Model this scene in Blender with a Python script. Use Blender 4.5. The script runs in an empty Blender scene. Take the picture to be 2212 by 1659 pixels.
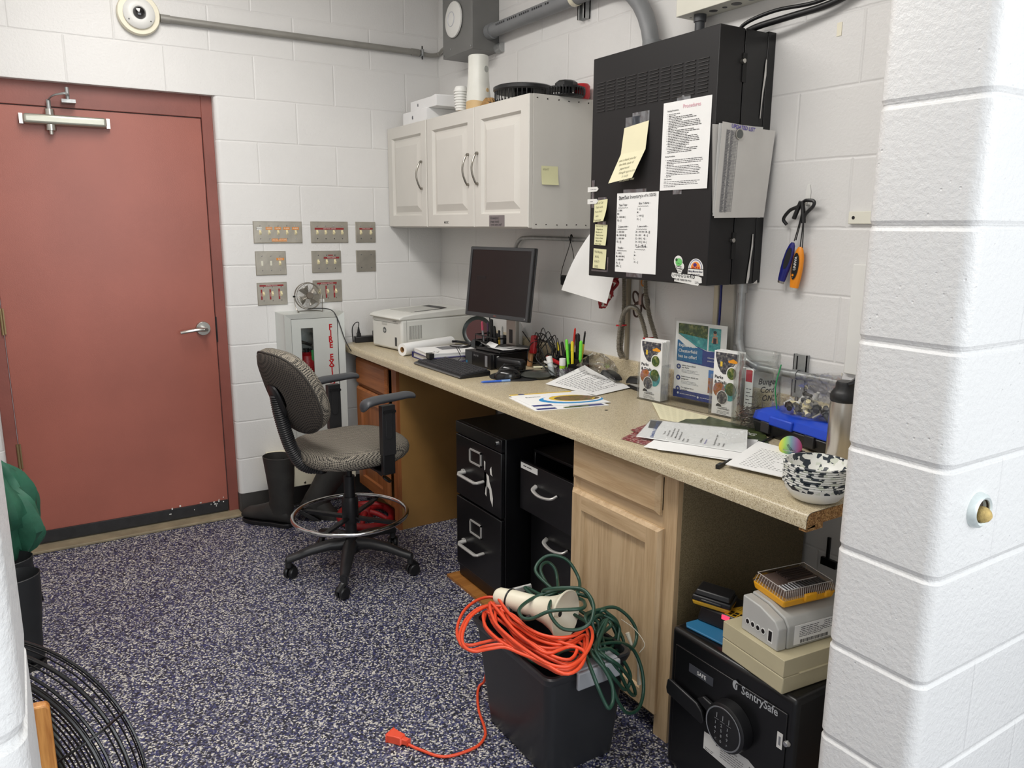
import bpy, bmesh, math, random
from math import pi, sin, cos, radians as R
from mathutils import Vector as V, Matrix as M, noise as mnoise
random.seed(7)
S = bpy.context.scene
COL = S.collection

# ---------------------------------------------------------------- camera, world, lights, exposure
cd = bpy.data.cameras.new('camera'); cam = bpy.data.objects.new('camera', cd); COL.objects.link(cam); S.camera = cam
cd.sensor_width = 36; cd.sensor_fit = 'HORIZONTAL'; cd.lens = 36 * 1670.6 / 2212
_r = V((0.84715385, -0.53132392, 0.00502343)); _u = V((0.1016652, 0.17136207, 0.97994859)); _f = V((0.52153095, 0.82965651, -0.19918719))
cam.matrix_world = M(((_r.x, _u.x, -_f.x, -2.08424), (_r.y, _u.y, -_f.y, -4.09983), (_r.z, _u.z, -_f.z, 1.51908), (0, 0, 0, 1)))
cd.clip_start = 0.02
S.view_settings.view_transform = 'Standard'; S.view_settings.look = 'None'; S.view_settings.gamma = 1
S.view_settings.exposure = 0.1
W = bpy.data.worlds.new('world'); S.world = W; W.use_nodes = True
W.node_tree.nodes['Background'].inputs[0].default_value = (0.92, 0.96, 1.0, 1)
W.node_tree.nodes['Background'].inputs[1].default_value = 0.82
def area(name, loc, size, power, color, rot=(0, 0, 0)):
    l = bpy.data.lights.new(name, 'AREA'); l.shape = 'RECTANGLE'; l.size, l.size_y = size; l.energy = power; l.color = color
    o = bpy.data.objects.new(name, l); COL.objects.link(o); o.location = loc; o.rotation_euler = rot
    return o
area('tube_light', (-1.62, -1.35, 2.93), (0.5, 1.2), 27, (1.0, 0.97, 0.93))
area('tube_light', (-1.62, -2.6, 2.93), (0.5, 1.2), 22, (1.0, 0.97, 0.93))
area('daylight', (-1.0, -6.3, 2.2), (3.0, 2.2), 82, (0.93, 0.97, 1.0), (R(78), 0, R(8)))

# ---------------------------------------------------------------- materials (all procedural)
def lin(c):
    return tuple(((x / 255) / 12.92 if x / 255 <= .04045 else ((x / 255 + .055) / 1.055) ** 2.4) for x in c)
class NT:
    def __init__(s, name):
        s.m = bpy.data.materials.new(name); s.m.use_nodes = True; s.t = s.m.node_tree; s.N = s.t.nodes; s.b = s.N['Principled BSDF']
    def n(s, typ, **k):
        x = s.N.new(typ)
        for a, v in k.items():
            if a.startswith('i_'):
                key = a[2:].replace('_', ' ')
                x.inputs[int(key) if key.isdigit() else key].default_value = v
            else: setattr(x, a, v)
        return x
    def l(s, a, b): s.t.links.new(a, b)
    def coord(s): return s.n('ShaderNodeTexCoord').outputs['Object']
    def ramp(s, fac, stops, interp='LINEAR'):
        r = s.n('ShaderNodeValToRGB'); r.color_ramp.interpolation = interp; e = r.color_ramp.elements
        while len(e) < len(stops): e.new(0.5)
        for i, (p, c) in enumerate(stops): e[i].position = p; e[i].color = (*c, 1) if len(c) == 3 else c
        s.l(fac, r.inputs[0]); return r.outputs[0]
    def bump(s, h, dist=0.001, strength=1, prev=None):
        b = s.n('ShaderNodeBump'); b.inputs['Strength'].default_value = strength; b.inputs['Distance'].default_value = dist
        s.l(h, b.inputs['Height'])
        if prev: s.l(prev, b.inputs['Normal'])
        return b.outputs[0]
def mat(name, c, rough=.5, metal=0, var=.05, vs=12, bs=0, bd=.0006, spec=.5, coat=0, alpha=1, trans=0, stretch=None, emit=0):
    k = NT(name); co = k.coord()
    if stretch:
        mp = k.n('ShaderNodeMapping'); mp.inputs['Scale'].default_value = stretch; k.l(co, mp.inputs[0]); co = mp.outputs[0]
    nz = k.n('ShaderNodeTexNoise', i_Scale=vs, i_Detail=4.0); k.l(co, nz.inputs['Vector'])
    L = lin(c); hi = tuple(min(1, x * (1 + var)) for x in L); lo = tuple(x * (1 - var) for x in L)
    k.l(k.ramp(nz.outputs[0], [(.3, lo), (.7, hi)]), k.b.inputs['Base Color'])
    k.b.inputs['Roughness'].default_value = rough; k.b.inputs['Metallic'].default_value = metal
    k.b.inputs['Specular IOR Level'].default_value = spec; k.b.inputs['Coat Weight'].default_value = coat
    k.b.inputs['Alpha'].default_value = alpha; k.b.inputs['Transmission Weight'].default_value = trans
    if trans: k.b.inputs['IOR'].default_value = 1.45
    if bs:
        n2 = k.n('ShaderNodeTexNoise', i_Scale=bs, i_Detail=5.0); k.l(co, n2.inputs['Vector']); k.l(k.bump(n2.outputs[0], bd), k.b.inputs['Normal'])
    if emit:
        k.b.inputs['Emission Strength'].default_value = emit; k.b.inputs['Emission Color'].default_value = (*L, 1)
    return k.m
def block(name, comb, off, c=(222, 221, 219), pit=.0012, groove=.0016, rough=.38, rows=True):
    k = NT(name); co = k.coord(); sp = k.n('ShaderNodeSeparateXYZ'); k.l(co, sp.inputs[0])
    cb = k.n('ShaderNodeCombineXYZ'); a = k.n('ShaderNodeMath', operation='ADD'); a.inputs[1].default_value = off[0]; k.l(sp.outputs[comb], a.inputs[0])
    b = k.n('ShaderNodeMath', operation='ADD'); b.inputs[1].default_value = off[1]; k.l(sp.outputs['Z'], b.inputs[0])
    k.l(a.outputs[0], cb.inputs[0]); k.l(b.outputs[0], cb.inputs[1])
    wob = k.n('ShaderNodeTexNoise', i_Scale=7.0, i_Detail=3.0); k.l(co, wob.inputs['Vector'])
    ma = k.n('ShaderNodeVectorMath', operation='MULTIPLY_ADD'); ma.inputs[1].default_value = (.006, .006, 0); k.l(wob.outputs['Color'], ma.inputs[0]); k.l(cb.outputs[0], ma.inputs[2])
    br = k.n('ShaderNodeTexBrick', offset=.5, offset_frequency=2); br.inputs['Scale'].default_value = 1; br.inputs['Mortar Size'].default_value = .0065
    br.inputs['Mortar Smooth'].default_value = 1; br.inputs['Brick Width'].default_value = .4064; br.inputs['Row Height'].default_value = .2032
    k.l(ma.outputs[0], br.inputs['Vector'])
    L = lin(c); nz = k.n('ShaderNodeTexNoise', i_Scale=1.7, i_Detail=5.0); k.l(co, nz.inputs['Vector'])
    base = k.ramp(nz.outputs[0], [(.3, tuple(x * .95 for x in L)), (.7, tuple(min(1, x * 1.03) for x in L))])
    # chips and scuffs in the paint
    ch = k.n('ShaderNodeTexNoise', i_Scale=38.0, i_Detail=6.0, i_Roughness=.75); k.l(co, ch.inputs['Vector'])
    chf = k.ramp(ch.outputs[0], [(.735, (0, 0, 0)), (.755, (1, 1, 1))])
    mx = k.n('ShaderNodeMix', data_type='RGBA'); k.l(chf, mx.inputs['Factor']); k.l(base, mx.inputs['A']); mx.inputs['B'].default_value = (*lin((150, 140, 128)), 1)
    k.l(mx.outputs['Result'], k.b.inputs['Base Color']); k.b.inputs['Roughness'].default_value = rough
    inv = k.n('ShaderNodeMath', operation='SUBTRACT'); inv.inputs[0].default_value = 1; k.l(br.outputs['Fac'], inv.inputs[1])
    n1 = k.bump(inv.outputs[0], groove)
    pz = k.n('ShaderNodeTexNoise', i_Scale=95.0, i_Detail=5.0, i_Roughness=.62); k.l(co, pz.inputs['Vector'])
    n2 = k.bump(pz.outputs[0], pit, 1, n1)
    pv = k.n('ShaderNodeTexVoronoi', i_Scale=48.0); k.l(co, pv.inputs['Vector'])
    pits = k.ramp(pv.outputs['Distance'], [(.0, (0, 0, 0)), (.13, (1, 1, 1))])
    pm = k.n('ShaderNodeTexNoise', i_Scale=9.0, i_Detail=2.0); k.l(co, pm.inputs['Vector']); pmf = k.ramp(pm.outputs[0], [(.55, (1, 1, 1)), (.6, (0, 0, 0))])
    mxp = k.n('ShaderNodeMath', operation='MAXIMUM'); k.l(pits, mxp.inputs[0]); k.l(pmf, mxp.inputs[1])
    n3 = k.bump(mxp.outputs[0], pit * .8, .8, n2); k.l(n3, k.b.inputs['Normal'])
    return k.m
def floor_mat():
    k = NT('rubber_fleck'); co = k.coord()
    wz = k.n('ShaderNodeTexNoise', i_Scale=160.0, i_Detail=2.0); k.l(co, wz.inputs['Vector'])
    ma = k.n('ShaderNodeVectorMath', operation='MULTIPLY_ADD'); ma.inputs[1].default_value = (.006, .006, 0); k.l(wz.outputs['Color'], ma.inputs[0]); k.l(co, ma.inputs[2])
    v = k.n('ShaderNodeTexVoronoi', i_Scale=215.0, voronoi_dimensions='2D'); k.l(ma.outputs[0], v.inputs['Vector'])
    sp = k.n('ShaderNodeSeparateColor'); k.l(v.outputs['Color'], sp.inputs[0])
    c = k.ramp(sp.outputs[0], [(0, lin((36, 37, 48))), (.34, lin((54, 58, 104))), (.48, lin((78, 80, 104))), (.66, lin((122, 122, 136))), (.79, lin((200, 197, 188))), (.93, lin((228, 224, 208)))], 'CONSTANT')
    # worn lighter and bluer areas
    nz = k.n('ShaderNodeTexNoise', i_Scale=1.3, i_Detail=4.0); k.l(co, nz.inputs['Vector'])
    mx = k.n('ShaderNodeMix', data_type='RGBA', blend_type='MULTIPLY'); mx.inputs['Factor'].default_value = 1; k.l(c, mx.inputs['A'])
    k.l(k.ramp(nz.outputs[0], [(.3, (.82, .80, .86)), (.7, (1, 1, 1))]), mx.inputs['B'])
    k.l(mx.outputs['Result'], k.b.inputs['Base Color']); k.b.inputs['Roughness'].default_value = .55
    k.l(k.bump(sp.outputs[1], .0005), k.b.inputs['Normal']); return k.m
def speck(name, base, stops, scale=420, rough=.35, bd=.0):
    k = NT(name); co = k.coord(); v = k.n('ShaderNodeTexVoronoi', i_Scale=float(scale)); k.l(co, v.inputs['Vector'])
    sp = k.n('ShaderNodeSeparateColor'); k.l(v.outputs['Color'], sp.inputs[0])
    c = k.ramp(sp.outputs[0], [(p, lin(q)) for p, q in stops], 'CONSTANT')
    nz = k.n('ShaderNodeTexNoise', i_Scale=3.0, i_Detail=4.0); k.l(co, nz.inputs['Vector'])
    mx = k.n('ShaderNodeMix', data_type='RGBA', blend_type='MULTIPLY'); mx.inputs['Factor'].default_value = 1; k.l(c, mx.inputs['A'])
    k.l(k.ramp(nz.outputs[0], [(.3, (.93, .93, .92)), (.7, (1, 1, 1))]), mx.inputs['B'])
    k.l(mx.outputs['Result'], k.b.inputs['Base Color']); k.b.inputs['Roughness'].default_value = rough
    if bd: k.l(k.bump(sp.outputs[1], bd), k.b.inputs['Normal'])
    return k.m
def wood(name, c1, c2, axis='Z', sc=26, rough=.45):
    k = NT(name); co = k.coord(); mp = k.n('ShaderNodeMapping'); st = {'X': (.06, 1, 1), 'Y': (1, .06, 1), 'Z': (1, 1, .06)}[axis]
    mp.inputs['Scale'].default_value = st; k.l(co, mp.inputs[0])
    a = k.n('ShaderNodeTexNoise', i_Scale=float(sc), i_Detail=6.0, i_Roughness=.6, i_Distortion=.4); k.l(mp.outputs[0], a.inputs['Vector'])
    b = k.n('ShaderNodeTexNoise', i_Scale=float(sc * 9), i_Detail=3.0); k.l(mp.outputs[0], b.inputs['Vector'])
    ad = k.n('ShaderNodeMath', operation='MULTIPLY_ADD'); ad.inputs[1].default_value = .35; k.l(b.outputs[0], ad.inputs[0]); k.l(a.outputs[0], ad.inputs[2])
    k.l(k.ramp(ad.outputs[0], [(.5, lin(c2)), (.78, lin(c1))]), k.b.inputs['Base Color']); k.b.inputs['Roughness'].default_value = rough
    k.l(k.bump(b.outputs[0], .0002), k.b.inputs['Normal']); return k.m
def fabric(name, c1, c2, s=300):
    k = NT(name); co = k.coord(); ch = k.n('ShaderNodeTexChecker', i_Scale=float(s)); k.l(co, ch.inputs['Vector'])
    mp = k.n('ShaderNodeMapping'); mp.inputs['Rotation'].default_value = (.5, .5, .78); k.l(co, mp.inputs[0]); k.l(mp.outputs[0], ch.inputs['Vector'])
    ch.inputs['Color1'].default_value = (*lin(c1), 1); ch.inputs['Color2'].default_value = (*lin(c2), 1)
    k.l(ch.outputs['Color'], k.b.inputs['Base Color']); k.b.inputs['Roughness'].default_value = .9
    k.l(k.bump(ch.outputs['Fac'], .0006), k.b.inputs['Normal']); return k.m
def film(name, tint=(.985, .985, .985), fac=.12, rough=.12, fr_=.8):
    k = NT(name); co = k.coord(); k.N.remove(k.b); tr = k.n('ShaderNodeBsdfTransparent'); tr.inputs[0].default_value = (*tint, 1)
    gl = k.n('ShaderNodeBsdfGlossy'); gl.inputs['Roughness'].default_value = rough
    nz = k.n('ShaderNodeTexNoise', i_Scale=30.0, i_Detail=2.0); k.l(co, nz.inputs['Vector'])
    k.l(k.bump(nz.outputs[0], .004), gl.inputs['Normal'])
    mx = k.n('ShaderNodeMixShader'); fr = k.n('ShaderNodeFresnel', i_IOR=1.45)
    ad = k.n('ShaderNodeMath', operation='MULTIPLY_ADD'); ad.inputs[1].default_value = fr_; ad.inputs[2].default_value = fac * .3; k.l(fr.outputs[0], ad.inputs[0])
    k.l(ad.outputs[0], mx.inputs[0]); k.l(tr.outputs[0], mx.inputs[1]); k.l(gl.outputs[0], mx.inputs[2])
    k.l(mx.outputs[0], k.N['Material Output'].inputs[0]); return k.m
def picture(name, stops, sc=40, rough=.35):
    k = NT(name); co = k.coord(); nz = k.n('ShaderNodeTexNoise', i_Scale=float(sc), i_Detail=8.0, i_Roughness=.7); k.l(co, nz.inputs['Vector'])
    k.l(k.ramp(nz.outputs[0], [(p, lin(c)) for p, c in stops]), k.b.inputs['Base Color']); k.b.inputs['Roughness'].default_value = rough; return k.m

MT = {}
def C(name, *a, **k):
    if name not in MT: MT[name] = mat(name, *a, **k)
    return MT[name]
BLK_B = block('block_wall_x', 'X', (.2032, .1016)); BLK_R = block('block_wall_y', 'Y', (0, .1016))
BLK_P = block('block_pier', 'X', (.2032, .1016), pit=.0022, groove=.0012, rough=.3)
FLOOR = floor_mat()
LAM = speck('laminate', 0, [(0, (138, 120, 94)), (.06, (172, 157, 128)), (.3, (193, 179, 149)), (.6, (203, 190, 160)), (.9, (218, 208, 184))], 560, .3)
MEL = speck('melamine_tan', 0, [(0, (106, 92, 66)), (.3, (124, 110, 82)), (.7, (136, 122, 94))], 500, .4)
MELB = mat('melamine_brown', (150, 112, 62), .45, var=.12, vs=5)
CHIP = speck('chipboard', 0, [(0, (120, 84, 44)), (.3, (158, 116, 68)), (.7, (186, 146, 94))], 330, .8, .001)
WPALE = wood('wood_pale', (202, 175, 138), (174, 145, 108), 'Z'); WPALEH = wood('wood_pale_across', (202, 175, 138), (174, 145, 108), 'Y')
WRED = wood('wood_red_oak', (158, 98, 54), (124, 70, 36), 'Z', 18); WREDH = wood('wood_red_oak_across', (158, 98, 54), (124, 70, 36), 'Y', 18)
WOAK = wood('wood_golden_oak', (206, 146, 78), (160, 98, 40), 'Z', 34)
DOOR = mat('door_paint', (158, 91, 77), .36, var=.1, vs=2.2, bs=230, bd=.0003); FRAME = mat('frame_paint', (134, 76, 66), .42, var=.12, vs=5, bs=120, bd=.0004)
WHITE = mat('white_plastic', (226, 226, 222), .4, var=.02); WCAB = mat('white_cabinet', (208, 205, 198), .38, var=.03, vs=4); CREAM = mat('cream_plastic', (232, 226, 204), .4, var=.03)
OFFW = mat('off_white_metal', (224, 222, 208), .4, var=.03); AIRC = mat('ivory_metal', (222, 216, 194), .5, var=.06, vs=8)
PAPER = mat('paper', (236, 236, 234), .75, var=.02); PAPER2 = mat('paper_grey', (214, 212, 208), .75, var=.03); YEL = mat('sticky_yellow', (222, 220, 176), .8, var=.03); LYEL = mat('legal_yellow', (232, 226, 192), .8, var=.03)
INK = mat('ink', (38, 38, 42), .6); INKG = mat('ink_grey', (122, 122, 126), .7); INKB = mat('ink_blue', (44, 86, 160), .6); INKP = mat('ink_violet', (82, 62, 170), .6); INKL = mat('ink_pencil', (150, 146, 120), .7)
BLACK = mat('black_plastic', (22, 22, 24), .38, var=.2); BLACKM = mat('black_metal', (13, 13, 15), .3, var=.2, vs=6); RACK = mat('rack_metal', (29, 28, 29), .48, var=.1, vs=3, spec=.35); RACKD = mat('rack_slot', (8, 8, 8), .6)
MATTE = mat('black_matte', (26, 26, 27), .7, var=.15, bs=200, bd=.0003); GREYP = mat('grey_plastic', (58, 60, 62), .5); RUB = mat('rubber', (30, 32, 34), .52, var=.25, vs=9); COVE = mat('cove_base', (62, 60, 58), .5, var=.15, vs=6)
STEEL = mat('brushed_steel', (198, 192, 182), .32, 1, .08, vs=60, stretch=(1, 1, .05)); CHROME = mat('chrome', (205, 205, 205), .12, 1); NICK = mat('satin_nickel', (188, 186, 180), .28, 1); PLATE = mat('steel_plate', (186, 181, 170), .42, 1, .12, vs=20)
GALV = mat('galvanised', (168, 170, 170), .4, .7, .12, vs=40); ALU = mat('aluminium_frame', (208, 212, 208), .38, .25, .04, vs=5); PVC = mat('grey_pvc', (124, 126, 128), .45, var=.06); BOXG = mat('grey_enamel', (112, 112, 110), .4, var=.05); CONDP = mat('painted_conduit', (146, 144, 138), .4, .2, .08)
RED = mat('red_paint', (176, 26, 34), .35, var=.08); REDV = mat('valve_red', (150, 22, 26), .5, var=.25, vs=20, bs=80, bd=.001); LRED = mat('label_red', (140, 34, 36), .5, var=.1); LORG = mat('label_orange', (214, 136, 52), .5)
BLUE = mat('toolbox_blue', (30, 72, 196), .38); LBLUE = mat('folder_blue', (40, 108, 148), .5); NAVY = mat('navy', (34, 44, 118), .35); ORANGE = mat('orange_cord', (226, 78, 44), .4); ORNG2 = mat('lamp_orange', (240, 146, 26), .35)
GREENC = mat('green_cord', (32, 66, 52), .4); UMBG = mat('umbrella_green', (46, 100, 78), .6, var=.15, vs=20, bs=60, bd=.001); DYEL = mat('tool_yellow', (236, 168, 24), .4); BEIGE = mat('beige_tin', (190, 180, 148), .4, var=.04); LGREY = mat('light_grey_plastic', (182, 182, 178), .4)
TAPE = film('tape', (.82, .84, .88), .5, .3); CLEAR = film('clear_film', fr_=.55); GLASS = film('clear_glass', (.985, .995, .99), .05, .02, .35); ACRYL = film('acrylic', (.99, .995, .995), .04, .04, .4)
FAB = fabric('chair_weave', (158, 150, 136), (26, 25, 25), 215); FABD = fabric('chair_weave_dark', (84, 76, 68), (22, 20, 20), 215)
SCREEN = mat('screen', (26, 26, 27), .28, var=.05); IVORY = mat('ivory_toggle', (232, 222, 180), .35)
PIC_G = picture('picture_green', [(.3, (22, 40, 18)), (.5, (60, 84, 34)), (.62, (130, 132, 70)), (.75, (196, 188, 150))], 60); PIC_W = picture('picture_water', [(.3, (20, 96, 110)), (.55, (64, 158, 158)), (.75, (150, 206, 200))], 40)
PIC_D = picture('picture_dark', [(.35, (26, 26, 40)), (.5, (70, 70, 78)), (.6, (120, 116, 110)), (.72, (210, 206, 200))], 90); PIC_O = picture('picture_autumn', [(.3, (70, 60, 40)), (.5, (178, 104, 44)), (.65, (96, 130, 170)), (.8, (220, 200, 170))], 50)
PIC_R = picture('picture_red', [(.35, (60, 14, 22)), (.5, (134, 30, 40)), (.6, (180, 170, 160)), (.72, (36, 60, 32))], 90)

# ---------------------------------------------------------------- mesh building
def frame(o, r, u):
    r = V(r).normalized(); u = V(u).normalized(); n = r.cross(u).normalized(); u = n.cross(r)
    return M(((r.x, u.x, n.x, o[0]), (r.y, u.y, n.y, o[1]), (r.z, u.z, n.z, o[2]), (0, 0, 0, 1)))
def cr(pts, k=6, closed=False):
    P = [V(p) for p in pts]; out = []; n = len(P)
    if k <= 1: return P
    for i in range(n if closed else n - 1):
        a = P[(i - 1) % n] if closed or i else P[0] * 2 - P[1]; b = P[i]; c = P[(i + 1) % n]
        d = P[(i + 2) % n] if closed or i + 2 < n else P[-1] * 2 - P[-2]
        for j in range(k):
            t = j / k; out.append(.5 * ((2 * b) + (c - a) * t + (2 * a - 5 * b + 4 * c - d) * t * t + (3 * b - a - 3 * c + d) * t ** 3))
    if not closed: out.append(P[-1])
    return out
_fc = {}
def textmesh(s, ext):
    key = (s, ext)
    if key not in _fc:
        c = bpy.data.curves.new('lettering', 'FONT'); c.body = s; c.size = 1; c.resolution_u = 2; c.offset = ext
        o = bpy.data.objects.new('lettering', c); me = bpy.data.meshes.new_from_object(o)
        vs = [tuple(v.co) for v in me.vertices]; fs = [tuple(p.vertices) for p in me.polygons]
        bpy.data.objects.remove(o); bpy.data.curves.remove(c); bpy.data.meshes.remove(me); _fc[key] = (vs, fs)
    return _fc[key]
class G:
    def __init__(s, root=None, X=None):
        s.bm = bmesh.new(); s.mats = []; s.mi = 0; s.root = root
        s.B = root.matrix_world.inverted() if root is not None and X is None else M.Identity(4)
        s.X = X if X is not None else M.Identity(4); s.warp = None
    def m(s, mt):
        if mt not in s.mats: s.mats.append(mt)
        s.mi = s.mats.index(mt); return s
    def v(s, p):
        p = V(p)
        if s.warp: p = V(s.warp(p))
        return s.bm.verts.new(s.B @ (s.X @ p))
    def f(s, vs):
        try: fc = s.bm.faces.new(vs)
        except ValueError: return
        fc.material_index = s.mi; return fc
    def poly(s, pts): return s.f([s.v(p) for p in pts])
    def rect(s, u0, v0, u1, v1, w=0): return s.poly([(u0, v0, w), (u1, v0, w), (u1, v1, w), (u0, v1, w)])
    def box(s, a, b, rot=None):
        (x0, y0, z0), (x1, y1, z1) = a, b
        q = [(x0, y0, z0), (x1, y0, z0), (x1, y1, z0), (x0, y1, z0), (x0, y0, z1), (x1, y0, z1), (x1, y1, z1), (x0, y1, z1)]
        if rot is not None: c = V(((x0 + x1) / 2, (y0 + y1) / 2, (z0 + z1) / 2)); q = [rot @ (V(p) - c) + c for p in q]
        q = [s.v(p) for p in q]
        for i in ((0, 3, 2, 1), (4, 5, 6, 7), (0, 1, 5, 4), (1, 2, 6, 5), (2, 3, 7, 6), (3, 0, 4, 7)): s.f([q[j] for j in i])
        return s
    def frus(s, c0, s0, c1, s1):   # tapered box: centre+size at bottom / top
        q = [s.v((c[0] + sx * z[0] / 2, c[1] + sy * z[1] / 2, c[2])) for c, z in ((c0, s0), (c1, s1)) for sx, sy in ((-1, -1), (1, -1), (1, 1), (-1, 1))]
        for i in ((0, 3, 2, 1), (4, 5, 6, 7), (0, 1, 5, 4), (1, 2, 6, 5), (2, 3, 7, 6), (3, 0, 4, 7)): s.f([q[j] for j in i])
        return s
    def ring(s, c, ax, up, ru, rv, n):
        return [s.v(c + ax * (cos(2 * pi * i / n) * ru) + up * (sin(2 * pi * i / n) * rv)) for i in range(n)]
    def cyl(s, p, q, r, r2=None, n=20, caps=True):
        p, q = V(p), V(q); d = (q - p).normalized(); a = d.orthogonal().normalized(); b = d.cross(a); r2 = r if r2 is None else r2
        A = s.ring(p, a, b, r, r, n); Bq = s.ring(q, a, b, r2, r2, n)
        for i in range(n): s.f([A[i], A[(i + 1) % n], Bq[(i + 1) % n], Bq[i]])
        if caps: s.f(A[::-1]); s.f(Bq)
        return s
    def tube(s, pts, r, n=8, k=5, closed=False, flat=1, caps=True):
        P = cr(pts, k, closed); N = len(P); rings = []; a = None
        for i, c in enumerate(P):
            t = (P[(i + 1) % N] - P[i - 1] if closed else P[min(i + 1, N - 1)] - P[max(i - 1, 0)])
            if t.length < 1e-9: t = V((0, 0, 1))
            t.normalize()
            a = t.orthogonal().normalized() if a is None else (a - t * a.dot(t))
            if a.length < 1e-6: a = t.orthogonal()
            a.normalize(); b = t.cross(a); rr = r(i / max(1, N - 1)) if callable(r) else r
            rings.append(s.ring(c, a, b, rr, rr * flat, n))
        for i in range(N if closed else N - 1):
            A = rings[i]; Bq = rings[(i + 1) % N]
            for j in range(n): s.f([A[j], A[(j + 1) % n], Bq[(j + 1) % n], Bq[j]])
        if not closed and caps: s.f(rings[0][::-1]); s.f(rings[-1])
        return s
    def lathe(s, prof, o=(0, 0, 0), ax=(0, 0, 1), n=28, sx=1):
        o = V(o); d = V(ax).normalized(); a = d.orthogonal().normalized() if abs(d.z) < .999 else V((1, 0, 0)); b = d.cross(a); pr = None
        for r, h in prof:
            cur = [s.v(o + d * h)] if r < 1e-6 else s.ring(o + d * h, a, b, r * sx, r, n)
            if pr:
                if len(pr) == 1 and len(cur) > 1:
                    for i in range(n): s.f([pr[0], cur[(i + 1) % n], cur[i]][::-1])
                elif len(cur) == 1 and len(pr) > 1:
                    for i in range(n): s.f([pr[i], pr[(i + 1) % n], cur[0]])
                elif len(cur) > 1:
                    for i in range(n): s.f([pr[i], pr[(i + 1) % n], cur[(i + 1) % n], cur[i]])
            pr = cur
        return s
    def prism(s, pts, h0, h1):   # 2-D outline extruded along local z
        A = [s.v((x, y, h0)) for x, y in pts]; Bq = [s.v((x, y, h1)) for x, y in pts]; n = len(pts)
        for i in range(n): s.f([A[i], A[(i + 1) % n], Bq[(i + 1) % n], Bq[i]])
        s.f(A[::-1]); s.f(Bq); return s
    def sheet(s, u0, v0, u1, v1, nu=8, nv=8, th=.0006, fn=None):   # thin curved sheet, w from fn
        fn = fn or (lambda u, v: 0)
        lay = []
        for o in (0, th):
            lay.append([[s.v((u0 + (u1 - u0) * i / nu, v0 + (v1 - v0) * j / nv, fn(i / nu, j / nv) + o)) for i in range(nu + 1)] for j in range(nv + 1)])
        A, T = lay
        for j in range(nv):
            for i in range(nu):
                s.f([T[j][i], T[j][i + 1], T[j + 1][i + 1], T[j + 1][i]]); s.f([A[j][i], A[j + 1][i], A[j + 1][i + 1], A[j][i + 1]])
        for i in range(nu): s.f([A[0][i], A[0][i + 1], T[0][i + 1], T[0][i]]); s.f([T[nv][i], T[nv][i + 1], A[nv][i + 1], A[nv][i]])
        for j in range(nv): s.f([A[j][0], T[j][0], T[j + 1][0], A[j + 1][0]]); s.f([A[j][nu], A[j + 1][nu], T[j + 1][nu], T[j][nu]])
        return s
    def quadsheet(s, q, th=.0006, n=8, bulge=0):   # bilinear sheet through four 3-D corners bl, br, tr, tl
        bl, br, tr, tl = [V(p) for p in q]; nm = (br - bl).cross(tl - bl).normalized()
        def at(u, v): return bl * (1 - u) * (1 - v) + br * u * (1 - v) + tr * u * v + tl * (1 - u) * v + nm * (bulge * sin(pi * u) * sin(pi * v) if not callable(bulge) else bulge(u, v))
        L = [[[s.v(at(i / n, j / n) + nm * o) for i in range(n + 1)] for j in range(n + 1)] for o in (0, th)]
        A, T = L
        for j in range(n):
            for i in range(n):
                s.f([T[j][i], T[j][i + 1], T[j + 1][i + 1], T[j + 1][i]]); s.f([A[j][i], A[j + 1][i], A[j + 1][i + 1], A[j][i + 1]])
        for i in range(n):
            s.f([A[0][i], A[0][i + 1], T[0][i + 1], T[0][i]]); s.f([T[n][i], T[n][i + 1], A[n][i + 1], A[n][i]])
            s.f([A[i][0], T[i][0], T[i + 1][0], A[i + 1][0]]); s.f([A[i][n], A[i + 1][n], T[i + 1][n], T[i][n]])
        return at, nm
    def text(s, t, size, x, y, w=.0008, ext=0, ang=0, sx=1, mid=False, shear=0):
        vs, fs = textmesh(t, ext)
        if not vs: return s
        if mid: wd = max(v[0] for v in vs) * size * sx; x = x - wd / 2 * cos(ang); y = y - wd / 2 * sin(ang)
        q = [s.v((x + (a * sx + b * shear) * size * cos(ang) - b * size * sin(ang), y + (a * sx + b * shear) * size * sin(ang) + b * size * cos(ang), w)) for a, b, _ in vs]
        for fc in fs: s.f([q[i] for i in fc])
        return s
    def lines(s, u0, v1, width, rows, pitch, h=.0012, w=.0008, jit=.25, indent=0, ang=0):   # rows of word-length printing strokes
        for i in range(rows):
            x = u0 + (indent if i else 0); y = v1 - i * pitch; end = u0 + width * (1 - random.random() * jit)
            while x < end:
                l = random.uniform(.5, 1.9) * h * 3
                dx, dy = cos(ang), sin(ang); a = (x - u0); b = (y - v1)
                p = lambda aa, bb: (u0 + aa * dx - bb * dy, v1 + aa * dy + bb * dx, w)
                s.poly([p(a, b), p(a + l, b), p(a + l, b + h * .62), p(a, b + h * .62)]); x += l + h * .8
        return s
    def hand(s, u, v, width, size, w=.0008, ang=0):   # a scribbled handwriting line
        pts = []; x = 0
        while x < width:
            word = random.uniform(2, 5) * size
            pts = []; xx = x
            while xx < min(x + word, width): pts.append((xx, random.uniform(-.1, .9) * size)); xx += size * .42
            if len(pts) > 1:
                for (a, b), (c, d) in zip(pts, pts[1:]):
                    t = size * .10; q = [(a, b - t), (c, d - t), (c, d + t), (a, b + t)]
                    s.poly([(u + i * cos(ang) - j * sin(ang), v + i * sin(ang) + j * cos(ang), w) for i, j in q])
            x = xx + size * .7
        return s
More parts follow.
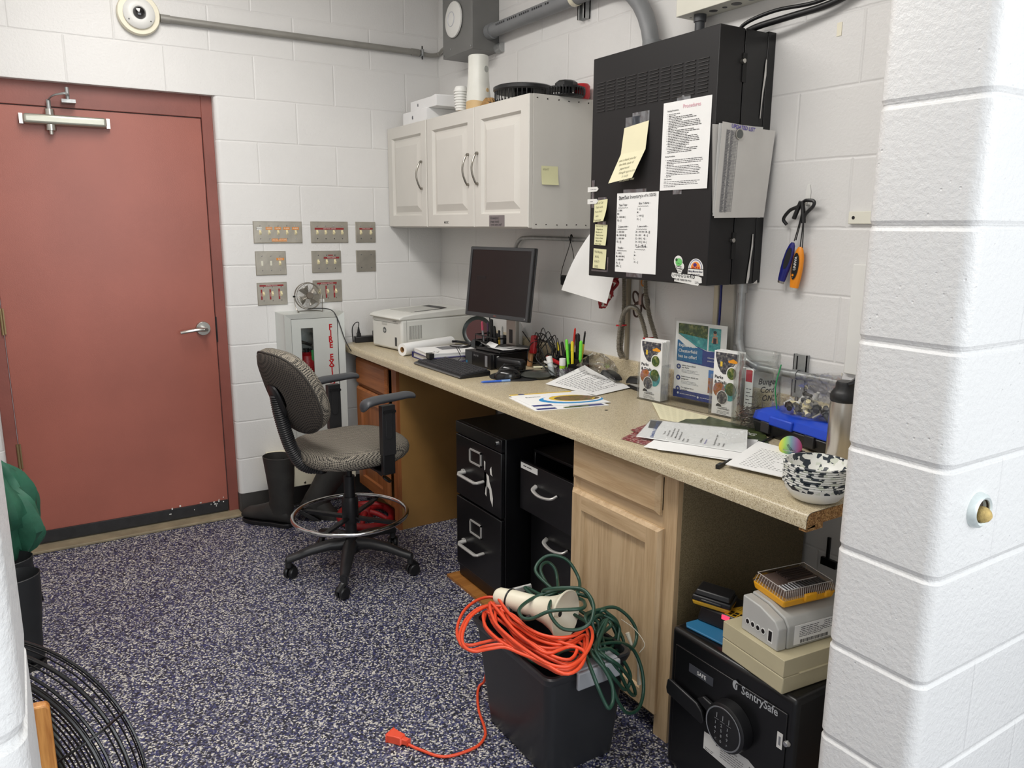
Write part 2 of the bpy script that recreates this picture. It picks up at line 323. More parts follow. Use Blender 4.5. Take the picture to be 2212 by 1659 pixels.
    def done(s, name, parent=None, label=None, cat=None, group=None, kind=None, bev=0, seg=2, smooth=40, sub=0, origin=None, shell=0):
        bmesh.ops.remove_doubles(s.bm, verts=s.bm.verts, dist=1e-6) if not any(mt in (INK,) for mt in s.mats) else None
        loc = V((0, 0, 0)); parent = parent or s.root
        if parent is None:
            cs = [v.co for v in s.bm.verts]
            loc = V(origin) if origin else V(((min(c.x for c in cs) + max(c.x for c in cs)) / 2, (min(c.y for c in cs) + max(c.y for c in cs)) / 2, min(c.z for c in cs)))
            if kind == 'structure' and origin is None: loc = V((0, 0, 0))
            bmesh.ops.translate(s.bm, vec=-loc, verts=s.bm.verts)
        me = bpy.data.meshes.new(name); s.bm.to_mesh(me); s.bm.free()
        for mt in s.mats: me.materials.append(mt)
        for p in me.polygons: p.use_smooth = True
        me.set_sharp_from_angle(angle=R(smooth))
        o = bpy.data.objects.new(name, me); COL.objects.link(o); o.location = loc; o.parent = parent
        if shell: md = o.modifiers.new('s', 'SOLIDIFY'); md.thickness = shell; md.offset = 0
        if bev:
            md = o.modifiers.new('b', 'BEVEL'); md.width = bev; md.segments = seg; md.limit_method = 'ANGLE'; md.angle_limit = R(35); md.harden_normals = False
        if sub: md = o.modifiers.new('u', 'SUBSURF'); md.levels = md.render_levels = sub
        if label: o['label'] = label
        if cat: o['category'] = cat
        if group: o['group'] = group
        if kind: o['kind'] = kind
        return o
def thing(name, label, cat, loc, rz=0, group=None, rot=None):
    o = bpy.data.objects.new(name, None); COL.objects.link(o); o.location = loc; o.rotation_euler = rot or (0, 0, rz); o['label'] = label; o['category'] = cat
    o.empty_display_size = .05
    if group: o['group'] = group
    o.matrix_world = M.Translation(V(loc)) @ o.rotation_euler.to_matrix().to_4x4()
    return o
def LG(root, X=None): return G(root, X if X is not None else M.Identity(4))   # draw in the thing's own coordinates
def copytree(o, parent=None):
    c = o.copy(); COL.objects.link(c); c.parent = parent
    for ch in list(o.children): copytree(ch, c)
    return c
YM = ((0, -1, 0), (0, 0, 1))   # right/up of a surface that faces -x (the desk wall side)
XP = ((1, 0, 0), (0, 0, 1))    # right/up of a surface that faces -y (the door wall side)
# ---------------------------------------------------------------- setting
Z0 = 0
g = G().m(FLOOR); g.box((-2.9, -7, -.05), (1.2, .3, 0)); g.done('floor', kind='structure')
g = G().m(mat('ceiling_paint', (226, 224, 220), .8)); g.box((-2.9, -3.45, 3.0), (1.2, .3, 3.08)); g.done('ceiling', kind='structure')
g = G().m(BLK_R); g.box((0, -3.22, 0), (.2, .2, 3.0)); g.done('wall_right', kind='structure')
DL, DR, DH = -2.235, -1.2192, 2.1336
def bull(x0, y0, x1, y1, cx, cy, n=6): return []
g = G().m(BLK_B)
rr = .022   # bullnosed block edges beside the door opening
def sect(pts, z0, z1): g.prism(pts, z0, z1)
arc = lambda cx, cy, a0, a1, r, n=6: [(cx + r * cos(R(a0 + (a1 - a0) * i / n)), cy + r * sin(R(a0 + (a1 - a0) * i / n))) for i in range(n + 1)]
sect([(.0, 0), (.0, .2), (DR, .2)] + arc(DR + rr, rr, 180, 270, rr, 12), 0, DH)
sect([(DL, .2), (-2.9, .2), (-2.9, 0)] + arc(DL - rr, rr, 270, 360, rr, 12), 0, DH)
g.box((-2.9, 0, DH), (0, .2, 3.0)); g.done('wall_back', kind='structure', smooth=11)
g = G().m(BLK_R); g.box((-2.9, -3.22, 0), (-2.74, 0, 3.0)); g.done('wall_left', kind='structure')
# front wall with the opening the camera looks through: grooved courses, bullnosed jambs
def coursed(outline, zs, g, ins=.0035):
    n = len(outline); P = [V((x, y, 0)) for x, y in outline]
    nor = []
    for i in range(n):
        t = (P[(i + 1) % n] - P[i - 1]).normalized(); nor.append(V((t.y, -t.x, 0)))
    levels = [(zs[0], 0)]
    for z in zs[1:-1]: levels += [(z - .009, 0), (z - .004, ins * .7), (z, ins), (z + .004, ins * .7), (z + .009, 0)]
    levels.append((zs[-1], 0)); pr = None
    for z, i_ in levels:
        cur = [g.v((p.x - m_.x * i_, p.y - m_.y * i_, z)) for p, m_ in zip(P, nor)]
        if pr:
            for i in range(n): g.f([pr[i], pr[(i + 1) % n], cur[(i + 1) % n], cur[i]])
        pr = cur
crs = [0] + [2.1336 - .2032 * k for k in range(10, -1, -1)] + [2.3368]
PX, PY0, PY1 = -.797, -3.235, -3.435
rb = .026
g = G().m(BLK_P)
coursed(arc(PX + rb, PY0 - rb, 90, 180, rb, 12) + arc(PX + rb, PY1 + rb, 180, 270, rb, 12) + [(1.2, PY1), (1.2, PY0)], crs, g)
g.box((PX, PY1, 2.3368), (1.2, PY0, 3.0)); g.done('wall_front', kind='structure', smooth=11)
g = G().m(BLK_P); LX = -2.119
coursed([(LX - .8, PY0), (LX - .8, PY1)] + arc(LX - rb, PY1 + rb, 270, 360, rb, 12) + arc(LX - rb, PY0 - rb, 0, 90, rb, 12), crs, g)
g.box((LX - .8, PY1, 2.3368), (PX, PY0, 3.0)); g.done('wall_front', kind='structure', smooth=11)
g = G().m(COVE)
g.prism([(-1.212, 0), (-1.212, -.004), (-1.17, -.006), (0, -.006), (0, 0)], 0, .112); g.prism([(-1.218, .1), (-1.222, .1), (-1.222, .01), (-1.2, -.004), (-1.2, 0)], 0, .112)
g.prism([(-1.2, 0), (-1.2, -.018), (0, -.018), (0, 0)], 0, .008); g.done('baseboard_back', kind='structure')
g = G().m(COVE).box((-.006, -3.2, 0), (0, -.02, .112)); g.done('baseboard_right', kind='structure')
# door frame, threshold
FY = .045
g = G().m(FRAME)
g.box((DL, FY, 0), (DL + .051, FY + .12, DH)); g.box((DR - .051, FY, 0), (DR, FY + .12, DH)); g.box((DL + .051, FY, DH - .102), (DR - .051, FY + .12, DH))
g.done('trim_1', kind='structure', bev=.002)
g = G().m(mat('threshold', (140, 128, 104), .7, var=.2, vs=14, bs=40, bd=.002)); g.box((DL, -.045, 0), (DR, .16, .014)); g.done('trim_2', kind='structure', bev=.004)
dr = thing('door_1', 'closed dusty red steel door with lever handle and overhead closer', 'door', (DL + .051, FY + .012, .02)); dr['kind'] = 'structure'
g = G(dr).m(DOOR); g.box((DL + .054, FY + .008, .075), (DR - .054, FY + .05, DH - .105)); g.done('leaf', bev=.0015)
g = G(dr).m(C('sweep', (34, 34, 36), .5, var=.3, vs=30)); g.box((DL + .056, FY - .004, .022), (DR - .056, FY + .05, .078)); g.done('sweep', bev=.001)
g = G(dr).m(WHITE)
for i in range(16):
    x = DR - .06 - abs(random.gauss(0, .16)); z = random.uniform(.05, .095); w = random.uniform(.002, .012)
    g.box((x - w, FY - .0052, z), (x, FY - .0035, z + random.uniform(.002, .01)))
g.done('paint_chips')
for z in (1.09, .46, 1.82):
    g = G(dr).m(C('brass_worn', (150, 130, 96), .4, .8)); g.cyl((DL + .05, FY - .004, z - .06), (DL + .05, FY - .004, z + .06), .007, n=12); g.box((DL + .05, FY - .003, z - .058), (DL + .062, FY + .01, z + .058)); g.done('hinge')
hx, hz = -1.335, 1.005
hd = G(dr).m(NICK); hd.cyl((hx, FY + .008, hz), (hx, FY - .008, hz), .036, .034, 32); h = hd.done('handle', bev=.001)
g = G(dr).m(NICK); g.cyl((hx, FY - .004, hz), (hx, FY - .055, hz), .011); g.tube([(hx + .008, FY - .055, hz), (hx - .03, FY - .058, hz + .002), (hx - .075, FY - .056, hz - .003), (hx - .115, FY - .048, hz - .01)], lambda t: .0115 - .003 * t, 12, 5, flat=.75); g.done('lever', h)
g = G(dr).m(CHROME); g.cyl((hx + .004, FY - .056, hz), (hx + .004, FY - .068, hz), .009); g.done('lock_cylinder', h)
g = G(dr).m(BLACKM); g.box((DR - .0515, FY - .002, .93), (DR - .0475, FY + .03, 1.06)); g.done('strike_plate')
cl = G(dr).m(C('closer_alu', (176, 176, 164), .35, .6, .08)); cz = 1.972
cl.box((-2.015, FY - .05, cz - .021), (-1.690, FY + .008, cz + .021)); c = cl.done('door_closer', bev=.012, seg=4)
g = G(dr).m(NICK)
for x in (-2.03, -1.690): g.box((x, FY - .02, cz - .022), (x + .015, FY + .006, cz + .022))
g.done('end_plate', c)
g = G(dr).m(NICK); ax = -1.912; g.cyl((ax, FY - .024, cz + .02), (ax, FY - .024, cz + .045), .02); g.cyl((ax, FY - .024, cz - .02), (ax, FY - .024, cz - .045), .021); g.cyl((ax, FY - .024, cz - .04), (ax, FY - .024, cz - .062), .009); g.done('spindle', c)
g = G(dr).m(GALV); g.cyl((ax, FY - .024, cz + .04), (ax, FY - .024, cz + .085), .009)
g.tube([(ax, FY - .024, cz + .085), (ax + .02, FY - .06, cz + .1), (ax + .06, FY - .09, cz + .108), (ax + .075, FY - .06, cz + .11)], .009, 8, 4, flat=.4)
g.cyl((ax + .075, FY - .05, cz + .09), (ax + .075, FY - .05, cz + .14), .008); g.box((ax + .05, FY - .055, cz + .075), (ax + .105, FY, cz + .09)); g.done('closer_arm', c)

# ---------------------------------------------------------------- door wall fittings
def switch_plate(x0, x1, z0, z1, gangs, label, tags, off=()):
    t = thing('switch_plate', label, 'light switch', ((x0 + x1) / 2, 0, z0), group='steel switch plates on the door wall')
    F = frame((x0, -.001, z0), *XP); w, h = x1 - x0, z1 - z0
    g = G(t); g.X = F; g.m(PLATE); e = .003
    A = [g.v(q) for q in ((0, 0, 0), (w, 0, 0), (w, h, 0), (0, h, 0))]; Bq = [g.v(q) for q in ((0, 0, .003), (w, 0, .003), (w, h, .003), (0, h, .003))]; Cq = [g.v(q) for q in ((e, e, .006), (w - e, e, .006), (w - e, h - e, .006), (e, h - e, .006))]
    for P_, Q_ in ((A, Bq), (Bq, Cq)):
        for i in range(4): g.f([P_[i], P_[(i + 1) % 4], Q_[(i + 1) % 4], Q_[i]])
    g.f(Cq); g.m(CHROME)
    for i in range(gangs):
        cx = w * (i + .5) / gangs if gangs < 3 else (w - gangs * .0457) / 2 + .0457 * (i + .5)
        for yy in (.3, -.3): g.cyl((cx, h / 2 + yy * h, .0055), (cx, h / 2 + yy * h, .0078), .0034, n=10)
    p = g.done('cover_plate')
    for i in range(gangs):
        cx = w * (i + .5) / gangs if gangs < 3 else (w - gangs * .0457) / 2 + .0457 * (i + .5)
        if tags is not None:
            g = G(t); g.X = F; g.m(IVORY if i not in off else C('blank_ivory', (214, 212, 196), .5)); g.box((cx - .005, h / 2 - .012, .005), (cx + .005, h / 2 + .012, .0075))
            if i not in off: g.box((cx - .0042, h / 2 - .009, .007), (cx + .0042, h / 2 + .003, .018), M.Rotation(R(28), 3, 'X'))
            g.done('toggle', bev=.0008)
    for (mt, u0, v0, u1, v1, txt) in (tags or []):
        g = G(t); g.X = F; g.m(mt); g.box((u0 * w, v0 * h, .0058), (u1 * w, v1 * h, .0072)); g.m(WHITE if mt is not WHITE else INK)
        if txt:
            if (u1 - u0) * w > (v1 - v0) * h: s_ = (v1 - v0) * h * .8; g.text(txt, s_, (u0 + u1) / 2 * w, v0 * h + (v1 - v0) * h * .25, .0074, mid=True, sx=min(1, (u1 - u0) * w / (len(txt) * s_ * .6)))
            else: g.text(txt, (u1 - u0) * w * .8, u1 * w - (u1 - u0) * w * .2, (v0 + v1) / 2 * h, .0074, ang=pi / 2, mid=True)
        g.done('label_strip')
    return t
O, Rd = LORG, LRED
switch_plate(-1.069, -.818, 1.43, 1.54, 5, 'widest steel switch plate with five toggles and orange label strips', [(WHITE, .07, .6, .17, .73, 'POOL'), (O, .25, .62, .38, .74, 'SLIDE'), (O, .43, .62, .56, .74, 'SLIDE'), (O, .61, .62, .74, .74, 'PUMP'), (O, .79, .62, .93, .74, 'PUMP'), (O, .36, .08, .67, .21, 'CIRCULATION PUMPS')])
switch_plate(-.771, -.566, 1.43, 1.541, 4, 'steel switch plate with four toggles under one long dark red strip', [(Rd, .1, .62, .88, .71, 'LEFT POOL LIGHTS')])
switch_plate(-.522, -.407, 1.43, 1.541, 2, 'small steel switch plate with two toggles, nearest the upper cabinets', [(Rd, .18, .63, .85, .71, 'POOL LIGHTS')])
switch_plate(-1.067, -.910, 1.267, 1.389, 3, 'steel switch plate with one toggle, two blanked slots and an orange tag', [(O, .68, .62, .93, .72, 'SLIDE')], off=(0, 1))
switch_plate(-.773, -.611, 1.272, 1.388, 3, 'steel switch plate with three toggles and a short red strip, middle row', [(Rd, .4, .64, .93, .72, 'POOL LIGHTS'), (Rd, .55, .77, .72, .82, '')])
switch_plate(-.524, -.410, 1.272, 1.388, 2, 'blank steel cover plate with no toggles', None)
switch_plate(-1.067, -.913, 1.112, 1.229, 3, 'steel switch plate left of the small fan with a red strip beside each toggle', [(Rd, .08, .83, .88, .9, 'GENERAL LIGHTING'), (Rd, .11, .25, .16, .7, 'OFFICE'), (Rd, .4, .25, .45, .7, 'GUARD'), (Rd, .7, .25, .75, .72, 'LOCKERS')])
switch_plate(-.773, -.613, 1.113, 1.232, 3, 'steel switch plate partly hidden behind the small fan', [(Rd, .14, .82, .82, .9, 'GENERAL LIGHTING'), (Rd, .42, .2, .47, .75, 'STORAGE'), (Rd, .7, .2, .75, .75, 'HALL'), (WHITE, .18, .02, .36, .16, '')])
# camera dome, conduit
t = thing('security_camera', 'round white dome camera mounted high on the block wall above the door', 'camera', (-1.517, 0, 2.37))
cx, cz = -1.522, 2.452
g = G(t).m(CREAM); g.lathe([(0, 0), (.088, 0), (.09, .004), (.09, .024), (.086, .032), (.0, .032)], (cx, 0, cz), (0, -1, 0), 48); g.done('mounting_ring')
g = G(t).m(WHITE); g.lathe([(.066, .03), (.066, .042), (.058, .05), (.03, .056), (.026, .054)], (cx, 0, cz), (0, -1, 0), 40)
g.done('housing')
g = G(t).m(BLACK)
for a in (90, 215, 325): g.cyl((cx + .055 * cos(R(a)), -.05, cz + .055 * sin(R(a))), (cx + .055 * cos(R(a)), -.053, cz + .055 * sin(R(a))), .003, n=8)
g.done('housing_screws')
g = G(t).m(C('dome_black', (14, 14, 16), .05, spec=.8)); g.lathe([(.027, .05), (.026, .062), (.018, .074), (0, .079)], (cx, 0, cz), (0, -1, 0), 28); g.done('lens_dome')
g = G().m(CONDP); za = 2.447
g.tube([(-1.432, -.02, za), (-1.39, -.02, za)], .018, 14, 1); g.tube([(-1.40, -.02, za), (-.16, -.02, za)], .0155, 14, 1); g.tube([(-.175, -.02, za), (-.13, -.02, za)], .018, 14, 1)
g.tube([(-.14, -.02, za), (-.06, -.022, za - .006), (0 - .01, -.03, za + .006), (-.03, -.12, za + .012), (-.05, -.34, za + .016)], .011, 12, 5)
g.done('wall_conduit', label='long thin painted conduit running from the dome camera to the corner', cat='conduit')
t = thing('conduit_strap', 'small steel strap holding the thin conduit near the corner', 'strap', (-.11, 0, za - .02))
g = G(t).m(GALV); g.box((-.122, -.04, za - .018), (-.108, 0, za + .018)); g.done('strap_band', bev=.003)
g = G(t).m(BLACKM); g.cyl((-.115, -.03, za + .012), (-.115, -.03, za + .034), .004, n=8); g.cyl((-.115, -.03, za - .034), (-.115, -.03, za - .012), .004, n=8); g.done('strap_screw')
# grey junction box, access point
t = thing('junction_box', 'square grey metal junction box high in the corner', 'electrical box', (-.076, -.5, 2.355))
g = G(t).m(BOXG); g.box((-.15, -.65, 2.355), (0, -.345, 2.8)); g.done('enclosure', bev=.002)
g = G(t).m(GALV)
for y in (-.64, -.355):
    for z in (2.37, 2.62): g.cyl((-.15, y, z), (-.153, y, z), .004, n=8)
g.cyl((-.15, -.43, 2.39), (-.1515, -.43, 2.39), .005, n=10); g.done('cover_screws')
g = G(t).m(GALV); g.cyl((-.01, -.65, 2.37), (-.01, -.70, 2.37), .022, n=16); g.cyl((-.034, -.68, 2.37), (-.028, -.68, 2.37), .009, n=10); g.done('mounting_lug')
t = thing('wifi_access_point', 'white round wireless access point on the grey junction box', 'access point', (-.15, -.478, 2.43))
g = G(t).m(WHITE); g.lathe([(0, 0), (.075, 0), (.083, .006), (.082, .013), (.06, .021), (.0, .025)], (-.15, -.478, 2.518), (-1, 0, 0), 48); g.done('disc')
g = G(t).m(C('ap_ring', (196, 198, 206), .3)); g.lathe([(.031, .0232), (.033, .026), (.035, .0232)], (-.15, -.478, 2.518), (-1, 0, 0), 40); g.done('status_ring')
# large pvc conduit
g = G().m(PVC); xp, zp, rp = -.055, 2.44, .0305
g.tube([(xp, -.652, zp), (xp, -.69, zp)], .036, 24, 1); g.tube([(xp, -.68, zp), (xp, -1.1, zp), (xp, -1.5, zp)], rp, 24, 2)
arcp = [(xp, -1.5 - .32 * sin(R(a)), zp - .32 * (1 - cos(R(a)))) for a in range(0, 91, 10)]
g.tube(arcp + [(xp, -1.82, 2.118)], rp, 24, 1); g.tube([(xp, -1.82, 2.185), (xp, -1.82, 2.118)], .036, 24, 1)
g.m(INK)
for i in range(26):
    y = -.76 - i * .017
    if i % 6 != 5: g.X = frame((xp - rp - .0004, y, zp + .004), (0, -1, 0), (0, 0, 1)); g.rect(0, 0, .009, .008, .0002)
g.X = M.Identity(4); g.done('pvc_conduit', label='thick grey plastic conduit from the junction box bending down into the black rack', cat='conduit')
t = thing('strut_bracket', 'short galvanised strut clamping the thick grey conduit to the wall', 'bracket', (0, -1.35, 2.36))
g = G(t).m(GALV); g.box((-.03, -1.375, 2.36), (0, -1.37, 2.62)); g.box((-.03, -1.33, 2.36), (0, -1.325, 2.62)); g.box((-.006, -1.375, 2.36), (0, -1.325, 2.62)); g.box((-.03, -1.375, 2.36), (-.026, -1.361, 2.62)); g.box((-.03, -1.339, 2.36), (-.026, -1.325, 2.62)); g.done('channel')
g = G(t).m(CREAM); g.lathe([(.0315, -.012), (.035, -.012), (.035, .012), (.0315, .012)], (xp, -1.345, zp), (0, 1, 0), 28); g.done('pipe_clamp')
# white electrical box above the rack
t = thing('electrical_panel', 'off-white steel enclosure with round knockouts above the black rack', 'electrical box', (-.045, -2.2, 2.235))
g = G(t).m(OFFW); g.box((-.09, -2.7, 2.228), (0, -1.975, 2.62)); g.done('enclosure', bev=.002)
g = G(t).m(BLACKM)
for y, r in ((-2.0, .004), (-2.105, .014), (-2.155, .008), (-2.205, .017), (-2.27, .014), (-2.34, .014), (-2.42, .016)): g.cyl((-.045, y, 2.2285), (-.045, y, 2.2268), r, n=20)
g.done('knockout_holes')
g = G().m(C('dark_pvc', (66, 68, 72), .45)); g.tube([(-.045, -2.045, 2.228), (-.045, -2.045, 2.117)], .0165, 16, 1); g.tube([(-.045, -2.045, 2.228), (-.045, -2.045, 2.205)], .021, 16, 1); g.tube([(-.045, -2.045, 2.165), (-.045, -2.045, 2.14)], .0185, 16, 1)
g.done('conduit_nipple', label='short dark grey conduit joining the off-white enclosure to the rack', cat='conduit')
for pts, r, lb in (([(-.06, -2.225, 2.121), (-.06, -2.26, 2.155), (-.04, -2.36, 2.175), (-.03, -2.5, 2.17), (-.03, -2.62, 2.19), (-.02, -2.9, 2.24), (-.02, -3.2, 2.26)], .006, 'thin black cable leaving the rack top, upper of the two'), ([(-.04, -2.20, 2.121), (-.06, -2.30, 2.135), (-.05, -2.42, 2.143), (-.03, -2.55, 2.155), (-.02, -2.7, 2.19), (-.02, -2.95, 2.22), (-.02, -3.2, 2.22)], .010, 'thick black cable bundle lying along the rack top and wall')):
    g = G().m(BLACK); g.tube(pts, r, 10, 6); g.done('black_cable', label=lb, cat='cable')
# ---------------------------------------------------------------- worktop and base cabinets
DT = .89; DX = -.645; DY = -3.06
t = thing('worktop', 'long beige speckled laminate worktop running along the right wall', 'worktop', (-.32, -1.5, .852))
g = G(t).m(LAM)
prof = [(.03, .858), (.03, .852), (0, .852), (0, .874), (.0025, .882), (.008, .8875), (.018, .89), (.1, .89)]
sts = [((DX + .1, DY), (-1, 0)), ((DX + .1, -.12), (-1, 0))] + [((DX + .1, -.12), (-cos(R(a)), sin(R(a)))) for a in range(10, 91, 10)]
pr = None
for (cx, cy), (dx, dy) in sts:
    cur = [g.v((cx + dx * (.1 - i_), cy + dy * (.1 - i_), z)) for i_, z in prof]
    if pr:
        for i in range(len(prof) - 1): g.f([pr[i], cur[i], cur[i + 1], pr[i + 1]])
    pr = cur
g.box((DX + .1, DY, .858), (0, -.02, .89)); g.m(CHIP)
g.poly([(DX + .1 - .1 + i_ + .0015, DY - .0003, z - .0012 if z > .86 else z) for i_, z in prof] + [(0, DY - .0003, .8885), (0, DY - .0003, .859)])
g.poly([(DX + .03, DY - .0003, .858), (DX + .06, DY - .0003, .858), (DX + .06, DY - .0003, .845), (DX + .002, DY - .0003, .845), (DX + .002, DY - .0003, .8525)])
g.box((DX + .002, DY, .845), (DX + .06, DY + .02, .8585)); g.done('slab', smooth=50)
g = G().m(LAM)
pts = [(-.03, .889), (-.026, .893), (-.024, .9), (-.024, .972)] + [(-.012 - .012 * cos(R(a)), .972 + .013 * sin(R(a))) for a in (30, 60, 90)] + [(0, .985), (0, .889)]
A = [g.v((x, DY, z)) for x, z in pts]; Bq = [g.v((x, -.02, z)) for x, z in pts]
for i in range(len(pts)): g.f([A[i], A[(i + 1) % len(pts)], Bq[(i + 1) % len(pts)], Bq[i]])
g.f(A[::-1]); g.f(Bq); g.done('backsplash', smooth=50, label='beige speckled laminate backsplash strip along the wall behind the worktop', cat='backsplash')
FX = -.59
def raised(g, y0, y1, z0, z1, x, th, m1, m2, bw=.012):   # slab front with chamfered edge, y0 > y1
    g.m(m1); A = [g.v((x, y, z)) for y, z in ((y0, z0), (y0, z1), (y1, z1), (y1, z0))]; B1 = [g.v((x - th * .45, y, z)) for y, z in ((y0, z0), (y0, z1), (y1, z1), (y1, z0))]
    C1 = [g.v((x - th, y, z)) for y, z in ((y0 - bw, z0 + bw), (y0 - bw, z1 - bw), (y1 + bw, z1 - bw), (y1 + bw, z0 + bw))]
    for P, Q in ((A, B1), (B1, C1)):
        for i in range(4): g.f([P[i], P[(i + 1) % 4], Q[(i + 1) % 4], Q[i]])
    g.m(m2); g.f(C1)
def framed_door(g, y0, y1, z0, z1, x, th, sw, mv, mh, rec=.012):
    raised(g, y0, y1, z0, z1, x, th, mv, mv, .01)
    # remove the flat front and rebuild stiles, rails and a recessed panel
    bm = g.bm; bm.faces.ensure_lookup_table(); bm.faces.remove(bm.faces[-1]); a0, a1, b0, b1 = y0 - .01, y1 + .01, z0 + .01, z1 - .01; X_ = x - th
    def q(m_, pts): g.m(m_); g.poly(pts)
    q(mv, [(X_, a0, b0), (X_, a0 - sw, b0), (X_, a0 - sw, b1), (X_, a0, b1)]); q(mv, [(X_, a1 + sw, b0), (X_, a1, b0), (X_, a1, b1), (X_, a1 + sw, b1)])
    q(mh, [(X_, a0 - sw, b0), (X_, a1 + sw, b0), (X_, a1 + sw, b0 + sw), (X_, a0 - sw, b0 + sw)]); q(mh, [(X_, a0 - sw, b1 - sw), (X_, a1 + sw, b1 - sw), (X_, a1 + sw, b1), (X_, a0 - sw, b1)])
    i0, i1, j0, j1 = a0 - sw, a1 + sw, b0 + sw, b1 - sw; r_ = X_ + rec; e = .004
    O_ = [(X_, i0, j0), (X_, i1, j0), (X_, i1, j1), (X_, i0, j1)]; I_ = [(r_, i0 - e, j0 + e), (r_, i1 + e, j0 + e), (r_, i1 + e, j1 - e), (r_, i0 - e, j1 - e)]
    for i in range(4): q(mv if i % 2 else mh, [O_[i], O_[(i + 1) % 4], I_[(i + 1) % 4], I_[i]])
    q(mv, I_)
t = thing('base_cabinet', 'reddish oak base cabinet at the far end under the worktop', 'cabinet', (-.3, -.4, 0))
g = G(t).m(MELB); g.box((FX + .018, -.655, 0), (-.02, -.637, .85)); g.box((FX + .018, -.165, .1), (-.02, -.147, .85)); g.box((FX + .018, -.637, .1), (-.02, -.165, .118)); g.box((-.03, -.637, .1), (-.02, -.147, .85))
g.box((FX + .07, -.637, 0), (FX + .08, -.147, .1)); g.done('body', bev=.001)
g = G(t).m(WRED); g.box((FX, -.655, .0), (FX + .018, -.6, .85)); g.box((FX, -.17, .1), (FX + .018, -.147, .85)); g.m(WREDH); g.box((FX + .0006, -.6, .1), (FX + .017, -.17, .14)); g.box((FX + .0006, -.6, .66), (FX + .017, -.17, .69)); g.box((FX + .0006, -.6, .82), (FX + .017, -.17, .849)); g.done('face_frame')
g = G(t); raised(g, -.156, -.566, .682, .826, FX - .0005, .019, WREDH, WREDH); g.done('drawer_front', smooth=20)
g = G(t); framed_door(g, -.156, -.566, .11, .668, FX - .0005, .019, .055, WRED, WREDH); g.done('door', smooth=20)
t = thing('base_cabinet', 'unfinished pale wood base cabinet with one drawer and one door beside the safe', 'cabinet', (-.3, -2.36, 0))
g = G(t).m(MEL); g.box((FX + .018, -2.603, 0), (-.02, -2.59, .85)); g.box((FX + .018, -2.128, 0), (-.02, -2.115, .85)); g.box((FX + .018, -2.6, .1), (-.02, -2.12, .112)); g.box((-.03, -2.6, .1), (-.02, -2.12, .85)); g.box((FX + .06, -2.6, 0), (FX + .07, -2.12, .1)); g.done('body', bev=.001)
g = G(t).m(WPALE); g.box((FX, -2.603, 0), (FX + .018, -2.545, .85)); g.box((FX, -2.15, 0), (FX + .018, -2.115, .85)); g.m(WPALEH); g.box((FX + .0006, -2.545, .075), (FX + .017, -2.15, .11)); g.box((FX + .0006, -2.545, .655), (FX + .017, -2.15, .72)); g.box((FX + .0006, -2.545, .82), (FX + .017, -2.15, .849)); g.done('face_frame')
g = G(t); raised(g, -2.124, -2.542, .705, .832, FX - .0005, .019, WPALEH, WPALEH, .014); g.done('drawer_front', smooth=20)
g = G(t); framed_door(g, -2.124, -2.556, .072, .668, FX - .0005, .019, .05, WPALE, WPALEH); g.done('door', smooth=20)
# ---------------------------------------------------------------- filing cabinets
g = G().m(wood('plank', (176, 120, 60), (140, 88, 40), 'X')); g.box((-.628, -1.68, 0), (-.30, -1.25, .012)); g.done('wooden_board', label='thin wooden board lying on the floor under the black filing cabinets', cat='board')
t = thing('filing_cabinet', 'tall black two-drawer filing cabinet with scraped sticker and square label holders', 'filing cabinet', (-.31, -1.467, .012))
x0 = -.575; y0, y1 = -1.278, -1.655
g = G(t).m(BLACKM); g.box((x0, y1, .012), (-.03, y0, .715)); g.done('body', bev=.003)
for i, (z0, z1) in enumerate(((.395, .66), (.075, .385))):
    g = G(t).m(BLACKM); g.box((x0 - .018, y1 + .004, z0), (x0, y0 - .004, z1)); d = g.done('drawer', bev=.003)
    F = frame((x0 - .018, y0, 0), *YM)
    hz_ = .505 if i == 0 else .195; lz = .595 if i == 0 else .285
    g = G(t); g.X = F; g.m(C('pull_silver', (182, 180, 176), .35, .35)); g.tube([(.083, hz_ + .005, 0), (.083, hz_ + .003, .03), (.095, hz_, .036), (.225, hz_, .036), (.237, hz_ + .003, .03), (.237, hz_ + .005, 0)], .0065, 8, 1, flat=1.5); g.box((.068, hz_ - .005, 0), (.085, hz_ + .014, .012)); g.done('pull_handle', d, bev=.001); 
    g = G(t); g.X = F; g.m(C('pull_silver', (182, 180, 176), .35, .35)); u0, u1, v0, v1 = .125, .222, lz - .03, lz + .03
    g.box((u0, v0, 0), (u1, v0 + .006, .005)); g.box((u0, v1 - .006, 0), (u1, v1, .005)); g.box((u0, v0, 0), (u0 + .006, v1, .005)); g.box((u1 - .006, v0, 0), (u1, v1, .005)); g.done('label_holder', d)
    if i == 0:
        g = G(t); g.X = F; g.m(C('torn_paper', (214, 212, 206), .8))
        for pts in ([(.243, .6), (.253, .598), (.252, .565), (.246, .56)], [(.244, .55), (.262, .542), (.27, .5), (.285, .49), (.29, .452), (.3, .44), (.31, .425), (.312, .462), (.3, .5), (.286, .52), (.28, .545), (.262, .552), (.25, .47), (.245, .46)], [(.288, .575), (.3, .59), (.304, .56), (.31, .552), (.292, .556)], [(.244, .555), (.262, .553), (.25, .462), (.262, .455), (.268, .5), (.256, .55)]):
            g.poly([(a, b, .0006) for a, b in pts])
        g.done('torn_sticker', d)
g = G(t).m(BLACKM); g.box((x0 - .006, y1 + .004, .018), (x0, y0 - .004, .07)); g.done('kick_plate', bev=.002); g = G(t).m(BLACKM); g.box((x0 - .018, y1 + .002, .665), (x0, y0 - .002, .715)); g.done('top_rail', bev=.002)
g = G(t).m(CHROME); g.cyl((x0 - .018, -1.615, .692), (x0 - .024, -1.615, .692), .011, n=20); g.done('lock')
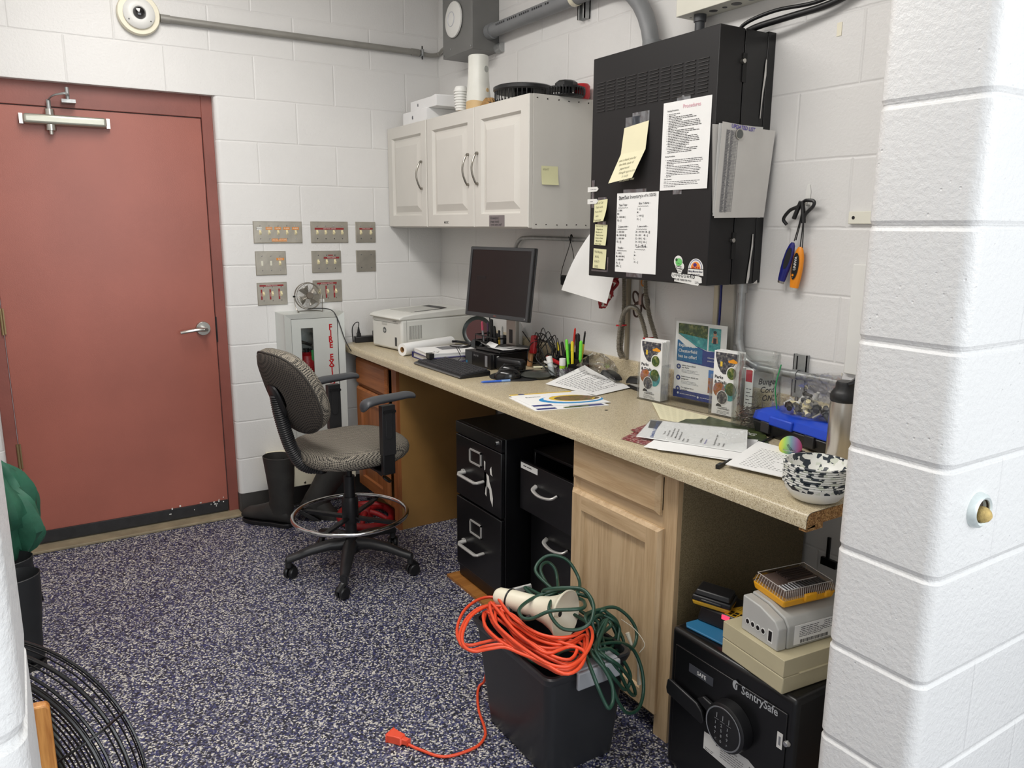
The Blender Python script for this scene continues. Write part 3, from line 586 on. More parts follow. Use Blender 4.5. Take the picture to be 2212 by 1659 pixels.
t = thing('filing_cabinet', 'black filing cabinet with its upper drawer pulled open, beside the pale wood cabinet', 'filing cabinet', (-.26, -1.87, 0))
x0 = -.475; y0, y1 = -1.70, -2.055
g = G(t).m(BLACKM); g.box((x0, y1, .0), (-.03, y0, .44)); g.box((x0, y0 - .012, .44), (-.03, y0, .675)); g.box((x0, y1, .44), (-.03, y1 + .012, .675)); g.box((x0, y1, .665), (-.03, y0, .677)); g.box((-.04, y1, .44), (-.03, y0, .67)); g.done('body', bev=.002)
g = G(t).m(BLACKM); g.box((x0 - .065, y1 + .006, .45), (x0 - .05, y0 - .006, .645)); g.box((x0 - .05, y0 - .03, .46), (-.06, y0 - .025, .59)); g.box((x0 - .05, y1 + .025, .46), (-.06, y1 + .03, .59)); g.box((x0 - .05, y1 + .025, .46), (-.06, y0 - .025, .465)); d = g.done('drawer', bev=.002)
F = frame((x0 - .065, y0, 0), *YM)
g = G(t); g.X = F; g.m(WHITE); g.box((.012, .615, 0), (.125, .638, .001)); g.m(INK); g.lines(.03, .626, .07, 1, .01, .006, .0013); g.done('paper_label', d)
def bow(g, u0, u1, z): g.m(C('pull_silver', (182, 180, 176), .35, .35)); g.tube([(u0, z + .01, 0), (u0 + .01, z, .022), ((u0 + u1) / 2, z - .006, .03), (u1 - .01, z, .022), (u1, z + .01, 0)], .0055, 8, 5, flat=1.6)
g = G(t); g.X = F; bow(g, .118, .25, .56); g.done('pull_handle', d)
F = frame((x0 - .004, y0, 0), *YM)
g = G(t).m(BLACKM); g.box((x0 - .012, y1 + .006, .03), (x0, y0 - .006, .43)); d = g.done('lower_drawer', bev=.002)
g = G(t); g.X = frame((x0 - .012, y0, 0), *YM); bow(g, .118, .25, .34); g.done('lower_pull_handle', d)

# ---------------------------------------------------------------- wall cabinets
UZ0, UZ1, UX = 1.512, 2.037, -.302
def wall_cab(y0, y1, doors, label):
    t = thing('wall_cabinet', label, 'cabinet', (-.15, (y0 + y1) / 2, UZ0), group=None)
    g = G(t).m(WCAB); g.box((UX, y1, UZ0), (0, y0, UZ1)); g.m(C('screw_dark', (60, 56, 50), .4, .6))
    if y1 < -1: 
        for z in (UZ1 - .016, UZ0 + .016):
            for x in (-.285, -.235, -.18, -.13, -.08, -.03): g.cyl((x, y1, z + random.uniform(-.002, .002)), (x, y1 - .0012, z), .0035, n=8)
    g.done('body', bev=.0015)
    for (a, b, side) in doors:
        g = G(t).m(WCAB); X_ = UX - .001; th = .02; z0, z1 = UZ0 + .004, UZ1 - .001; w = a - b; sw = .062
        def loop(ins, x): return [g.v((x, a - ins, z0 + ins)), g.v((x, b + ins, z0 + ins)), g.v((x, b + ins, z1 - ins)), g.v((x, a - ins, z1 - ins))]
        L = [loop(0, X_), loop(0, X_ - th + .004), loop(.004, X_ - th), loop(sw - .004, X_ - th), loop(sw + .004, X_ - th + .013), loop(sw + .014, X_ - th + .013), loop(sw + .046, X_ - th + .0), loop(sw + .047, X_ - th + .0)]
        for P, Q in zip(L, L[1:]):
            for i in range(4): g.f([P[i], P[(i + 1) % 4], Q[(i + 1) % 4], Q[i]])
        g.f(L[-1]); d = g.done('door', smooth=12)
        hy = b + .05 if side == 'R' else a - .03; hm = 1.772
        g = G(t).m(C('handle_nickel', (150, 146, 138), .25, 1)); n_ = 10
        g.tube([(X_ - th, hy, hm - .066), (X_ - th - .010, hy, hm - .064)] + [(X_ - th - .010 - .022 * sin(pi * i / n_), hy, hm - .066 + .132 * i / n_) for i in range(1, n_)] + [(X_ - th - .010, hy, hm + .064), (X_ - th, hy, hm + .066)], .0045, 10, 2); g.cyl((X_ - th, hy, hm - .066), (X_ - th - .01, hy, hm - .066), .0065, n=12); g.cyl((X_ - th, hy, hm + .066), (X_ - th - .01, hy, hm + .066), .0065, n=12)
        g.done('handle', d)
    return t
c1 = wall_cab(-.004, -.486, [(-.006, -.482, 'R')], 'single-door white wall cabinet in the corner')
c2 = wall_cab(-.49, -1.415, [(-.493, -.968, 'R'), (-.973, -1.413, 'L')], 'double-door white wall cabinet nearest the black rack')
UF = frame((UX - .0215, 0, 0), *YM)
t = thing('note_label', 'small grey note with black handwriting taped to the lowest edge of the cabinet door', 'note', (UX - .022, -1.18, 1.517))
g = G(t); g.X = UF; g.m(C('grey_note', (120, 112, 112), .7)); g.box((1.105, 1.52, .0004), (1.232, 1.568, .001)); g.m(INK); g.text('10 men(tor)', .015, 1.112, 1.551, .0013, .01, shear=.1); g.text('(maps tests)', .015, 1.115, 1.537, .0013, .01, shear=.1); g.text('cover extra stuff', .0135, 1.118, 1.524, .0013, .01, shear=.1); g.done('note_paper')
t = thing('pencil_label', 'tiny handwritten word on the middle cabinet door', 'label', (UX - .022, -.70, 1.53))
g = G(t); g.X = UF; g.m(INK); g.text('MUSIC', .016, .672, 1.533, .0003, .008); g.done('lettering')
SF = frame((0, -1.4155, 0), *XP)
g = G(); g.X = SF; g.m(YEL); g.sheet(-.262, 1.688, -.18, 1.762, 10, 10, .0004, lambda u, v: .0008 + .006 * (1 - v) ** 3 + .002 * u * (1 - v)); g.m(INKL); g.text('start?', .014, -.255, 1.745, .0016, .004)
g.done('sticky_note', label='pale yellow sticky note on the side of the white wall cabinet', cat='note')

# ---------------------------------------------------------------- things on top of the wall cabinets
UT = UZ1
def box_thing(name, label, cat, c, size, rz, m1, group=None, bev=.0015, extra=None):
    t = thing(name, label, cat, c, rz, group); g = LG(t); g.m(m1); g.box((-size[0] / 2, -size[1] / 2, 0), (size[0] / 2, size[1] / 2, size[2])); b = g.done('box_body', bev=bev)
    if extra: extra(t, size)
    return t
def apple(t, size, u, v, r, side='x'):
    g = LG(t); g.m(C('logo_grey', (92, 92, 98), .4)); g.X = frame((-size[0] / 2 - .0004, 0, size[2] / 2), *YM) if side == 'x' else frame((0, -size[1] / 2 - .0004, size[2] / 2), *XP)
    out = []
    for i in range(36):
        a = 2 * pi * i / 36; q = r * (1 - .10 * abs(cos(a)) ** 4 * (1 if sin(a) > -2 else 1)); x, y = q * cos(a) * .94, q * sin(a)
        if abs(a - pi / 2) < .35: y -= r * .12
        if abs(a - 1.5 * pi) < .3: y += r * .08
        if x > 0 and abs(y - r * .12) < r * .42: x -= r * .34 * (1 - (abs(y - r * .12) / (r * .42)) ** 2)
        out.append((u + x, v + y))
    g.prism(out, 0, .0005); g.prism([(u + r * .0, v + r * 1.02), (u + r * .18, v + r * 1.12), (u + r * .34, v + r * 1.38), (u + r * .14, v + r * 1.26)], 0, .0005); g.done('fruit_emblem')
WB = C('white_card', (232, 232, 232), .5, var=.02); gb = 'white boxes stacked on the wall cabinets'
box_thing('product_box', 'white box at the bottom of the stack on the corner cabinet', 'box', (-.17, -.285, UT), (.24, .28, .066), 0, WB, gb, extra=lambda t, s: apple(t, s, -.02, .0, .009))
box_thing('product_box', 'white box in the middle of the stack on the corner cabinet', 'box', (-.155, -.36, UT + .0665), (.24, .30, .05), 0, WB, gb, extra=lambda t, s: (apple(t, s, -.06, 0, .008), apple(t, s, .0, 0, .012, 'y')))
box_thing('box_lid', 'thin white lid lying on top of the stacked white boxes', 'lid', (-.15, -.40, UT + .117), (.2, .22, .006), R(-12), WB)
t = thing('light_bulb', 'white ribbed corn light bulb standing on its base on the wall cabinet', 'light bulb', (-.265, -.745, UT))
g = LG(t); g.m(C('bulb_base', (206, 140, 60), .5)); g.lathe([(0, 0), (.012, 0), (.014, .006), (.012, .014)], n=20); g.done('tip')
g = LG(t); g.m(WHITE); pf = [(.012, .012), (.026, .014), (.027, .024)]
for i in range(7): z = .024 + i * .012; r = .027 + .0008 * i; pf += [(r + .003, z + .001), (r + .003, z + .007), (r - .001, z + .008), (r - .001, z + .012)]
g.lathe(pf + [(.03, .112), (.026, .12), (0, .122)], n=28); g.done('ribbed_body', smooth=30)
t = thing('plastic_canister', 'tall white tapered plastic cylinder on the double wall cabinet', 'canister', (-.245, -.875, UT))
g = LG(t); g.m(C('canister_white', (220, 220, 212), .3)); g.lathe([(0, 0), (.056, 0), (.055, .06), (.048, .14), (.046, .2), (.046, .232), (.043, .236), (.04, .234), (.04, .1), (0, .1)], n=40); g.done('shell', smooth=30)
g = LG(t); g.m(C('tan_base', (202, 172, 124), .5))
n = 40; A = [g.v((.0575 * cos(2 * pi * i / n), .0575 * sin(2 * pi * i / n), 0)) for i in range(n)]; Bq = [g.v((.0572 * cos(2 * pi * i / n), .0572 * sin(2 * pi * i / n), .024 + .016 * cos(2 * pi * i / n * 1 - 3.6))) for i in range(n)]
for i in range(n): g.f([A[i], A[(i + 1) % n], Bq[(i + 1) % n], Bq[i]])
g.done('tan_foot')
g = LG(t); g.m(C('tan_base', (202, 172, 124), .5)); d_ = V((cos(R(-70)), sin(R(-70)), 0)); g.cyl(V((0, 0, .085)) + d_ * .045, V((0, 0, .085)) + d_ * .054, .009, n=20); g.done('brown_plug')
g = LG(t); g.m(C('canister_hole', (170, 172, 166), .5)); g.cyl(V((0, 0, .175)) + d_ * .04, V((0, 0, .175)) + d_ * .0475, .014, n=20); g.done('round_recess')
t = thing('crumpled_rag', 'crumpled tan cloth behind the white canister on the wall cabinet', 'cloth', (-.26, -1.0, UT))
g = LG(t); g.m(C('tan_cloth', (150, 116, 72), .9, var=.3, vs=60)); n = 26
top = g.v((0, 0, .035)); rng = []
for k in range(3):
    rng.append([g.v((cos(2 * pi * i / n) * (.018 + .014 * k) * (1 + .2 * sin(i * 5)), sin(2 * pi * i / n) * (.02 + .014 * k) * (1 + .25 * sin(i * 3 + k)), max(0, .04 - .018 * k + .008 * sin(i * 4 + k * 2)) if k < 2 else 0)) for i in range(n)])
for i in range(n): g.f([top, rng[0][i], rng[0][(i + 1) % n]]); [g.f([rng[k][i], rng[k + 1][i], rng[k + 1][(i + 1) % n], rng[k][(i + 1) % n]]) for k in (0, 1)]
g.done('rag_cloth', sub=1)
def cage_fan(name, label, loc, r, h, lid):
    t = thing(name, label, 'fan', loc)
    g = LG(t); g.m(BLACK); n = 40
    g.tube([(r * .9 * cos(2 * pi * i / 20), r * .9 * sin(2 * pi * i / 20), .006) for i in range(20)], .005, 6, 2, closed=True)
    g.lathe([(0, 0), (r * .86, 0), (r * .9, .004)], n=32)
    for i in range(n):
        a = 2 * pi * i / n; c, s_ = cos(a), sin(a); g.tube([(r * .9 * c, r * .9 * s_, .004), (r * c, r * s_, h * .35), (r * c, r * s_, h)], .0022, 5, 2)
    g.done('cage')
    g = LG(t); g.m(BLACK)
    if lid: g.lathe([(0, h - .004), (r * 1.02, h - .004), (r * 1.06, h + .002), (r * 1.06, h + .014), (r * .96, h + .02), (0, h + .024)], n=48)
    else: g.lathe([(0, h - .004), (r, h - .004), (r, h + .004), (r * .6, h + .006), (r * .6, h + .022), (r * .45, h + .03), (0, h + .03)], n=8)
    g.done('top_ring', smooth=30)
    g = LG(t); g.m(MATTE); g.cyl((0, 0, .004), (0, 0, h), r * .32, n=20); g.done('motor')
cage_fan('round_fan', 'larger round black fan lying face down on the wall cabinet', (-.165, -1.13, UT), .125, .055, True)
cage_fan('round_fan', 'smaller black fan beside the red cap on the wall cabinet', (-.12, -1.38, UT), .078, .038, False)
t = thing('thin_stylus', 'thin dark metal rod propped in front of the larger round fan', 'rod', (-.28, -1.04, UT)); g = LG(t); g.m(GREYP); g.tube([(0, -.035, .002), (0, 0, .014), (0, .03, .02)], .002, 6, 2); g.done('rod')
t = thing('red_cap', 'rounded red plastic cap between the wall cabinet and the black rack', 'cap', (-.06, -1.39, UT)); t.location = (-.05, -1.395, UT)
g = LG(t); g.m(RED); g.lathe([(0, 0), (.03, 0), (.034, .01), (.034, .05), (.026, .06), (0, .063)], n=32, sx=1.0); g.done('cap_body')

# ---------------------------------------------------------------- black wall rack and what is stuck on it
RX, RY0, RY1, RZ0, RZ1 = -.247, -1.724, -2.336, 1.338, 2.117
t = thing('equipment_rack', 'large black wall-mounted equipment rack above the worktop', 'rack', (-.12, -2.03, RZ0))
g = G(t).m(RACK); g.box((RX, RY1, RZ0), (-.14, RY0, RZ1)); g.done('front_cover', bev=.003)
g = G(t).m(BLACKM); g.box((-.134, RY1 + .002, RZ0), (-.034, RY0, RZ1)); g.done('hinged_section', bev=.002)
g = G(t).m(BLACKM); g.box((-.034, RY1, RZ0 + .002), (0, RY0, RZ1 + .004))
for z in (2.095, 2.062, 2.03): g.lathe([(.011, 0), (.0125, .0006), (.014, 0)], (-.017, RY1, z), (0, -1, 0), 24)
g.done('back_frame', bev=.002)
g = G(t); g.X = frame((RX, RY0, 0), *YM); g.m(RACKD)
for c in range(10):
    u = .028 + c * .0557
    for r_ in range(2):
        for k in range(5): z = 2.024 - r_ * .056 - k * .0105; g.box((u, z, -.004), (u + .043, z + .0035, .0006))
g.m(C('vent_lip', (58, 56, 56), .4))
for c in range(10):
    u = .028 + c * .0557
    for r_ in range(2):
        for k in range(5): z = 2.024 - r_ * .056 - k * .0105; g.box((u, z + .0036, -.004), (u + .043, z + .0056, .003))
g.done('vent_grille')
SF2 = frame((0, RY1, 0), *XP)
for z in (2.0, 1.46):
    g = G(t); g.X = SF2; g.m(RACKD); g.box((-.146, z - .04, 0), (-.128, z + .045, .004)); g.m(NICK); g.cyl((-.15, z + .02, 0), (-.15, z + .02, .014), .007, n=14); g.done('latch', bev=.001)
g = G(t); g.X = SF2; g.m(C('scraped_white', (216, 214, 210), .7))
def blob(pts, w=.0006): g.poly([(a, b, w) for a, b in pts])
blob([(-.04, 2.04), (-.036, 2.035), (-.035, 1.99), (-.04, 1.96), (-.044, 1.93), (-.049, 1.86), (-.052, 1.86), (-.049, 1.94), (-.045, 1.98), (-.043, 2.02)])
blob([(-.05, 1.5), (-.046, 1.5), (-.044, 1.46), (-.05, 1.42), (-.052, 1.36), (-.058, 1.34), (-.066, 1.34), (-.062, 1.38), (-.056, 1.42), (-.052, 1.46)])
blob([(-.034, 1.338), (-.012, 1.338), (-.014, 1.35), (-.02, 1.346)]); g.done('scratches')
RF = frame((RX, 0, 0), *YM)   # u = -y, v = z on the rack front
def wob(k, a=.004): return lambda u, v: .001 + a * (.5 + .5 * sin(u * 3 + k)) * (1 - v) ** 2 + a * .3 * abs(sin(v * 5 + k))
def tape(t, F, *rects):
    g = G(t); g.X = F; g.m(TAPE)
    for u0, v0, u1, v1 in rects: g.box((u0, v0, .0004), (u1, v1, .0012))
    g.done('tape')
t = thing('paper_note', 'folded cream note with its bottom flap lifting, taped high on the rack front', 'note', (RX, -1.97, 1.68))
g = G(t); g.m(LYEL)
q = lambda u, v, w: (RX - w, -u, v)
g.quadsheet([q(1.908, 1.77, .012), q(2.036, 1.779, .012), q(2.037, 1.872, .002), q(1.911, 1.859, .002)], .0005)
at, nm = g.quadsheet([q(1.875, 1.672, .038), q(2.002, 1.686, .038), q(2.036, 1.779, .012), q(1.908, 1.77, .012)], .0005)
g.m(INKL); g.X = frame(tuple(at(.08, .72) + nm * .0012), tuple(at(1, .7) - at(0, .7)), tuple(at(0, 1) - at(0, 0)))
for i, (s_, u) in enumerate((('just a thank you for', 0), ('the little stack of', .003), ('paperwork', .012), ('thought appreciate', .01), ('it really', .03), ('the Summer lines', .02))): g.text(s_, .0125, u, -.015 * i, 0, .004, shear=.35, sx=.9)
g.X = M.Identity(4); g.done('cream_paper'); tape(t, RF, (1.915, 1.858, 1.99, 1.893), (1.95, 1.866, 2.036, 1.905))
t = thing('paper_note', 'printed opening procedures sheet taped at the top centre of the rack', 'notice', (RX, -2.2, 1.64))
g = G(t); g.X = RF; g.m(PAPER); F_ = wob(1, .003)
g.X = frame((RX, -2.105, 1.64), (.0, -1, .0), (0, -.04, 1)); g.sheet(0, 0, .213, .277, 8, 10, .0004, lambda u, v: .001 + .002 * (1 - v)); g.m(INK)
W_ = .0036; g.text('Opening Procedures', .0062, .02, .248, W_, .02)
g.m(C('ink_pink', (226, 180, 190), .8)); g.text('Procedures', .017, .09, .252, W_ - .0008, .01)
g.m(INK)
v = .238
for n_, wd in ((1, .05), (1, .03), (1, .1), (1, .115), (1, .06), (4, .15), (1, .04), (1, .12), (1, .14), (1, .1), (1, .09), (1, .14), (1, .145), (2, .14), (2, .1), (1, .08), (2, .14), (1, .12)):
    g.rect(.022, v + .0006, .0235, v + .0022, W_)
    for i in range(n_): g.lines(.028, v, wd, 1, .01, .0026, W_, .1); v -= .0052
v -= .008; g.text('Closing Procedures', .0058, .018, v, W_, .02); v -= .011
for n_, wd in ((3, .15), (1, .03), (4, .15), (2, .15), (1, .02)):
    g.rect(.022, v + .0006, .0235, v + .0022, W_)
    for i in range(n_): g.lines(.028, v, wd, 1, .01, .0026, W_, .08); v -= .0052
v -= .004; g.text('CPO Questions', .0055, .018, v, W_, .02); v -= .007
for wd in (.16, .155, .16, .05): g.lines(.018, v, wd, 1, .01, .0026, W_, .06); v -= .0052
g.done('paper_sheet'); tape(t, RF, (2.165, 1.912, 2.225, 1.932), (2.165, 1.626, 2.205, 1.642))
t = thing('paper_note', 'handwritten inventory list on white paper taped to the lower half of the rack', 'notice', (RX, -1.99, 1.36))
g = G(t); g.X = frame((RX, -1.882, 1.361), (0, -1, 0), (0, 0, 1)); g.m(PAPER); g.sheet(0, 0, .217, .277, 8, 10, .0004, lambda u, v: .001 + .0015 * sin(u * 3)); g.m(INK); W_ = .0032
g.text('Shirt/Suit Inventory', .0185, .012, .254, W_, .012, sx=.82, ang=.04); g.text('(as of Fri. 5/23/25)', .0135, .132, .26, W_, .01, sx=.74, ang=.05)
def col(u, v, head, rows):
    g.text(head, .0105, u + .008, v, W_, .012, sx=.95, ang=.03); pts = [(u + .004 + i * .0045, v - .006 + (.0012 if i % 2 else -.0012), W_) for i in range(13)]
    for a, b in zip(pts, pts[1:]): g.poly([(a[0], a[1] - .0007, W_), (b[0], b[1] - .0007, W_), (b[0], b[1] + .0007, W_), (a[0], a[1] + .0007, W_)])
    for i, s_ in enumerate(rows): g.text(s_, .0095, u, v - .018 - i * .0115, W_, .014, sx=.95)
col(.006, .232, 'Tank Tops -', ['S - HH', 'M -', 'L - HH HH |', 'XL - ||']); col(.112, .236, 'Blue T-Shirts -', ['S - |||', 'M -', 'L - HH |||', 'XL - |'])
col(.006, .157, '2 piece suits -', ['S - HH HH', 'M - HH HH |||', 'L - HH HH', 'XL - |||']); col(.108, .158, '1 piece suits -', ['28 - HH HH  38 - |||', '30 - HH     40 - ||', '32 - HH |   42 -', '34 - HH ||  44 - |', '36 - ||     46 - ||'])
col(.006, .082, 'Trunks -', ['S - HH |', 'M - HH HH |', 'L - HH HH', 'XL - ||', 'XXL - ||']); col(.104, .088, 'Guard Shorts -', ['S -', 'M -', 'L -', 'XL - ||'])
g.done('paper_sheet'); tape(t, RF, (1.915, 1.628, 2.035, 1.65), (1.945, 1.346, 2.03, 1.364))
t = thing('paper_notes', 'stack of curling paper lists held by a magnet on the side of the rack', 'notice', (-.14, RY1, 1.55)); t.name = 'paper_list'
for i, (q_, mt, b) in enumerate((([(-.245, 1.565), (-.04, 1.56), (-.036, 1.835), (-.262, 1.828)], PAPER2, .004), ([(-.252, 1.555), (-.035, 1.552), (-.046, 1.832), (-.243, 1.832)], PAPER, .006), ([(-.256, 1.549), (-.03, 1.553), (-.012, 1.822), (-.236, 1.836)], PAPER2, .010))):
    g = G(t); g.m(mt); dpt = .002 + i * .008
    bl = lambda u, v, i=i: .004 * sin(pi * u) + (.012 * (1 - v) * abs(u - .5) if i == 2 else .004 * (1 - v)) + (.014 * max(0, u - .8) / .2 * v if i == 2 else 0)
    Q = [(a, RY1 - dpt, z) for a, z in q_]; at, nm = g.quadsheet(Q, .0004, 10, bl)
    if i == 2:
        g.m(INKP); P0 = at(.16, .952) + nm * .0012; g.X = frame(tuple(P0), tuple(at(.6, .95) - at(.1, .95)), tuple(at(.3, 1) - at(.3, .9))); g.text('UPDATED LIST', .0165, 0, 0, .0015, .016, sx=.95, shear=.1); g.X = M.Identity(4)
        g.m(INKG)
        for r_ in range(56):
            v = .925 - r_ * .0155
            a = at(.085, v) + nm * .0014; b = at(.31, v) + nm * .0016; up = (at(.2, 1) - at(.2, 0)).normalized() * .0004
            g.poly([a - up, b - up, b + up, a + up])
            for u, w_ in ((.09, .06), (.17, .05)):
                a = at(u, v - .008) + nm * .0014; b = at(u + w_ * random.uniform(.6, 1), v - .008) + nm * .0015; up2 = up * 3; g.poly([a - up2, b - up2, b + up2, a + up2])
        for u in (.085, .165, .225, .25, .275, .31):
            a = at(u, .93) + nm * .0015; b = at(u, .065) + nm * .0015; rt = (at(1, .5) - at(0, .5)).normalized() * .0005; g.poly([b - rt, b + rt, a + rt, a - rt])
    g.done('paper_sheet')
g = G(t); g.X = SF2; g.m(NICK); g.cyl((-.166, 1.803, .02), (-.166, 1.803, .026), .0175, .0165, 28); g.m(C('magnet_face', (96, 100, 98), .35)); g.cyl((-.166, 1.803, .0258), (-.166, 1.803, .0268), .0135, n=28); g.done('magnet')
for nm_, u0, v0, w_, h_, an, rows, lb in (('a', 1.756, 1.537, .078, .078, .07, ['Time # Call', 'Field work', 'Phone line #', 'swim', 'Register money'], 'curled yellow sticky note at the top of the three on the rack edge'), ('b', 1.757, 1.455, .073, .075, -.03, ['PASS OUT RD', 'Lifeguards on', 'Monday to Fri', 'Reports to turn', 'money to Chem', 'Mon to Wed', 'ready it Open'], 'middle of the three yellow sticky notes, filled with handwriting'), ('c', 1.752, 1.368, .076, .073, -.03, ['Wait Mopping,', 'MAIL', 'WAIT!', '5005'], 'lowest of the three yellow sticky notes, reading 5005')):
    t = thing('sticky_note', lb, 'note', (RX, -u0 - w_ / 2, v0), group='yellow sticky notes on the rack edge')
    g = G(t); g.X = frame((RX, -u0, v0), (0, -1, an), (0, -an * .6, 1)); g.m(YEL); k = {'a': .016, 'b': .004, 'c': .002}[nm_]
    fn = lambda u, v: .0012 + k * (u * (1 - v)) ** 1.5 + k * .4 * (1 - v) ** 2; g.sheet(0, 0, w_, h_, 8, 8, .0004, fn)
    g.m(INKL if nm_ != 'b' else C('ink_green', (90, 92, 62), .7)); g.warp = lambda p: (p.x, p.y, fn(p.x / w_, p.y / h_) + .0008)
    for i, s_ in enumerate(rows): g.text(s_, h_ / len(rows) * .72, .006 + .004 * (i % 2), h_ - h_ / len(rows) * (i + .85), 0, .008, sx=min(.9, (w_ - .014) / (len(s_) * h_ / len(rows) * .42)))
    g.done('note_paper')
    if nm_ == 'c': tape(t, RF, (1.742, 1.356, 1.842, 1.362), (1.835, 1.356, 1.842, 1.41))
    else: tape(t, RF, (1.772, v0 + h_ - .004, 1.822, v0 + h_ + .012))
for v0, lb in ((1.648, 'upper small white tag clip on the left edge of the rack'), (1.604, 'lower small white tag clip on the left edge of the rack')):
    t = thing('tag_clip', lb, 'tag', (RX, -1.74, v0), group='white tag clips on the rack edge')
    g = G(t); g.X = frame((RX, 0, 0), *YM); g.m(WHITE); g.prism([(1.712, v0), (1.765, v0 + .001), (1.775, v0 + .009), (1.766, v0 + .018), (1.712, v0 + .018)], .001, .004); g.m(INKG); g.lines(1.73, v0 + .008, .022, 1, .01, .003, .0044); g.done('tag_plate')
    if v0 > 1.62: tape(t, RF, (1.732, 1.59, 1.748, 1.69))
# stickers on the rack front
def sticker(label, draw, loc):
    t = thing('sticker', label, 'sticker', loc, group='stickers on the rack front'); g = G(t); g.X = RF; draw(g); g.done('sticker_print')
def disc(g, u, v, a, b, w, n=28, a0=0, a1=360): g.poly([(u + a * cos(R(a0 + (a1 - a0) * i / n)), v + b * sin(R(a0 + (a1 - a0) * i / n)), w) for i in range(n + (0 if a1 - a0 == 360 else 1))])
def s1(g):
    g.m(WHITE); disc(g, 2.205, 1.41, .02, .019, .0006); disc(g, 2.213, 1.394, .02, .015, .00061); disc(g, 2.214, 1.38, .011, .009, .00062)
    g.m(C('clog_green', (112, 196, 110), .5)); disc(g, 2.208, 1.408, .0155, .0125, .001); g.m(C('clog_dark', (38, 84, 48), .5)); disc(g, 2.197, 1.415, .0055, .005, .0012)
    for i in range(4): disc(g, 2.204 + i * .004, 1.404 - .001 * i, .0012, .0016, .0013, 8)
    g.m(INK); g.text('I work for', .0078, 2.196, 1.393, .0013, .02, ang=-.1, sx=.8); g.text('the weekend', .0078, 2.196, 1.3865, .0013, .02, ang=-.1, sx=.75); g.lines(2.207, 1.38, .014, 2, .003, .0018, .0013)
def s2(g):
    g.m(WHITE); disc(g, 2.285, 1.388, .033, .034, .0006, 30, 0, 180); g.poly([(2.25, 1.372, .0006), (2.32, 1.368, .0006), (2.318, 1.39, .0006), (2.252, 1.39, .0006)])
    g.m(NAVY); disc(g, 2.285, 1.39, .028, .029, .0009, 30, 0, 180); g.m(WHITE); disc(g, 2.285, 1.39, .026, .027, .0011, 30, 0, 180); g.m(C('sun_orange', (236, 138, 52), .5)); disc(g, 2.285, 1.39, .021, .022, .0013, 30, 0, 180)
    g.m(C('tree_violet', (74, 40, 120), .5)); disc(g, 2.282, 1.402, .008, .006, .0015, 10); g.rect(2.281, 1.39, 2.283, 1.4, .0015); g.m(RED); disc(g, 2.29, 1.394, .003, .003, .0016, 8); disc(g, 2.274, 1.393, .003, .003, .0016, 8); disc(g, 2.299, 1.393, .002, .004, .0016, 8)
    g.m(C('ink_navy', (24, 30, 70), .6)); g.text('Making Memories Better', .0092, 2.285, 1.378, .0014, .012, sx=.68, mid=True, shear=.2); g.lines(2.266, 1.371, .045, 1, .003, .002, .0014)
def s3(g):
    g.m(WHITE); g.prism([(2.176, 1.362), (2.18, 1.356), (2.192, 1.354), (2.19, 1.344), (2.3, 1.336), (2.304, 1.344), (2.315, 1.346), (2.313, 1.362), (2.3, 1.366), (2.19, 1.372), (2.178, 1.372)], 0, .0008)
    g.m(INK); g.text('L·I·F·E·G·U·A·R·D', .0155, 2.181, 1.3605, .0014, .016, sx=.92, ang=-.03); g.text("I'LL BE THERE FOR YOU", .0085, 2.193, 1.349, .0014, .014, sx=.85, ang=-.04); g.lines(2.285, 1.347, .016, 2, .004, .0022, .0014)
sticker('small sticker of a green clog shoe with lettering', s1, (RX, -2.21, 1.37)); sticker('half-round sunset and tree sticker with script lettering', s2, (RX, -2.285, 1.37)); sticker('white lettered LIFEGUARD sticker at the bottom of the rack', s3, (RX, -2.245, 1.336))
# ---------------------------------------------------------------- things on the worktop
def on(name, label, cat, x, y, rz=0, z=DT, group=None): return thing(name, label, cat, (x, y, z), R(rz), group)
# power strip
t = on('power_strip', 'black power strip with two plugs at the far left end of the worktop', 'power strip', -.50, -.075, -6)
g = LG(t); g.m(BLACK); g.box((-.075, -.02, 0), (.09, .02, .034)); g.done('strip_body', bev=.004)
g = LG(t); g.m(BLACK); g.box((-.06, -.012, .034), (-.04, .012, .052)); g.cyl((-.05, 0, .05), (-.05, 0, .085), .009, .004, 10); g.done('usb_plug', bev=.002)
g = LG(t); g.m(BLACK); g.box((.03, -.016, .034), (.065, .016, .06)); g.cyl((.048, 0, .058), (.05, 0, .09), .012, .007, 12); g.done('mains_plug', bev=.003)
g = G().m(BLACK); g.tube([(-.448, -.08, .975), (-.44, -.07, 1.0), (-.40, -.05, 1.01), (-.35, -.05, .96), (-.30, -.06, .92)], .004, 8, 6); g.done('printer_cable', label='short black power cable looping from the strip behind the printer', cat='cable')
g = G().m(BLACK); g.tube([(-.845, -.125, 1.093), (-.80, -.10, 1.093), (-.735, -.16, 1.088), (-.705, -.178, 1.04), (-.675, -.195, .93), (-.64, -.2, .86), (-.58, -.12, .82), (-.56, -.02, .85), (-.565, -.012, .95), (-.556, -.03, .99), (-.548, -.068, 1.0), (-.549, -.07, .975)], .0026, 8, 7); g.done('fan_cable', label='thin black cable running from the small fan down to the power strip', cat='cable')
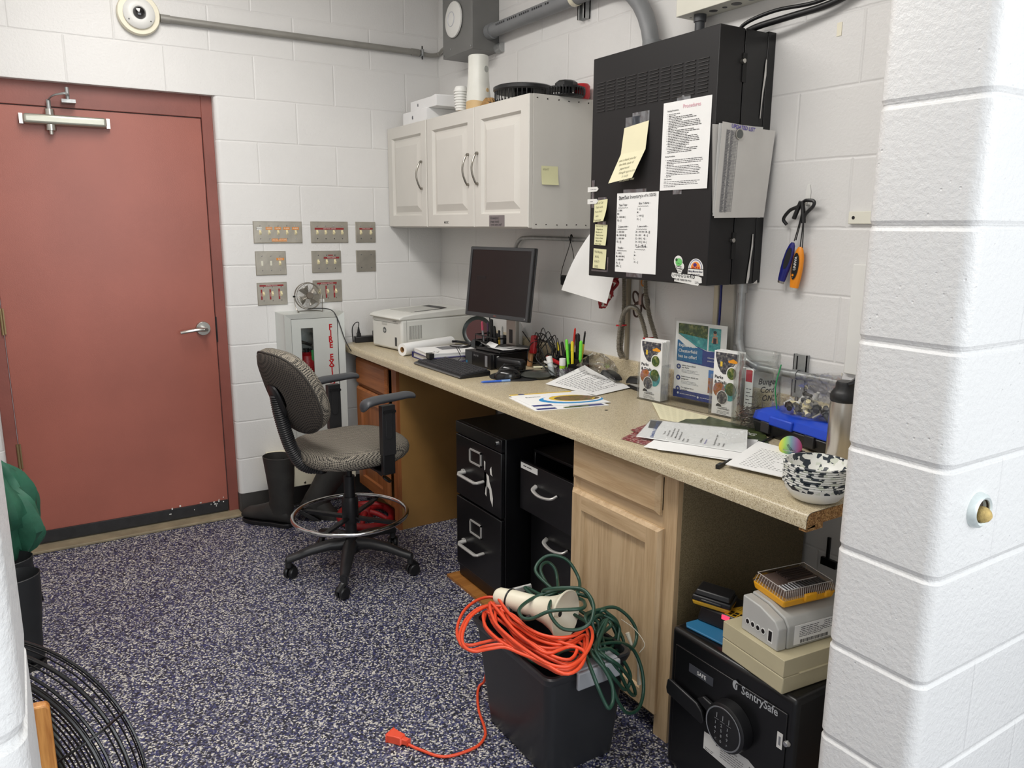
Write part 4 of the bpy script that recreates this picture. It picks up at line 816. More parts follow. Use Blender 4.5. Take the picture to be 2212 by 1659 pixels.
# printer
PRW = C('printer_white', (214, 214, 208), .42, var=.02)
t = on('printer', 'white desktop laser printer in the corner of the worktop', 'printer', -.292, -.33, 0); t.rotation_euler = (0, 0, R(9)); 
pw, pd, ph = .46, .285, .193      # along x, along y, height
g = LG(t); g.m(PRW); g.box((-pw / 2 + .01, -pd / 2, .004), (pw / 2, pd / 2, ph - .03)); g.done('housing', bev=.012, seg=3)
g = LG(t); g.m(PRW); zt = ph - .032
prof = [(-pw / 2 - .004, zt), (-pw / 2 - .004, zt + .012), (-pw / 2 + .02, zt + .022), (-pw / 2 + .10, zt + .03), (pw / 2 - .06, zt + .04), (pw / 2, zt + .036), (pw / 2, zt)]
A = [g.v((x, -pd / 2 - .003, z)) for x, z in prof]; Bq = [g.v((x, pd / 2 + .003, z)) for x, z in prof]; n = len(prof)
for i in range(n): g.f([A[i], Bq[i], Bq[(i + 1) % n], A[(i + 1) % n]])
g.f(A); g.f(Bq[::-1]); lid = g.done('top_cover', bev=.006)
g = LG(t); g.m(C('tray_grey', (186, 186, 180), .5)); g.poly([(-.11, -.09, zt + .0335), (.06, -.09, zt + .0395), (.06, .09, zt + .0395), (-.11, .09, zt + .0335)]); g.m(BLACK); g.poly([(.06, -.09, zt + .040), (.11, -.085, zt + .0425), (.11, .085, zt + .0425), (.06, .09, zt + .040)]); g.m(C('tray_grey', (186, 186, 180), .5)); g.box((-.13, -.1, zt + .028), (-.11, .1, zt + .034)); g.done('output_tray', lid)
g = LG(t); g.X = frame((-pw / 2 + .0095, pd / 2, 0), (0, -1, 0), (0, 0, 1)); g.m(C('gap_line', (110, 110, 106), .5)); g.rect(.02, ph - .052, pd - .03, ph - .050, .0006); g.m(C('tray_grey', (186, 186, 180), .5)); g.box((.10, ph - .066, -.002), (.15, ph - .052, .001)); g.m(INKG); g.text('LaserJet', .011, .205, ph - .044, .0012, .01)
g.done('front_panel')
g = LG(t); g.X = frame((-pw / 2 + .0095, pd / 2, 0), (0, -1, 0), (0, 0, 1)); g.m(C('logo_ring', (84, 88, 88), .4)); lx, lz = .125, .098; q = [(lx + .0155 * cos(2 * pi * i / 28), lz + .0155 * sin(2 * pi * i / 28)) for i in range(28)]; g.prism(q, 0, .0006); g.m(WHITE); g.text('hp', .019, lx - .0095, lz - .0055, .0012, .014, shear=.25); g.done('round_logo')
g = LG(t); g.X = frame((-pw / 2 + .0095, pd / 2, 0), (0, -1, 0), (0, 0, 1)); g.m(C('gap_line2', (60, 60, 60), .4)); g.rect(.222, .025, .24, .07, .0006); g.m(GREYP); g.rect(.226, .03, .236, .065, .0009); g.done('paper_gauge')
g = LG(t); g.X = frame((-pw / 2 + .01, -pd / 2, 0), *XP); g.m(C('gap_line', (110, 110, 106), .5))
for i in range(12): g.box((.045 + i * .0068, .06, -.002), (.0475 + i * .0068, .13, .0006))
g.rect(.03, .004, .0315, ph - .034, .0005); g.done('side_vents')
# paper roll
t = thing('paper_roll', 'white paper roll lying in front of the printer', 'paper roll', (-.36, -.56, DT)); P0, P1 = V((-.535, -.615, DT + .0315)), V((-.205, -.505, DT + .0315)); ax = (P1 - P0).normalized()
g = G(t); g.m(PAPER); L_ = (P1 - P0).length; g.lathe([(.014, .02), (.014, 0), (.0305, 0), (.031, .003), (.031, L_ - .003), (.0305, L_), (.014, L_), (.014, L_ - .02)], P0, ax, 32); g.done('roll'); g = G(t); g.m(CHIP); g.lathe([(.013, L_), (.0125, L_ - .001), (.0125, .001), (.013, -.0005), (.0142, -.0005), (.0142, .02)], P0, ax, 24); g.done('cardboard_core')
# binder with paper stack
t = thing('binder', 'navy binder lying flat under a thick stack of paper beside the keyboard', 'binder', (-.38, -.79, DT)); X_ = frame((-.497, -.668, DT), (-.02, -1, 0), (1, -.02, 0)); ncol = C('navy_cover', (44, 40, 96), .5)
g = G(t); g.X = frame((-.505, -.662, DT), (-.04, -1, 0), (1, -.04, 0)); g.m(ncol); g.box((0, 0, 0), (.245, .27, .004)); g.box((0, 0, .024), (.245, .27, .028)); g.box((0, 0, 0), (.004, .27, .028)); b = g.done('cover', bev=.001)
g = G(t); g.X = frame((-.505, -.662, DT), (-.04, -1, 0), (1, -.04, 0)); g.m(PAPER2); g.box((.01, .006, .004), (.23, .262, .024)); g.done('lower_pages')
t2 = thing('paper_stack', 'stack of printed white sheets with a black binder clip lying on the navy binder', 'paper', (-.38, -.79, DT + .0282)); X_ = frame((-.497, -.675, DT + .0283), (-.09, -1, 0), (1, -.09, 0))
for i in range(7):
    g = G(t2) if i == 0 else g
    g.X = X_ @ M.Rotation(random.uniform(-.02, .02), 4, 'Z'); g.m(PAPER); g.box((0, 0, .0026 * i), (.215, .262, .0026 * i + .0023))
g.X = X_; g.m(INKG); g.warp = None
for k in range(5): g.rect(.02 + k * .02, .10, .035 + k * .02, .24, .0186)
g.done('sheets'); g = G(t2); g.X = X_; g.m(BLACK); g.prism([(.19, -.012), (.235, -.012), (.235, .012), (.19, .012)], -.002, .022); g.m(CHROME); g.tube([(.2, .01, .022), (.198, .035, .026), (.212, .045, .028), (.226, .035, .026), (.224, .01, .022)], .001, 6, 4); g.done('binder_clip')
# keyboard
t = on('keyboard', 'black computer keyboard near the front edge of the worktop', 'keyboard', -.503, -1.068, -88.5)
g = LG(t); g.m(BLACK); hw, hd = .215, .076
A = [(-hd, 0), (-hd, .010), (-hd + .01, .013), (hd - .004, .024), (hd, .018), (hd, 0)]
a_ = [g.v((-hw, y, z)) for y, z in A]; b_ = [g.v((hw, y, z)) for y, z in A]
for i in range(6): g.f([a_[i], b_[i], b_[(i + 1) % 6], a_[(i + 1) % 6]])
g.f(a_); g.f(b_[::-1]); g.done('keyboard_case', bev=.003); g = LG(t); g.m(C('silver_trim', (120, 124, 130), .3, .6)); g.box((-hw + .002, -hd - .0012, .004), (hw - .002, -hd + .004, .0105)); g.done('silver_trim', bev=.001)
g = LG(t); g.m(C('key_black', (50, 50, 53), .5)); kp = .0188; rows = [(15, 0), (15, 1), (15, 2), (15, 3), (15, 4), (9, 5)]
slope = .011 / (2 * hd - .014)
for r_ in range(6):
    y = hd - .018 - r_ * .0222; z = .013 + (y + hd - .01) * slope
    x = -hw + .008
    while x < hw - .018:
        w_ = kp * (1.0 if r_ else 1.0)
        if r_ == 5 and -.12 < x < -.02: w_ = kp * 5.2
        if abs(x - .105) > .006 and abs(x - .02) > .0:
            q = [(x + .001, y - .0085, z), (x + w_ - .001, y - .0085, z), (x + w_ - .001, y + .0085, z + .0022), (x + .001, y + .0085, z + .0022)]
            Bq = [g.v(p) for p in q]; c_ = [g.v((p[0] + (.0016 if i in (0, 3) else -.0016), p[1] + (.0016 if i < 2 else -.0016), p[2] + .0055)) for i, p in enumerate(q)]
            for i in range(4): g.f([Bq[i], Bq[(i + 1) % 4], c_[(i + 1) % 4], c_[i]])
            g.f(c_)
        x += w_
g.done('keys', smooth=20)
g = G().m(BLACK); g.tube([(-.43, -.98, DT + .016), (-.40, -.97, DT + .035), (-.40, -.93, DT + .075), (-.375, -.90, DT + .07), (-.35, -.90, DT + .03), (-.33, -.93, DT + .006)], .0018, 6, 6); g.done('keyboard_cable', label='thin black cable arching from the keyboard over the paper stack', cat='cable')
# computer case
t = on('computer', 'small black desktop computer case lying flat under the monitor', 'computer', -.225, -1.055, 0); t.rotation_euler = (0, 0, R(4)); cw, cdp, chh = .125, .105, .068
g = LG(t); g.m(BLACKM); g.box((-cw, -cdp, .003), (cw, cdp, chh)); g.done('case', bev=.003)
g = LG(t); g.m(BLACK); g.X = frame((-cw - .001, cdp, 0), *YM); g.box((0, .002, -.001), (2 * cdp, chh, .012)); g.m(GREYP); g.rect(.004, .006, .06, chh - .004, .0128); g.m(INKG)
for u in (.075, .09, .105): g.rect(u, .048, u + .006, .056, .0128)
g.rect(.165, .01, .185, .06, .0126); g.m(LBLUE); g.rect(.008, .008, .022, .02, .0132); g.done('front_bezel', bev=.001)
g = LG(t); g.X = frame((-cw, -cdp - .0004, 0), *XP); g.m(PAPER2); g.rect(.02, .014, .032, .06, .0003); g.done('spec_label')
t = on('desk_tray', 'flat black plastic tray on top of the computer case', 'tray', -.20, -1.06, 8, DT + chh + .0005); g = LG(t); g.m(BLACK); g.box((-.12, -.09, 0), (.11, .09, .008)); g.done('tray_plate', bev=.003)
for i, (dx, dy, rz, w, h, lb) in enumerate(((-.07, .05, 80, .11, .05, 'folded white leaflet curling on the back of the computer tray'), (-.055, -.035, 95, .12, .07, 'white leaflet with printed lines on the computer tray'), (.01, -.06, 110, .10, .07, 'small white printed card overlapping the leaflet on the computer tray'))):
    z_ = DT + chh + .0095 + .0012 * i; g = G(); g.X = M.Translation((-.20 + dx, -1.06 + dy, z_)) @ M.Rotation(R(rz), 4, 'Z'); g.m(PAPER)
    fn = (lambda u, v: .018 * abs(v - .5) * 2) if i == 0 else (lambda u, v: .004 * v); g.sheet(-w / 2, -h / 2, w / 2, h / 2, 6, 6, .0004, fn); g.m(INKG)
    if i: g.lines(-w / 2 + .01, h / 2 - .02, w - .03, 4, .009, .003, .0055)
    g.done('paper_leaflet', label=lb, cat='paper', group='leaflets on the computer')
# monitor
t = thing('monitor', 'black flat computer monitor on a silver stand, switched off', 'monitor', (-.10, -1.0, DT))
MX = frame((-.303, -1.15, 1.275), (.197, -.98, 0), (.115, .07, 1)); mw, mh = .205, .157
g = G(t); g.X = MX; g.m(BLACK)
g.box((-mw, -mh, -.022), (mw, mh, 0)); g.box((-mw + .04, -mh + .04, -.045), (mw - .04, mh - .04, -.022)); g.m(GREYP); g.box((-mw - .001, -mh - .001, -.018), (mw + .001, mh + .001, -.012)); g.done('housing', bev=.006, seg=3)
g = G(t); g.X = MX; g.m(GREYP); b = .014
g.box((-mw + .001, -mh + .002, 0), (mw - .001, -mh + .018, .003)); g.box((-mw + .001, mh - b, 0), (mw - .001, mh - .002, .003)); g.box((-mw + .001, -mh + .018, 0), (-mw + b, mh - b, .003)); g.box((mw - b, -mh + .018, 0), (mw - .001, mh - b, .003)); g.m(CHROME); g.text('DELL', .010, 0, -mh + .006, .0034, .02, mid=True); g.rect(mw - .02, -mh + .008, mw - .016, -mh + .012, .0036); g.done('bezel')
g = G(t); g.X = MX; g.m(SCREEN); g.rect(-mw + b, -mh + .018, mw - b, mh - b, .0006); g.done('screen')
g = G(t); g.m(C('stand_silver', (170, 166, 158), .35, .5)); g.X = frame((-.13, -.995, DT), (.2, -.98, 0), (0, 0, 1)); g.box((-.034, .012, -.012), (.034, .40, .012)); g.done('stand_post', bev=.004)
g = G(t); g.m(BLACK); g.X = frame((-.13, -.995, DT), (.2, -.98, 0), (0, 0, 1)); g.box((-.011, .085, .0125), (.011, .15, .0135)); g.box((-.05, .33, .0), (.05, .42, .05)); g.box((-.03, .34, .05), (.03, .41, .20)); g.done('cable_slot_and_hinge', bev=.004)
g = G(t); g.m(GREYP); g.box((-.098, -1.1, DT + .0), (-.03, -.86, DT + .012)); g.done('stand_foot', bev=.004)
# round lid, pen organiser, bottle behind
t = thing('round_mirror', 'dark round dish standing on edge behind the printer end', 'dish', (-.10, -.60, DT)); g = G(t); g.m(C('dish_dark', (38, 46, 44), .3)); ax = V((-.72, -.62, .30)).normalized(); c_ = V((-.085, -.575, DT + .088)); g.lathe([(0, -.006), (.07, -.004), (.082, .008), (.08, .011), (.066, .002), (0, .001)], c_, ax, 40); g.m(C('dish_red', (74, 18, 18), .3)); g.lathe([(0, .0015), (.062, .0022)], c_, ax, 30); g.done('dish_body'); 
g = G().m(GREYP); g.frus((-.13, -.655, DT), (.12, .13), (-.10, -.655, DT + .055), (.05, .11)); g.done('desk_phone_base', label='low grey sloping plastic base behind the paper stack', cat='phone base', bev=.006)
t = thing('pen_organiser', 'black open-sided pen organiser behind the computer case', 'organiser', (-.115, -.80, DT))
x0, x1, y0, y1 = -.17, -.075, -.70, -.915; g = G(t); g.m(BLACK)
g.box((x0, y1, DT), (x1, y0, DT + .004)); g.box((x1 - .004, y1, DT), (x1, y0, DT + .10))
for z in (.03, .062, .092): g.box((x0, y1, DT + z), (x0 + .003, y0, DT + z + .006)); g.box((x0, y0 - .003, DT + z), (x1, y0, DT + z + .006)); g.box((x0, y1, DT + z), (x1, y1 + .003, DT + z + .006))
for y in (y0 - .003, y0 - .075, y0 - .15, y1): g.box((x0, y, DT), (x0 + .003, y + .003, DT + .098)); g.box((x0, y, DT), (x1, y + .002, DT + .06))
g.done('tray_frame')
def pen(x, y, z0, L, r, col, cap, tilt=(0, 0), lb='', grp=None, kind='pen'):
    d = V((tilt[0], tilt[1], 1)).normalized(); p = V((x, y, z0)); t = thing(kind, lb, kind.replace('_', ' '), p, group=grp)
    g = G(t); g.m(col); g.cyl(p, p + d * L * .72, r, n=12); g.done('barrel', bev=.0008)
    g = G(t); g.m(cap); g.cyl(p + d * L * .70, p + d * L * .97, r * 1.12, r * 1.0, 12); g.cyl(p + d * L * .97, p + d * L, r * .8, r * .5, 12); g.done('cap', bev=.0008)
    return t
PG = 'pens standing in the black organisers'
PINK = C('pink_cap', (204, 82, 110), .4); BLKP = BLACK
pen(-.125, -.715, DT + .006, .152, .006, C('pen_grey', (150, 150, 152), .4), PINK, (-.05, .06), 'grey marker with a pink cap standing in the organiser behind the computer', PG)
pen(-.12, -.748, DT + .006, .15, .005, BLACK, C('purple_pen', (80, 50, 82), .4), (0, .05), 'thin dark purple pen beside the pink-capped marker', PG)
pen(-.11, -.765, DT + .006, .185, .0036, BLACK, BLACK, (0, .12), 'tallest thin black pencil in the organiser behind the computer', PG, 'pencil')
pen(-.125, -.79, DT + .006, .172, .009, BLACK, BLACK, (0, .02), 'thick black marker, tallest of the markers under the monitor', PG, 'marker')
pen(-.12, -.83, DT + .006, .142, .009, BLACK, BLACK, (-.05, .12), 'short black marker leaning left under the monitor', PG, 'marker')
pen(-.12, -.855, DT + .006, .12, .005, BLACK, BLACK, (0, -.1), 'low black pen at the middle of the organiser', PG)
pen(-.125, -.872, DT + .006, .125, .006, C('pen_yellow', (216, 178, 50), .4), BLACK, (0, .1), 'yellow pencil with dark top in the organiser behind the computer', PG, 'pencil')
pen(-.13, -.895, DT + .006, .15, .007, C('pen_grey', (170, 172, 172), .4), WHITE, (-.03, -.05), 'white and grey marker at the right end of the organiser', PG, 'marker')
t = thing('supplement_bottle', 'white bottle with red base and small printing behind the monitor stand', 'bottle', (-.055, -.90, DT)); g = G(t); g.m(WHITE); g.lathe([(0, .05), (.036, .05), (.036, .15), (.028, .165), (.02, .18), (0, .18)], (-.055, -.90, DT), n=28); g.m(INKG)
for i in range(4): g.X = frame((-.0925, -.885, DT + .14 - i * .02), (0, -1, 0), (0, 0, 1)); g.lines(0, 0, .03, 2, .007, .003, .0004)
g.X = M.Identity(4); g.done('bottle_body'); g = G(t); g.m(RED); g.lathe([(0, 0), (.036, 0), (.0365, .05), (0, .05)], (-.055, -.90, DT), n=28); g.done('red_base')
# headset-like black clutter in front of the organiser
t = thing('power_adapter', 'black coiled adapter lying between the printer and the computer', 'adapter', (-.27, -.74, DT)); g = G(t); g.m(BLACK); g.tube([(-.275 + .045 * cos(a / 10 * 2 * pi) , -.735 + .06 * sin(a / 10 * 2 * pi), DT + .012 + a * .0022) for a in range(24)], .006, 8, 4); g.done('coil'); g = G(t); g.m(BLACK); g.box((-.30, -.76, DT), (-.25, -.70, DT + .03)); g.done('adapter_brick', bev=.006)
# black case and mice, pad
t = thing('cable_hub', 'rounded black plastic case in front of the computer', 'case', (-.29, -1.19, DT)); g = G(t); g.m(BLACK); g.X = frame((-.335, -1.165, DT), (.35, -1, 0), (0, 0, 1)); g.box((0, 0, -.05), (.15, .058, 0)); g.done('hub_body', bev=.016, seg=4)
t = on('mouse_pad', 'black mouse pad with a raised gel wrist rest', 'mouse pad', -.335, -1.36, -20)
g = LG(t); g.m(MATTE); o_ = [(.115 * cos(R(a)) * (1.05 if abs(cos(R(a))) > .7 else 1.12), .095 * sin(R(a)) * (1.1 if abs(sin(R(a))) > .7 else 1.12)) for a in range(0, 360, 12)]; g.prism(o_, 0, .005); g.done('pad', bev=.0015)
g = LG(t); g.m(C('gel_rest', (60, 62, 58), .3)); g.lathe([(0, 0), (.06, 0), (.066, .008), (.05, .02), (0, .025)], (.075, -.03, .004), n=28); g.done('wrist_rest')
def mouse(x, y, rz, lb, z):
    t = on('computer_mouse', lb, 'mouse', x, y, rz, z, 'black computer mice'); g = LG(t); g.m(C('mouse_gloss', (16, 16, 17), .15)); n, m_ = 20, 8; pr = [g.v((.058 * cos(2 * pi * i / n), .032 * sin(2 * pi * i / n), 0)) for i in range(n)]
    for k in range(1, m_):
        a = k / m_ * pi / 2; cur = [g.v((.058 * cos(2 * pi * i / n) * cos(a) ** .55 - .006 * sin(a), .032 * sin(2 * pi * i / n) * cos(a) ** .6, .036 * sin(a))) for i in range(n)]
        for i in range(n): g.f([pr[i], pr[(i + 1) % n], cur[(i + 1) % n], cur[i]])
        pr = cur
    g.f(pr); g.done('shell', smooth=60); g = LG(t); g.m(GREYP); g.cyl((.028, -.003, .031), (.028, .003, .031), .006, n=12); g.done('scroll_wheel')
mouse(-.40, -1.385, 150, 'glossy black mouse nearest the worktop edge on the pad', DT + .006)
mouse(-.315, -1.275, 160, 'second black mouse behind the first, against the rounded case', DT + .006)
t = thing('ballpoint_pen', 'translucent blue ballpoint pen lying on the worktop', 'pen', (-.48, -1.415, DT)); g = G(t); P0, P1 = V((-.54, -1.402, DT + .005)), V((-.418, -1.434, DT + .005)); d = P1 - P0
g.m(C('pen_blue', (54, 100, 198), .3)); g.cyl(P0 + d * .1, P0 + d * .72, .0046, n=10); g.cyl(P0, P0 + d * .1, .001, .0044, 10); g.m(C('pen_clear_blue', (130, 164, 214), .25)); g.cyl(P0 + d * .70, P1, .0052, n=10); g.done('pen_body')
# cables, red tool, second organiser
t = thing('cable_tangle', 'tangle of thin black cables beside the monitor stand', 'cables', (-.14, -1.28, DT)); g = G(t); g.m(BLACK)
for k in range(7):
    cx, cy = -.14 + random.uniform(-.02, .02), -1.265 + random.uniform(-.03, .03); a0 = random.uniform(0, 6)
    g.tube([(cx + .03 * cos(a0) + (.02 + .01 * sin(k)) * cos(a * .7 + a0), cy + (.055 + .012 * (k % 3)) * cos(a * .63 + k), DT + .075 + .055 * sin(a * .63 + k) + (.01 * k if a % 3 == 0 else 0)) for a in range(11)], .0022, 6, 5)
for p in ([(-.12, -1.17, DT + .05), (-.13, -1.2, DT + .13), (-.14, -1.24, DT + .16), (-.14, -1.29, DT + .15), (-.13, -1.33, DT + .08), (-.15, -1.35, DT + .02), (-.20, -1.35, DT + .01), (-.27, -1.37, DT + .025), (-.38, -1.38, DT + .03)], [(-.1, -1.17, DT + .09), (-.11, -1.22, DT + .15), (-.12, -1.28, DT + .13), (-.12, -1.33, DT + .1), (-.14, -1.37, DT + .04)], [(-.09, -1.02, DT + .14), (-.1, -1.1, DT + .10), (-.1, -1.16, DT + .06), (-.12, -1.2, DT + .03)], [(-.17, -1.3, DT + .01), (-.22, -1.35, DT + .09), (-.26, -1.40, DT + .07), (-.2, -1.45, DT + .01)]): g.tube(p, .0025, 6, 6)
g.done('cable_loops')
t = thing('staple_remover', 'red and tan hand tool lying among the black cables', 'tool', (-.13, -1.20, DT)); g = G(t); g.m(RED); g.X = frame((-.145, -1.185, DT + .06), (.1, -1, .1), (.2, .1, 1)); g.box((-.012, 0, -.012), (.022, .085, .01)); g.done('red_handle', bev=.006); g = G(t); g.m(C('tan_handle', (190, 140, 96), .5)); g.X = frame((-.15, -1.185, DT), (.3, -1, .1), (.2, .35, 1)); g.box((-.02, .0, -.01), (.002, .075, .01)); g.done('tan_handle', bev=.005)
t = thing('desk_organiser', 'black organiser full of pens and highlighters beside the clear bin', 'organiser', (-.10, -1.43, DT)); g = G(t); g.m(BLACK)
g.box((-.17, -1.50, DT), (-.06, -1.33, DT + .004)); g.box((-.17, -1.50, DT), (-.167, -1.33, DT + .045)); g.box((-.17, -1.333, DT), (-.06, -1.33, DT + .06)); g.box((-.17, -1.50, DT), (-.06, -1.497, DT + .06)); g.box((-.063, -1.50, DT), (-.06, -1.33, DT + .09)); g.box((-.115, -1.50, DT), (-.112, -1.33, DT + .075)); g.done('tray_body')
GH, YH = C('highlighter_green', (122, 232, 70), .4), C('highlighter_yellow', (238, 216, 44), .4)
PB = 'pens in the organiser beside the clear bin'
pen(-.10, -1.355, DT + .006, .125, .006, BLACK, YH, (-.03, .25), 'yellow-topped black pen leaning left in the second organiser', PB)
pen(-.095, -1.385, DT + .006, .132, .007, BLACK, BLACK, (-.03, .25), 'black pen leaning left in the second organiser', PB)
pen(-.09, -1.405, DT + .006, .125, .006, C('pen_dkgreen', (30, 110, 50), .4), C('pen_dkgreen', (30, 110, 50), .4), (0, .05), 'dark green pen in the second organiser', PB)
pen(-.095, -1.42, DT + .006, .20, .0045, C('pencil_red', (190, 44, 34), .45), C('pencil_red', (190, 44, 34), .45), (0, -.12), 'long red pencil, tallest in the second organiser', PB, 'pencil')
pen(-.085, -1.455, DT + .006, .175, .010, BLACK, BLACK, (0, .03), 'thick black marker with a grey band in the second organiser', PB, 'marker')
pen(-.075, -1.46, DT + .006, .19, .004, C('pencil_stripe', (214, 178, 60), .45), BLACK, (0, -.15), 'yellow and black pencil behind the thick marker', PB, 'pencil')
pen(-.12, -1.44, DT + .006, .15, .0065, GH, GH, (-.03, .12), 'bright green highlighter leaning left', PB, 'highlighter')
pen(-.12, -1.465, DT + .006, .145, .0065, YH, YH, (-.02, .02), 'yellow highlighter between the two green ones', PB, 'highlighter')
pen(-.10, -1.488, DT + .006, .15, .007, GH, GH, (0, -.04), 'bright green highlighter standing upright at the right', PB, 'highlighter')
t = thing('pocket_knife', 'red folding tool lying across the second organiser', 'tool', (-.15, -1.38, DT + .05)); g = G(t); g.m(RED); g.X = frame((-.158, -1.325, DT + .065), (.0, -1, -.15), (.0, -.15, 1)); g.box((0, -.006, -.008), (.105, .008, .008)); g.done('red_scales', bev=.004); g = G(t); g.m(NICK); g.X = frame((-.158, -1.325, DT + .065), (0, -1, -.15), (0, -.15, 1)); g.box((.004, -.009, -.003), (.1, -.005, .003)); g.done('steel_edge')
t = thing('white_clip', 'white plastic strip lying on the front of the second organiser', 'strip', (-.17, -1.39, DT + .04)); g = G(t); g.m(WHITE); g.X = frame((-.175, -1.33, DT + .048), (0, -1, -.12), (0, -.12, 1)); g.box((0, -.004, -.004), (.09, .004, .004)); g.done('strip_body', bev=.001)
t = thing('yellow_pencil', 'pale yellow pencil lying on the worktop under the cables', 'pencil', (-.2, -1.37, DT)); g = G(t); g.m(LYEL); g.cyl((-.235, -1.335, DT + .028), (-.165, -1.42, DT + .04), .0042, n=6); g.done('pencil_shaft')
t = thing('clear_bin', 'small clear acrylic bin holding glue sticks and clips', 'bin', (-.165, -1.53, DT)); t.location = (-.165, -1.47, DT); bx0, bx1, by0, by1 = -.235, -.175, -1.40, -1.55
g = G(None); g.root = None
g = LG(t); g.m(ACRYL); O_ = V((.165, 1.47, -DT))
def bb(a, b): g.box(tuple(V(a) + O_), tuple(V(b) + O_))
bb((bx0, by1, DT), (bx1, by0, DT + .003)); bb((bx0, by1, DT), (bx0 + .002, by0, DT + .05)); bb((bx1 - .002, by1, DT), (bx1, by0, DT + .05)); bb((bx0, by0 - .002, DT), (bx1, by0, DT + .05)); bb((bx0, by1, DT), (bx1, by1 + .002, DT + .05)); bb((bx0, -1.476, DT), (bx1, -1.474, DT + .045)); g.done('bin_walls')
for x, y, tl, lb, hasg in ((-.205, -1.435, .35, 'white glue stick leaning left in the clear bin', False), (-.2, -1.5, 0, 'white and green glue stick standing in the clear bin', True)):
    p = V((x, y, DT + .004)); d = V((-.0, tl, 1)).normalized(); t = thing('glue_stick', lb, 'glue stick', p, group='glue sticks in the clear bin'); g = G(t); g.m(C('frosted', (206, 212, 214), .3)); g.cyl(p, p + d * .055, .0125, n=20); g.done('barrel', bev=.001)
    if hasg: g = G(t); g.m(C('lime_band', (160, 206, 40), .4)); g.cyl(p + d * .042, p + d * .062, .0128, n=20); g.done('green_band')
    g = G(t); g.m(WHITE); g.cyl(p + d * .055, p + d * .085, .0135, n=20); g.done('cap', bev=.001)
t = thing('paper_clips', 'heap of mixed paper clips and pins in the clear bin', 'clips', (-.205, -1.535, DT + .003)); t['kind'] = 'stuff'; g = G(t); g.m(C('clip_mix', (112, 92, 120), .3, .6, .5, 200))
for i in range(60):
    p = V((random.uniform(-.23, -.18), random.uniform(-1.545, -1.48), DT + random.uniform(.004, .05))); d = V((random.gauss(0, 1), random.gauss(0, 1), random.gauss(0, .6))).normalized() * .009; g.tube([p - d, p, p + d], .0009, 4, 1)
g.done('clip_heap')
# crumpled clear bag, staplers
t = thing('clear_bag', 'crumpled clear plastic bag against the backsplash', 'plastic bag', (-.10, -1.61, DT)); g = G(t); g.m(CLEAR); n, m_ = 26, 16; gr = []
for j in range(m_ + 1):
    row = []
    for i in range(n):
        a = 2 * pi * i / n; h = j / m_; r_ = (.02 + .05 * sin(pi * min(1, h * 1.05)) ** .7) * (1 + .28 * mnoise.noise(V((cos(a) * 2.2, sin(a) * 2.2, h * 4))))
        row.append(g.v((-.10 + r_ * .75 * cos(a), -1.61 + r_ * 1.55 * sin(a), DT + .001 + .115 * h + .012 * mnoise.noise(V((cos(a) * 3, sin(a) * 3, h * 6 + 3))) * (h > 0))))
    gr.append(row)
for j in range(m_):
    for i in range(n): g.f([gr[j][i], gr[j][(i + 1) % n], gr[j + 1][(i + 1) % n], gr[j + 1][i]])
g.done('bag_film', smooth=25)
def stapler(x, y, rz, lb):
    t = on('stapler', lb, 'stapler', x, y, rz, DT, 'black staplers against the backsplash'); g = LG(t); g.m(BLACK); g.box((-.075, -.018, 0), (.075, .018, .012)); g.done('base', bev=.004)
    g = LG(t); g.m(NICK); g.box((-.06, -.009, .014), (.068, .009, .026), M.Rotation(R(-7), 3, 'Y')); g.done('magazine')
    g = LG(t); g.m(BLACK); pts = [(-.078, .014), (-.074, .03), (-.05, .05), (.0, .052), (.05, .046), (.072, .036), (.076, .026), (.03, .03), (-.03, .026)]
    a_ = [g.v((x_, -.018, z)) for x_, z in pts]; b_ = [g.v((x_, .018, z)) for x_, z in pts]; k = len(pts)
    for i in range(k): g.f([a_[i], a_[(i + 1) % k], b_[(i + 1) % k], b_[i]])
    g.f(a_[::-1]); g.f(b_); g.done('top_arm', bev=.004)
stapler(-.085, -1.68, -105, 'black stapler beside the crumpled clear bag'); stapler(-.075, -1.845, -100, 'black stapler beside the brochure holder')
